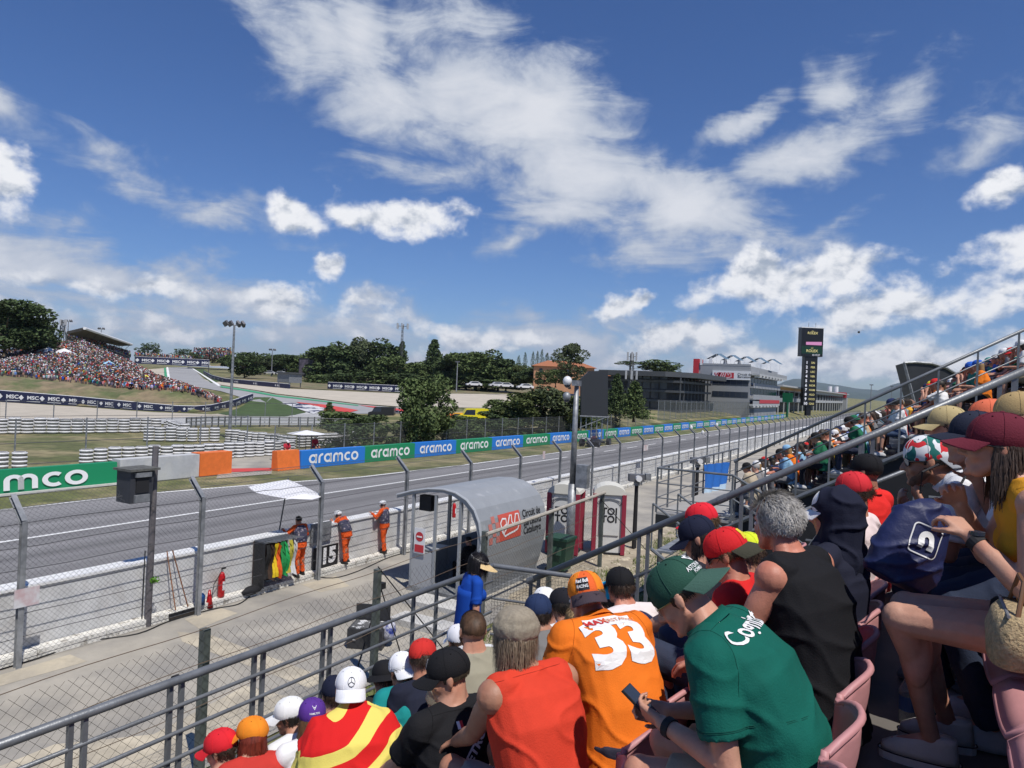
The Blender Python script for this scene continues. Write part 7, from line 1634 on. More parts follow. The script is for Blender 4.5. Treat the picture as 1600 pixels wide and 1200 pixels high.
# man with flag cape
f = near(1, 548, 1078, 'fan in a backwards white cap wrapped in a red and yellow striped flag', dep=4.1, rz=48, cap=dict(col=(.80, .80, .82), yaw=pi*1.02), s=1.0, sk='fair', shirt=None, hpitch=.15, hyaw=.15, hair='short', hcol=(.03, .02, .015), hlen=.02, hn=900, vox=.009)
star(f['cap'], f['capM'], 0, .26, .022, M_black)
def stripes():
    M = cloth((.70, .02, .02), 'striped flag'); t = M.node_tree; b = t.nodes['Principled BSDF']; tc = t.nodes.new('ShaderNodeTexCoord'); mp = t.nodes.new('ShaderNodeMapping'); mp.inputs['Rotation'].default_value = (0, radians(24), 0); t.links.new(tc.outputs['Object'], mp.inputs[0])
    nz = t.nodes.new('ShaderNodeTexNoise'); nz.inputs['Scale'].default_value = 4; nz.inputs['Detail'].default_value = 0; t.links.new(mp.outputs[0], nz.inputs[0]); sp = t.nodes.new('ShaderNodeSeparateXYZ'); t.links.new(mp.outputs[0], sp.inputs[0])
    a0 = t.nodes.new('ShaderNodeMath'); a0.operation = 'MULTIPLY_ADD'; t.links.new(nz.outputs[0], a0.inputs[0]); a0.inputs[1].default_value = .13; t.links.new(sp.outputs[2], a0.inputs[2])
    m1 = t.nodes.new('ShaderNodeMath'); m1.operation = 'MULTIPLY'; m1.inputs[1].default_value = 6.2; t.links.new(a0.outputs[0], m1.inputs[0]); a = t.nodes.new('ShaderNodeMath'); a.operation = 'FRACT'; t.links.new(m1.outputs[0], a.inputs[0])
    g_ = t.nodes.new('ShaderNodeMath'); g_.operation = 'GREATER_THAN'; g_.inputs[1].default_value = .5; t.links.new(a.outputs[0], g_.inputs[0]); mx = t.nodes.new('ShaderNodeMix'); mx.data_type = 'RGBA'; t.links.new(g_.outputs[0], mx.inputs[0]); mx.inputs[6].default_value = (.74, .62, .14, 1); mx.inputs[7].default_value = (.62, .015, .015, 1); t.links.new(mx.outputs[2], b.inputs['Base Color']); return M
def cape(p):
    P, X, up = p['P'], p['X'], p['up3']; mb = MB(); Yv = Vector((0, cos(p['A'][2]), -sin(p['A'][2])))
    V = [ringf(c, w_, d_, X, Y_, 28, 2.2) for c, w_, d_, Y_ in ((P[0]-Vector((0, .02, .06)), .30, .20, Vector((0, 1, 0))), (P[1]-Vector((0, .02, 0)), .285, .19, Vector((0, 1, 0))), (P[2]-up*.02, .272, .175, Yv), (P[3]-up*.075, .262, .140, Yv), (P[3]-up*.0, .20, .105, Yv), (P[3]+up*.045, .095, .088, Yv), (P[3]+up*.06, .084, .078, Yv))]
    mb.loft(V)
    for s_ in (-1, 1): cap_(mb, p['Sh'][s_]-up*.01, .076, p['E'][s_], .075)
    me = remesh(mb, .0105, 4, 'flag_cape'); wrinkle(me, .016, 2, 6.5); wrinkle(me, .006, 9, 12); link_mesh(me, 'flag_cape', stripes(), p['root'], True, world=False)
cape(f)
# front row
pu = near(0, 487, 1122, 'woman with long brown hair under a purple cap', dep=4.5, rz=60, cap=dict(col=(.10, .035, .26), yaw=0), s=.97, fem=True, sk='light', shirt=(.78, .78, .78), hpitch=.1, hyaw=.1, hair='long', hcol=(.13, .065, .03), hlen=.34, hn=2400, vox=.0095)
on_cap(pu['cap'], pu['capM'], stroke2d([[(-1, .8), (-.3, 0), (0, -.5), (.3, 0), (1, .8)], [(-.3, .1), (0, .3), (.3, .1)]], .18), pi, .42, .018, M_txt, 'emblem'); on_cap(pu['cap'], pu['capM'], nt2('HAMILTON', .02), pi, .2, .014, M_txt)
near(0, 394, 1152, 'woman with curly auburn hair under an orange cap', dep=4.4, rz=60, cap=dict(col=(.80, .25, .02), yaw=pi*.15), s=.93, fem=True, sk='fair', shirt=(.5, .04, .03), sleeve='short', hpitch=.2, hyaw=-.2, hair='long', hcol=(.16, .025, .012), hlen=.24, hn=2600, vox=.0095)
near(0, 345, 1172, 'person in a red cap at the very front, left of the orange cap', dep=4.4, rz=80, dx=-.15, cap=dict(col=(.65, .02, .03), yaw=0), s=.88, sk='fair', shirt=(.65, .03, .03), hpitch=.3, hyaw=-.5, hair='short', hn=500, vox=.011)
near(0, 452, 1120, 'dark-haired person in a plain white cap looking left, beside the purple cap', dep=4.75, rz=80, cap=dict(col=(.78, .78, .76), yaw=0), s=.97, sk='tan', shirt=(.7, .7, .7), hpitch=.25, hyaw=-.6, hair='short', hcol=(.02, .015, .01), hn=700, vox=.011)
near(0, 522, 1085, 'person in a dark navy cap hidden behind the striped flag', dep=4.9, rz=60, cap=dict(col=(.012, .015, .035), yaw=0), s=1.02, sk='fair', shirt=(.03, .03, .05), hpitch=.1, hair='short', hn=500, vox=.012)
te = near(1, 628, 1050, 'person in a backwards white cap and teal shirt, next to the red cap', dep=4.7, rz=60, cap=dict(col=(.80, .80, .82), yaw=pi), s=1.0, sk='fair', shirt=(.01, .22, .22), hpitch=.3, hyaw=-.1, hair='short', hn=500, vox=.0095)
near(1, 660, 1030, 'person in a bright red cap and dark navy shirt', dep=4.6, rz=60, cap=dict(col=(.55, .03, .025), yaw=-.6), s=1.03, sk='tan', shirt=(.015, .018, .035), hpitch=.3, hyaw=.3, hair='short', hn=500, vox=.0095)
near(0, 600, 1060, 'person in a black floppy hat, left of the teal shirt', dep=5.1, rz=60, cap=dict(col=(.012, .012, .012), style='bucket'), s=1.0, sk='fair', shirt=(.02, .02, .02), hpitch=.3, hair='short', hn=400, vox=.012)
be = near(2, 738, 985, 'man with cropped brown hair and a sage green t-shirt', dep=4.3, rz=58, dx=-.30, s=1.03, build=1.1, sk='fair', shirt=(.30, .28, .21), hpitch=.1, hyaw=.15, hair='short', hcol=(.10, .055, .03), hlen=.010, hn=5000, vox=.0085, beard=(.12, .06, .035))
near(1, 716, 1003, 'child in a yellow and white cap behind the cropped-haired man', dep=5.3, rz=60, cap=dict(col=(.75, .75, .78), panel=(.75, .25, .02), yaw=0), s=.9, sk='fair', shirt=(.6, .6, .6), hpitch=.2, hair='short', hn=300, vox=.014)
near(2, 840, 960, 'man in a navy cap and grey t-shirt behind the beige cap', dep=4.5, rz=58, cap=dict(col=(.02, .035, .09), yaw=0, panel=(.04, .10, .28)), s=1.0, sk='tan', shirt=(.17, .165, .16), hpitch=.15, hyaw=.3, hair='short', hcol=(.03, .02, .015), hn=600, vox=.0095)
near(1, 850, 945, 'person in a clean white cap partly hidden by the navy cap', dep=5.2, rz=60, cap=dict(col=(.78, .78, .78), yaw=-.3), s=1.05, sk='fair', shirt=(.1, .2, .4), hpitch=.1, hair='short', hn=300, vox=.014)
wt = near(2, 880, 948, 'person in a white printed shirt and black cap with a blue brim', dep=4.9, rz=58, cap=dict(col=(.015, .015, .02), yaw=.8, brim=(.03, .08, .16)), s=1.02, sk='tan', shirt=(.72, .72, .72), hpitch=.2, hyaw=.4, hair='short', hcol=(.02, .015, .01), hn=500, vox=.0095)
c, X, up = backframe(wt, 2.3); on_shirt(wt, nt2('10', .04), c, X, up, .16, mat('print grey', (.12, .12, .14), .7), name='number')
near(2, 905, 975, 'blonde person in a white t-shirt leaning beside the orange shirt', dep=4.7, rz=58, s=.92, fem=True, sk='fair', shirt=(.75, .75, .75), hpitch=.3, hyaw=.1, hair='long', hcol=(.35, .24, .12), hlen=.2, hn=1500, vox=.0095)
near(3, 968, 918, 'man in a black cap and pale pinkish white t-shirt', dep=4.5, rz=62, cap=dict(col=(.012, .012, .014), yaw=0), s=1.0, dx=-.25, sk='red', shirt=(.74, .66, .66), hpitch=.2, hyaw=.2, hair='short', hcol=(.05, .03, .02), hn=600, vox=.0095)
near(2, 952, 940, 'person in a bright light blue cap between the orange and black caps', dep=4.6, rz=60, cap=dict(col=(.02, .42, .62), yaw=.5), s=1.08, sk='fair', shirt=(.6, .6, .6), hpitch=.2, hair='short', hn=400, vox=.012)
# right side rows
gh = near(4, 1212, 818, 'grey-haired man in a black sleeveless top, seen from behind', dep=2.95, rz=72, s=1.08, build=1.2, sk='red', shirt=(.010, .010, .012), sleeve='none', legs='shorts', legcol=(.02, .02, .025), hpitch=.15, hyaw=.25, hair='bald', hcol=(.42, .40, .37), hlen=.040, hn=9000, vox=.0085, wr=.009, hands={-1: (-.20, .44, .16), 1: (.15, .44, .15)}, dz=.03)
hd = near(4, 1302, 805, 'person with a navy hood up over a white cap, navy and grey hoodie', dep=3.4, rz=72, s=1.05, sk='fair', shirt=(.016, .018, .035), sleeve='long', hpitch=.15, hyaw=-.1, vox=.010, cap=dict(col=(.75, .75, .75), yaw=0), dx=.08, dz=.02)
def hood(p, col):
    M = p['H']; mb = MB(); ell(mb, M @ Vector((0, -.030, .028)), (.100, .118, .112), M.to_3x3()); cap_(mb, M @ Vector((0, -.045, -.0)), .100, p['P'][3]+Vector((0, -.01, .0)), .105); cap_(mb, p['P'][3], .105, p['P'][3]-p['up3']*.05, .13); me = remesh(mb, .008, 4, 'hood'); wrinkle(me, .010, 3, 11); link_mesh(me, 'hood', cloth(col), p['root'], True, world=False)
hood(hd, (.012, .014, .03))
P = hd['P']; V = [ringf(P[0]-Vector((0, 0, .07)), .20, .148, Vector((1, 0, 0)), Vector((0, 1, 0))), ringf(P[0].lerp(P[1], .8), .186, .142, Vector((1, 0, 0)), Vector((0, 1, 0))), ringf(P[0].lerp(P[1], .98), .184, .140, Vector((1, 0, 0)), Vector((0, 1, 0)))]; MB().loft(V).build('grey_hem', cloth((.28, .28, .28)), hd['shirt'], smooth=True, world=False)
pk = near(4, 1332, 772, 'person in a white shirt with pink print and a red and white striped cap', dep=4.1, rz=75, cap=dict(col=(.60, .03, .04), yaw=-.4, panel=(.7, .7, .7)), s=1.0, sk='fair', shirt=(.72, .60, .60), hpitch=.2, hair='short', hn=500, vox=.0095)
fe = near(4, 1352, 738, 'man in a bright red jacket and black cap, far end of the row', dep=4.9, rz=62, cap=dict(col=(.012, .012, .014), yaw=0, brim=(.012, .012, .014)), s=1.05, sk='tan', shirt=(.68, .025, .02), sleeve='long', hpitch=.05, hyaw=-.15, hair='short', hcol=(.03, .02, .015), hlen=.015, hn=900, vox=.0095, collar=True)
on_cap(fe['cap'], fe['capM'], stroke2d([[(-.5, .3), (-.1, .15), (.05, -.45)], [(.45, .5), (.15, .1), (0, -.1)]], .15), pi*.85, .3, .03, M_txt, 'cat_emblem')
S, E_ = fe['Sh'][-1], fe['E'][-1]; ax = (E_-S).normalized(); mid = S.lerp(E_, .3)
for i, t in enumerate(('shell', 'Santander', 'velas', 'ceva')): on_shirt(fe, nt2(t, .01), mid+ax*(.045*i), ax.cross(Vector((-1, 0, 0))), -ax, .022, M_txt, k=1)
ca = near(5, 1447, 722, 'man in a backwards red, green and white cap and dark sunglasses, chin raised', dep=3.4, rz=88, s=1.02, dx=-.04, sk='tan', shirt=(.72, .73, .76), hpitch=.15, hyaw=-.1, hair='short', hcol=(.03, .02, .015), hlen=.012, hn=1500, vox=.0072, glasses='dark', beard=(.11, .055, .035), collar=True, hands={-1: (-.05, .40, .40), 1: (.08, .45, .36)}, palms={-1: (.3, -.8, .2), 1: (0, -1, 0)}, curl=1.1,
          cap=dict(col=(.72, .72, .72), yaw=pi, brim=(.30, .31, .33)))
def camo():
    M = bpy.data.materials.new('camouflage cloth'); M.use_nodes = True; t = M.node_tree; b = t.nodes['Principled BSDF']; b.inputs['Roughness'].default_value = .85; tc = t.nodes.new('ShaderNodeTexCoord'); cur = None
    for k, (c, th) in enumerate((((.01, .14, .12), .53), ((.60, .02, .03), .58))):
        n = t.nodes.new('ShaderNodeTexNoise'); n.inputs['Scale'].default_value = 17+k*6; n.inputs['Detail'].default_value = .5; mp = t.nodes.new('ShaderNodeMapping'); mp.inputs['Location'].default_value = (k*3.3, 0, 0); t.links.new(tc.outputs['Object'], mp.inputs[0]); t.links.new(mp.outputs[0], n.inputs[0])
        gt_ = t.nodes.new('ShaderNodeMath'); gt_.operation = 'GREATER_THAN'; gt_.inputs[1].default_value = th; t.links.new(n.outputs[0], gt_.inputs[0]); mx = t.nodes.new('ShaderNodeMix'); mx.data_type = 'RGBA'; t.links.new(gt_.outputs[0], mx.inputs[0])
        if cur is None: mx.inputs[6].default_value = (.72, .73, .74, 1)
        else: t.links.new(cur, mx.inputs[6])
        mx.inputs[7].default_value = (*c, 1); cur = mx.outputs[2]
    t.links.new(cur, b.inputs['Base Color']); return M
ca['cap'].data.materials.clear(); ca['cap'].data.materials.append(camo())
nv = near(5, 1520, 688, 'woman in a navy cap and sunglasses between the patterned cap and the maroon cap', dep=3, rz=90, s=1.0, dx=.12, fem=True, sk='fair', shirt=(.72, .72, .74), hpitch=.0, hyaw=-.1, hair='long', hcol=(.03, .02, .015), hlen=.12, hn=900, vox=.0085, glasses='dark', cap=dict(col=(.022, .026, .045), yaw=0), hands={-1: (-.1, .30, .45), 1: (.1, .35, .4)})
near(5, 1478, 668, 'person in a sandy cap behind the navy cap', dep=4.2, rz=88, s=.95, sk='fair', shirt=(.3, .3, .3), hpitch=.1, hair='short', hn=300, vox=.012, cap=dict(col=(.45, .36, .18), yaw=0))
near(5, 1590, 655, 'person in a tan cap at the right edge above the maroon cap', dep=3.3, rz=88, s=1.05, sk='fair', shirt=(.05, .05, .06), hpitch=.1, hair='short', hn=300, vox=.012, cap=dict(col=(.42, .30, .14), yaw=0))
near(5, 1545, 662, 'person in an orange and white cap behind the maroon cap', dep=3.7, rz=88, s=.97, sk='fair', shirt=(.05, .05, .06), hpitch=.1, hair='short', hn=300, vox=.012, cap=dict(col=(.70, .16, .08), yaw=0))
ma = near(5, 1556, 700, 'woman in a maroon cap and mustard sleeveless top at the right edge, bare legs', dep=2.45, rz=90, knee_h=.50, s=1.0, dx=-.02, fem=True, build=.98, sk='fair', shirt=(.62, .28, .02), sleeve='none', legs='skirt', legcol=(.015, .015, .016), hpitch=-.02, hyaw=-.05, hair='long', hcol=(.055, .035, .025), hlen=.17, hn=2600, vox=.0065, glasses='dark', wr=.005,
          hands_px={-1: (1516, 838, 2.4), 1: (1500, 788, 2.6)}, palms={-1: (.3, .2, -.6), 1: (-.2, -.3, -.8)}, curl=1.0, knees={-1: (-.02, .48, .12), 1: (.16, .46, .13)}, feet={-1: (.20, .36, -.37), 1: (.42, .30, -.37)}, cap=dict(col=(.13, .018, .032), yaw=0), shoecol=(.62, .61, .56))
Wl = ma['W'][-1]; d_ = (Wl-ma['E'][-1]).normalized(); q = Wl-d_*.03; wt_ = MB().tube(q-d_*.014, q+d_*.014, .031, n=16).build('wristwatch', M_black, ma['root'], world=False); MB().tube(q+Vector((0, 0, .026)), q+Vector((0, 0, .038)), .023, n=18).build('watch_dial', M_glass, wt_, world=False)
def sneaker(p, sd_):                                                   # pale platform sneakers replace the plain shoes
    for ch in [c for c in p['root'].children if c.name.startswith('shoe')]: bpy.data.objects.remove(ch)
    for sd_ in (-1, 1):
        f_ = p['F'][sd_]; zf = f_.z-.10; X_, Y_ = Vector((1, 0, 0)), Vector((0, 1, 0))
        def rg(z, w_, l_, y=.04): return ringf(Vector((f_.x, f_.y+y, z)), w_, l_, X_, Y_, 20, 2.6)
        u = MB().loft([rg(zf+.035, .046, .132), rg(zf+.06, .045, .128), rg(zf+.085, .040, .105, .02), rg(zf+.11, .038, .062, -.02), rg(zf+.125, .036, .05, -.03)]).build('shoe', cloth((.60, .58, .52)), p['root'], smooth=True, world=False)
        MB().loft([rg(zf, .048, .138), rg(zf+.034, .049, .139)]).build('sole', mat('white rubber', (.68, .67, .62), .5), u, world=False); MB().path(rg(zf+.036, .0495, .1395), .0022, 4, closed=True).build('sole_stripe', M_black, u, world=False)
        mb = MB()
        for i in range(5): y = f_.y+.115-.022*i; z = zf+.078+.009*i; mb.path([(f_.x-.022, y, z-.004), (f_.x, y+.006, z+.006), (f_.x+.022, y, z-.004)], .0022, 5)
        mb.build('laces', mat('lace', (.7, .7, .68), .8), u, world=False)
sneaker(ma, 0)
# neighbour's lap hand and bare legs (second person beside the maroon cap is hidden); crochet bag on the seat
q = D(1580, 985, 2.15); r = empty('handbag', q, 'straw-coloured crochet handbag on the pink seat at the right edge', 'bag'); mb = MB(); mb.loft([ringf(q+Vector((0, 0, z)), w_, l_, Vector((1, 0, 0)), Vector((0, 1, 0)), 24, 3.2) for z, w_, l_ in ((-.09, .045, .11), (-.08, .06, .135), (.0, .065, .14), (.05, .05, .13), (.07, .03, .12))]); me = mb.mesh('b')
o_ = link_mesh(me, 'bag_body', mat('crochet straw', (.48, .36, .20), .95, var=.35, vscale=60, bump=1.0, bscale=90), r, True); MB().path([q+Vector((0, -.12, .05)), q+Vector((.02, -.06, .16)), q+Vector((.02, .06, .16)), q+Vector((0, .12, .05))], .007, 6).build('strap', mat('leather', (.15, .07, .03), .6), r); MB().tube(q+Vector((-.02, -.13, .07)), q+Vector((-.02, .13, .07)), .005).build('zip', M_galv, r)
# navy backpack held on the knees
def backpack():
    c = D(1426, 846, 2.85); r = empty('drawstring_bag', c, 'navy drawstring bag with a white rounded emblem held on the knees', 'bag'); mb = MB()
    F3 = Vector((-FW.x, -FW.y, 0)).normalized(); U = (RT*-.35+Vector((0, 0, 1))).normalized(); Xv = RT; M3 = Matrix((RT, -F3, Vector((0, 0, 1)))).transposed()
    tilt = Matrix.Rotation(radians(-22), 3, F3)
    def p3(a, b, z): return c+tilt @ (M3 @ Vector((a, b, z)))
    mb.loft([[p3(cos(t)*w_*(1 if True else 1)+ox, sin(t)*d_, z) for t in [2*pi*i/24 for i in range(24)]] for z, w_, d_, ox in ((-.18, .05, .04, 0), (-.17, .13, .08, 0), (-.10, .145, .085, 0), (.0, .14, .080, 0), (.09, .12, .065, 0), (.14, .10, .045, .02), (.18, .04, .03, .04))])
    me = remesh(mb, .008, 2, 'bag_body'); wrinkle(me, .010, 9, 12); b = link_mesh(me, 'bag_body', mat('navy nylon', (.012, .018, .075), .55, var=.15, vscale=6, bump=.2, bscale=30), r, True)
    bvh = BVHTree.FromPolygons([Vector(v.co) for v in me.vertices], [p.vertices for p in me.polygons]); ux = tilt @ RT; uy = tilt @ Vector((0, 0, 1)); n = F3
    def dec(shape, nm, mm, off):
        S = subdiv(shape, 2); V = []
        for a_, b_ in S[0]:
            o = p3(0, 0, .02)+ux*a_*.036+uy*b_*.036+n*.4; h = bvh.ray_cast(o, -n, 1.0); V.append(h[0]+n*off if h[0] is not None else o-n*.3)
        MB().add(V, S[1]).build(nm, mm, b)
    fr_ = [(1.6-.5+.5*cos(a), 1.6-.5+.5*sin(a)) for a in [radians(10*i) for i in range(10)]]; fr_ = [(x, y) for x, y in fr_]; fr_ += [(-x, y) for x, y in fr_[::-1]]; fr_ += [(x, -y) for x, y in fr_[::-1]]; fr_.append(fr_[0])
    dec(stroke2d([fr_], .14), 'emblem_frame', M_txt, .004); dec(stroke2d([[(-.55, -.9), (-.55, .2)]+arc(0, .2, .55, 180, 0, 12)+[(.55, -.9)]], .62), 'emblem', M_txt, .005)
    for s_ in (-.04, .04): MB().path([p3(s_, .02, .19), p3(s_*2, .0, .27), p3(s_*1.5+.05, .04, .33)], .005, 5).build('cord', M_black, r)
    q_ = D(1405, 1000, 3.0)
backpack()
q = G(1418, 1145, ZF(5)+.0); q = D(1417, 1120, 3.05); r = empty('water_bottle', (q.x, q.y, ZF(5)), 'clear plastic water bottle with a blue label standing on the floor', 'bottle'); z = ZF(5); Mcl = mat('clear plastic', (.35, .38, .40), .08, alpha=.45)
MB().loft([[(q.x+cos(t)*w_, q.y+sin(t)*w_, z+h_) for t in [2*pi*i/16 for i in range(16)]] for h_, w_ in ((0, .030), (.01, .033), (.15, .033), (.19, .014), (.205, .013))]).build('bottle', Mcl, r, smooth=True); MB().tube((q.x, q.y, z+.205), (q.x, q.y, z+.225), .015, n=12).build('bottle_cap', mat('blue cap', (.02, .08, .35), .4), r); MB().tube((q.x, q.y, z+.06), (q.x, q.y, z+.12), .0338, n=16, caps=False).build('label_band', mat('blue label', (.03, .08, .25), .5), r)
# legs/shorts neighbour in front of the maroon cap woman: red-capped pair by the stair rail
near(3, 1096, 818, 'person in a plain bright red cap above the backwards red cap', dep=4.5, rz=80, s=1.02, dx=.10, sk='red', shirt=(.03, .03, .04), hpitch=.35, hyaw=-.1, hair='short', hcol=(.1, .06, .03), hn=400, vox=.0095, cap=dict(col=(.68, .02, .035), yaw=0))
near(3, 1090, 842, 'dark-capped person hidden between the two red caps', dep=4, rz=85, s=1.0, dx=.10, sk='fair', shirt=(.02, .02, .03), hpitch=.5, hyaw=-.2, hair='long', hcol=(.015, .01, .01), hlen=.12, hn=900, vox=.0095, cap=dict(col=(.012, .015, .035), yaw=0))
rf_ = near(4, 1135, 868, 'person in a backwards red cap with a yellow patch and red t-shirt', dep=3.35, rz=85, s=.95, dx=-.22, sk='red', shirt=(.60, .02, .02), hpitch=.45, hyaw=-.1, hair='short', hcol=(.12, .07, .035), hn=1400, hlen=.03, vox=.0085, cap=dict(col=(.62, .02, .025), yaw=pi, brim=(.05, .05, .035)), glasses='dark')
on_cap(rf_['cap'], rf_['capM'], ([(-.5, -.5), (.5, -.5), (.5, .5), (-.5, .5)], [(0, 1, 2, 3)]), 0, .30, .05, mat('patch yellow', (.70, .55, .03), .7), 'patch')
near(4, 1178, 862, 'person in a yellow cap and lilac shirt behind the backwards red cap', s=.95, dx=-.02, sk='fair', shirt=(.52, .38, .60), hpitch=.3, hair='short', hn=400, vox=.011, cap=dict(col=(.62, .72, .03), yaw=0)) if False else near(3, 1165, 868, 'person in a fluorescent yellow cap and lilac shirt behind the backwards red cap', dep=4, rz=80, s=1.12, dx=.15, sk='fair', shirt=(.52, .38, .60), hpitch=.3, hair='short', hn=400, vox=.011, cap=dict(col=(.62, .72, .03), yaw=0))
# woman in blue, standing on the front walkway
r = empty('person', (-4.05, 6.35, 2.33), rz=radians(-38)); bl = person(r, 'woman in a long blue dress and straw sun visor standing at the front rail', lean=.12, s=.93, fem=True, stand=True, sk='fair', shirt=(.008, .060, .34), legs=None, build=.86, hpitch=.40, hyaw=.35, hair='long', hcol=(.012, .010, .012), hlen=.20, hn=2000, vox=.010, hands={-1: (-.22, .02, .78), 1: (.2, .05, .8)}, wr=.006)
P = bl['P']; V = [ringf(Vector((0, .0, z)), w_, d_, Vector((1, 0, 0)), Vector((0, 1, 0)), 24, 2.0) for z, w_, d_ in ((.12, .24, .20), (.45, .215, .175), (.80, .175, .145), (1.02, .160, .128), (1.16, .155, .122), (1.22, .148, .116))]; me = MB().loft(V).mesh('dress_skirt'); dr = link_mesh(me, 'dress_skirt', cloth((.008, .060, .34)), r, True, world=False)
M = bl['H']; V = []
for q in (0, .5, 1):
    for i in range(19): a = radians(-80+160*i/18); V.append(M @ Vector((sin(a)*(.085+.045*q), -.012+cos(a)*(.105+.13*q*cos(a*.6)), .045-.03*q-.02*abs(sin(a))*q)))
vz = MB().add(V, [(j*19+i, j*19+i+1, (j+1)*19+i+1, (j+1)*19+i) for j in range(2) for i in range(18)]).build('sun_visor', mat('straw', (.62, .45, .22), .8, var=.2, vscale=60), r, world=False); MB().loft([[M @ Vector((sin(a)*(.086+o_), -.012+cos(a)*(.106+o_), z)) for a in [2*pi*i/24 for i in range(24)]] for o_, z in ((0, .035), (.003, .036), (.003, .062), (0, .063))]).build('headband', mat('visor band', (.6, .58, .52), .8), vz, world=False, fix=True)
# ------------------------------------------------------------------ marshals
def marshal(px, py, label, lean, rz, arms, sk='tan', helm=True, gap=0):
    p = AX(px, py, -14.82); r = empty('person', (-14.80, p.y, .17), rz=radians(rz)); q = person(r, label, lean=lean, s=.97, stand=True, sk=sk, shirt=(.72, .10, .02), sleeve='long', legs='trousers', legcol=(.72, .10, .02), hpitch=.15, hyaw=arms[2], vox=.012, hair='short', hcol=(.02, .015, .01), hn=300, hands={-1: arms[0], 1: arms[1]}, shoecol=(.03, .03, .03), wr=.010, feet={-1: (-.12, -.10, .09), 1: (.14, .04, .09)}, knees={-1: (-.11, -.04, .50), 1: (.12, .08, .50)}, group='marshals in orange overalls')
    P, A = q['P'], q['A']; V = [ringf(P[i]+Vector((0, 0, dz)), w_, d_, Vector((1, 0, 0)), Vector((0, cos(a), -sin(a)))) for i, dz, w_, d_, a in ((0, .06, .195, .145, A[0]), (1, 0, .188, .142, A[0]), (2, 0, .205, .150, A[1]), (3, -.06, .19, .135, A[2]), (3, .0, .12, .095, A[2]))]
    v = MB().loft(V, caps=False).build('vest', mat('marshal vest', (.05, .05, .09), .8, col2=(.35, .30, .32), mixscale=14, mixlo=.55, mixhi=.62), q['root'], smooth=True, world=False)
    if helm:
        M = q['H']; mb = MB(); ell(mb, M @ Vector((0, -.01, .055)), (.105, .125, .085), M.to_3x3()); me = remesh(mb, .012, 2, 'helmet'); h = link_mesh(me, 'helmet', mat('helmet white', (.75, .75, .75), .35), r, True, world=False)
        for s_ in (-1, 1): MB().ball(M @ Vector((s_*.09, -.01, .0)), (.03, .04, .045), 10, 8).build('ear_defender', M_black, h, world=False)
    return q
marshal(466, 905, 'marshal in orange overalls and dark hat by the flag rack, under the parasol', .20, 80, ((-.30, .38, 1.25), (.20, .35, 1.15), -.2), helm=False)
marshal(538, 890, 'marshal in orange overalls and white helmet leaning far forward over the wall', .62, 95, ((-.15, .45, 1.22), (.18, .45, 1.22), -.3))
marshal(598, 866, 'marshal in orange overalls and white helmet standing upright at the wall, rightmost', .12, 100, ((-.30, .30, 1.28), (.12, .34, 1.22), -.1))
# seated dark figure in the booth
r = empty('person', (-10.6, 16.6, .62), rz=radians(80)); person(r, 'person in black sitting inside the grey booth with their back turned', lean=.1, shirt=(.01, .01, .012), sleeve='long', vox=.014, hair='short', hcol=(.01, .01, .01), hn=400, shoecol=(.02, .02, .02), legcol=(.01, .01, .012))
c = MB(); c.box((-10.85, 16.35, .55), (-10.3, 16.85, .60)); c.box((-10.32, 16.35, .60), (-10.26, 16.85, 1.2)); o_ = c.build('folding_chair', M_black, label='black chair inside the grey booth under the seated person', cat='chair')
for s_ in ((-10.8, 16.4), (-10.8, 16.8), (-10.3, 16.4), (-10.3, 16.8)): MB().tube((s_[0], s_[1], .13), (s_[0], s_[1], .55), .015).build('leg', M_galv, o_)
# ------------------------------------------------------------------ crowd
def proto(i, pose, fem, hair, hat, lean, sleeve, legs, vox=.019):
    r = empty('person', (0, 0, 0)); q = person(r, 'x', lean=lean, fem=fem, sk='fair', shirt=(.5, .5, .5), sleeve=sleeve, legs=legs, legcol=(.1, .1, .1), hpitch=.1+.1*(i % 3), hyaw=(-.3, .2, 0, .4, -.5, .1)[i % 6], vox=vox, hands=pose, stand=False, wr=.008)
    M = q['H']; hc = (.04, .025, .015)
    mb = MB(); ell(mb, M @ Vector((0, -.022, .034)), (.084, .098, .092), M.to_3x3())
    if hair == 'long': cap_(mb, M @ Vector((0, -.06, .0)), .07, M @ Vector((0, -.09, -.20)), .045)
    me = remesh(mb, .014, 1, 'hair'); link_mesh(me, 'hair', mat('crowd hair', hc, .7), r, True, world=False)
    if hat:
        c, Mh = cap_on(r, M, (.5, .5, .5), yaw=pi if i % 4 == 1 else 0, seams=False, style=('bucket' if hat == 'bucket' else 'cap'))
        for ch in list(c.children):
            if ch.name.startswith('button'): bpy.data.objects.remove(ch)
    return r
PR = [proto(0, {-1: (-.12, .38, .16), 1: (.12, .38, .16)}, False, 'short', 'cap', .15, 'short', 'shorts'), proto(1, {-1: (-.05, .40, .22), 1: (.06, .42, .24)}, False, 'short', 'cap', .40, 'short', 'trousers'), proto(2, {-1: (-.20, .30, .13), 1: (.04, .24, .62)}, True, 'long', None, .05, 'none', 'shorts'),
      proto(3, {-1: (-.12, .36, .30), 1: (.12, .36, .15)}, True, 'long', 'cap', .22, 'short', 'shorts'), proto(4, {-1: (-.10, .30, .60), 1: (.10, .30, .60)}, False, 'short', None, .10, 'short', 'shorts'), proto(5, {-1: (-.15, .40, .14), 1: (.16, .42, .14)}, False, 'short', 'bucket', .30, 'short', 'trousers')]
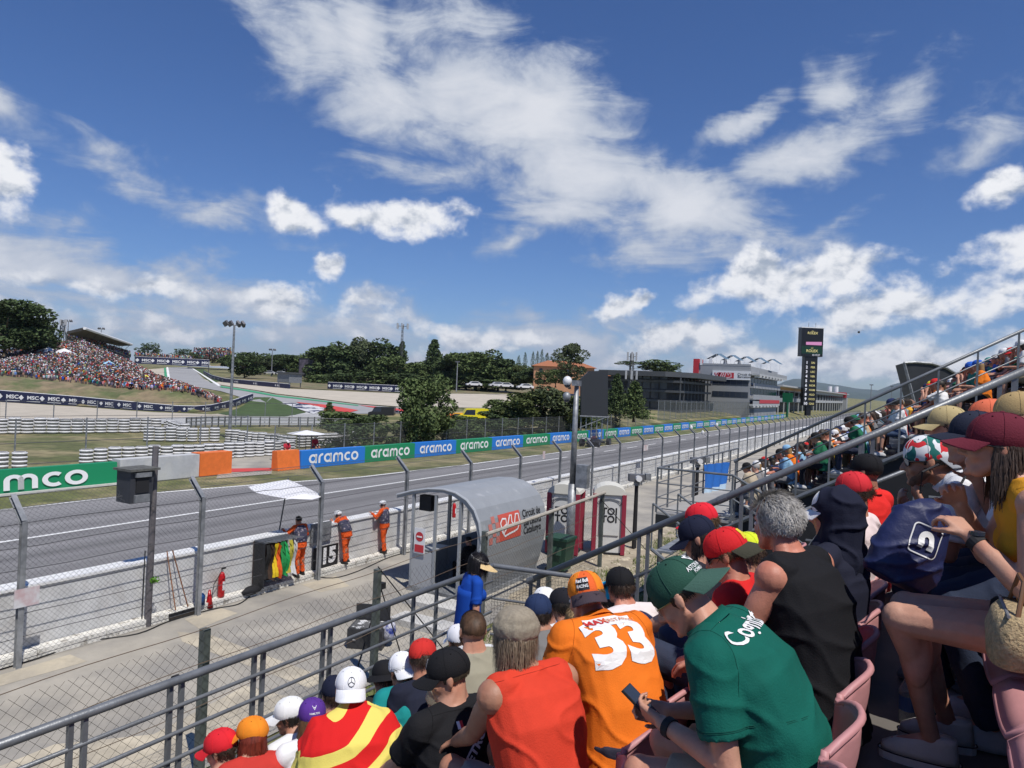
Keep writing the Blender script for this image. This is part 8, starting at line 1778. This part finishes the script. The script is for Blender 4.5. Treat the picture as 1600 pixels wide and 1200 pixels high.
ccols = [('white', (.72, .72, .72), 20), ('black', (.015, .015, .018), 22), ('red', (.60, .03, .03), 12), ('navy', (.02, .03, .09), 12), ('orange', (.78, .20, .02), 9), ('grey', (.22, .22, .23), 10), ('teal', (.02, .22, .20), 4), ('green', (.02, .14, .07), 4), ('yellow', (.75, .60, .05), 1), ('light blue', (.25, .45, .65), 5), ('pink', (.60, .25, .30), 3), ('beige', (.45, .38, .28), 5), ('blue', (.03, .12, .50), 4)]
skc = ['fair', 'tan', 'red', 'light', 'brown', 'tan', 'fair']; hcs = [(.03, .02, .012), (.10, .06, .03), (.02, .015, .01), (.28, .18, .08), (.30, .29, .28), (.05, .03, .02)]
rc = random.Random(21)
def pick(): return rc.choices([(a, b) for a, b, w in ccols], [w for a, b, w in ccols])[0]
def spect(i, loc, rz, label=None, group=None, used=[set()], s=1.0):
    src = PR[i]
    if i not in used[0]: used[0].add(i); r = src
    else: r = copy_tree(src)
    r.location = loc; r.rotation_euler = (rc.uniform(-.04, .04), rc.uniform(-.05, .05), rz); r.scale = (s, s, s)
    sn, scol = pick(); hn_, hcol = pick(); ln, lc = rc.choice([('dark', (.03, .035, .06)), ('blue denim', (.06, .09, .16)), ('khaki', (.28, .23, .15)), ('black', (.015, .015, .02)), ('grey', (.15, .15, .16))])
    hairc = rc.choice(hcs)
    def setm(o, M):
        if o.data.users > 1 and o.material_slots: o.material_slots[0].link = 'OBJECT'; o.material_slots[0].material = M
        elif o.material_slots: o.material_slots[0].link = 'OBJECT'; o.material_slots[0].material = M
    sk_ = skin(rc.choice(skc)); hat = False
    for c in r.children:
        nm = c.name.split('.')[0]
        if nm == 'body': setm(c, sk_)
        elif nm == 'shirt': setm(c, cloth(scol))
        elif nm in ('trousers', 'shorts'): setm(c, cloth(lc))
        elif nm == 'hair': setm(c, mat('hair c%d%d%d' % tuple(int(x*99) for x in hairc), hairc, .6, var=.3, vscale=60))
        elif nm == 'cap':
            hat = True; setm(c, cloth(hcol)); [setm(d, cloth(hcol)) for d in c.children]
    r['category'] = 'person'
    if group: r['group'] = group
    return r, sn, (hn_ if hat else None)
def desc(sn, hn, i): return ('spectator in a %s shirt, %s %s' % (sn, hn, 'sun hat' if i == 5 else 'cap')) if hn else ('%s in a %s %s' % ('long-haired spectator' if i == 2 else 'bare-headed spectator', sn, 'vest top' if i == 2 else 'shirt'))
N1 = 0
rownames = ['lowest', 'second', 'third', 'fourth', 'fifth', 'sixth', 'seventh', 'eighth', 'ninth', 'tenth', 'eleventh']
for k in range(0, 11):
    x = XR(k); z = ZN(x-.2)+.46; col = 0
    for j in range(16):
        y = Y2+.55+j*.51+rc.uniform(-.06, .06)
        if k <= 1 and j < 3 and False: continue
        if rc.random() < .04: continue
        if j > (9 if k < 5 else 12): continue
        i = rc.randrange(6); r, sn, hn = spect(i, (x+.08, y, z), radians(90+rc.uniform(-25, 25)), group='spectators in the next stand', s=rc.uniform(.94, 1.06)); col += 1; N1 += 1
        r['label'] = desc(sn, hn, i)+', %s from rail, far-stand %s row' % (ordn[j], rownames[k])
# far part of the stand as one mass of spectators, plus hill crowd
def crowd_mass(name, label, pts, sizes, seed, upright=True):
    rnd = random.Random(seed); V = []; F_ = []; C_ = []; 
    for p, s in zip(pts, sizes):
        c = rnd.choices([b for a, b, w in ccols], [14, 24, 6, 12, 4, 12, 3, 4, 1.5, 5, 3, 8, 4])[0]; c = tuple(v*rnd.uniform(.45, .95) for v in c); h = rnd.choice([(.30, .16, .11), (.22, .12, .08), (.03, .02, .015), (.03, .02, .015), (.7, .7, .7), (.35, .04, .04), (.03, .03, .05), (.3, .3, .3), (.05, .035, .02)])
        b0 = len(V); a0 = rnd.random()*6.28; lx, ly = rnd.uniform(-.1, .1)*s, rnd.uniform(-.1, .1)*s
        for z, w in ((0, .26), (.35, .21), (.62, .23), (.72, .09)):
            for i in range(6): a = a0+i*pi/3; V.append((p[0]+cos(a)*w*s+lx*z, p[1]+sin(a)*w*.7*s+ly*z, p[2]+z*s))
        for j in range(3):
            for i in range(6): F_.append((b0+j*6+i, b0+j*6+(i+1) % 6, b0+(j+1)*6+(i+1) % 6, b0+(j+1)*6+i)); C_.append(c if j else (.05, .045, .05) if i % 3 else (.22, .13, .09))
        b0 = len(V); hc = Vector((p[0]+lx, p[1]+ly, p[2]+.84*s)); r_ = .125*s
        for dz, w in ((-1, .45), (-.3, 1), (.4, .9)):
            for i in range(6): a = i*pi/3; V.append((hc.x+cos(a)*w*r_, hc.y+sin(a)*w*r_, hc.z+dz*r_))
        V.append((hc.x, hc.y, hc.z+r_)); t = len(V)-1
        for i in range(6): F_.append((b0+i, b0+(i+1) % 6, b0+6+(i+1) % 6, b0+6+i)); C_.append((.30, .17, .12))
        for i in range(6): F_.append((b0+6+i, b0+6+(i+1) % 6, b0+12+(i+1) % 6, b0+12+i)); C_.append(h)
        for i in range(6): F_.append((b0+12+i, b0+12+(i+1) % 6, t)); C_.append(h)
    me = bpy.data.meshes.new(name); me.from_pydata(V, [], F_); me.update(); ca_ = me.color_attributes.new('clothes', 'BYTE_COLOR', 'CORNER'); k = 0; arr = np.empty((len(me.loops), 4), 'f')
    for p, c in zip(me.polygons, C_):
        for l in p.loop_indices: arr[l] = (*c, 1)
    ca_.data.foreach_set('color', arr.ravel())
    if 'crowd clothes' not in MATS:
        M = mat('crowd clothes', (.5, .5, .5), .85); t_ = M.node_tree; a = t_.nodes.new('ShaderNodeVertexColor'); a.layer_name = 'clothes'; t_.links.new(a.outputs[0], t_.nodes['Principled BSDF'].inputs['Base Color'])
    o = link_mesh(me, name, MATS['crowd clothes']); tag(o, label, 'crowd', kind='stuff'); return o
pts = []; sz = []
for k in range(0, 12):
    x = XR(k); z = ZN(x-.2)+.40; y = Y2+(5.8 if k < 5 else 7.3)
    while y < 58:
        if rc.random() > .12: pts.append((x+rc.uniform(-.08, .12), y, z)); sz.append(1.0)
        y += .55
crowd_mass('spectator_crowd', 'packed spectators in the far part of the next stand, too many to count', pts, sz, 4)
rnd = random.Random(12); pts = []; sz = []; hill = []
for n in range(7600):
    px = rnd.uniform(-55, 345); t = .97+rnd.random()**.85*1.05+rnd.uniform(-.03, .03)
    w = 1 if px < 250 else 0.6
    if rnd.random() > w: continue
    p = hill_pt(px, t)
    if t > 1.86 and px < 60 and rnd.random() < .6: continue
    hill.append((t, px, p))
hill.sort(key=lambda q: (q[2]-EYE).length)
HG = 'spectators on the grass bank'; near_h = [q for q in hill[:900] if True]; rnd.shuffle(near_h); chosen = near_h[:110]; rest = near_h[110:]+hill[900:]
for t, px, p in chosen:
    i = rc.randrange(6); r, sn, hn = spect(i, p+Vector((0, 0, .15)), rc.uniform(-1.6, .2)-.8 if False else atan2(-(EYE.x-p.x), (EYE.y-p.y))+rc.uniform(-.6, .6), group=HG, s=1.0); r['label'] = 'tiny distant spectator sitting among the crowd on the grass bank at far left'
for t, px, p in rest: pts.append((p.x, p.y, p.z)); sz.append(rnd.uniform(.85, 1.15))
crowd_mass('bank_crowd', 'dense colourful crowd covering the grass bank at the far left', pts, sz, 5)
pts = []; sz = []
for n in range(900):
    x = rnd.uniform(296, 360); y = rnd.uniform(548, 562) if x > 303 else 560; p = D(x, y, 420+rnd.uniform(0, 30)); pts.append(p); sz.append(2.4)
for n in range(260):
    a = rnd.random(); b = rnd.random()*.5; p = FSB[0].lerp(FSB[1], a).lerp(FSB[3].lerp(FSB[2], a), b); pts.append((p.x, p.y, p.z+.2)); sz.append(1.8)
for n in range(260): x = rnd.uniform(210, 300); p = D(x, interp([(210, 556), (300, 562)], x)+rnd.uniform(-1, 3), 330); pts.append(p); sz.append(1.9)
crowd_mass('far_crowd', 'far crowds on the skyline stands beyond the gantry banner', pts, sz, 6)
MB().add([D(296, 550, 452), D(362, 548, 452), D(366, 572, 415), D(292, 572, 415)], [(0, 1, 2, 3)]).build('far_bank', M_earth, kind='structure')
# marshals and people behind the boards
for i, (px, py, d) in enumerate(((447, 702, 46), (491, 698, 50))):
    p = D(px, py, d); r = copy_tree(PR[0]); r.location = (p.x, p.y, .75); r.rotation_euler = (0, 0, radians(-100)); r.scale = (1, 1, 1); tag(r, ['far marshal in a red cap behind the orange block', 'far marshal in a dark red shirt under the parasol by the fence corner'][i], 'person')
    for c in r.children:
        if c.name.startswith('shirt'): c.material_slots[0].link = 'OBJECT'; c.material_slots[0].material = cloth((.45, .03, .05))
# ------------------------------------------------------------------ air
def haze():
    mb = MB(); mb.box((-9500, -150, -12), (7500, 9500, 480)); M = bpy.data.materials.new('haze'); M.use_nodes = True; t = M.node_tree; t.nodes.clear(); o = t.nodes.new('ShaderNodeOutputMaterial'); v = t.nodes.new('ShaderNodeVolumePrincipled')
    v.inputs['Color'].default_value = (.75, .85, 1, 1); v.inputs['Density'].default_value = .000055; v.inputs['Anisotropy'].default_value = .2; t.links.new(v.outputs[0], o.inputs['Volume'])
    h = mb.build('haze', M, kind='stuff'); h['label'] = 'thin bluish summer haze fading the distant mountains'; h['category'] = 'haze'
haze()
bpy.data.scenes.remove(tsc)
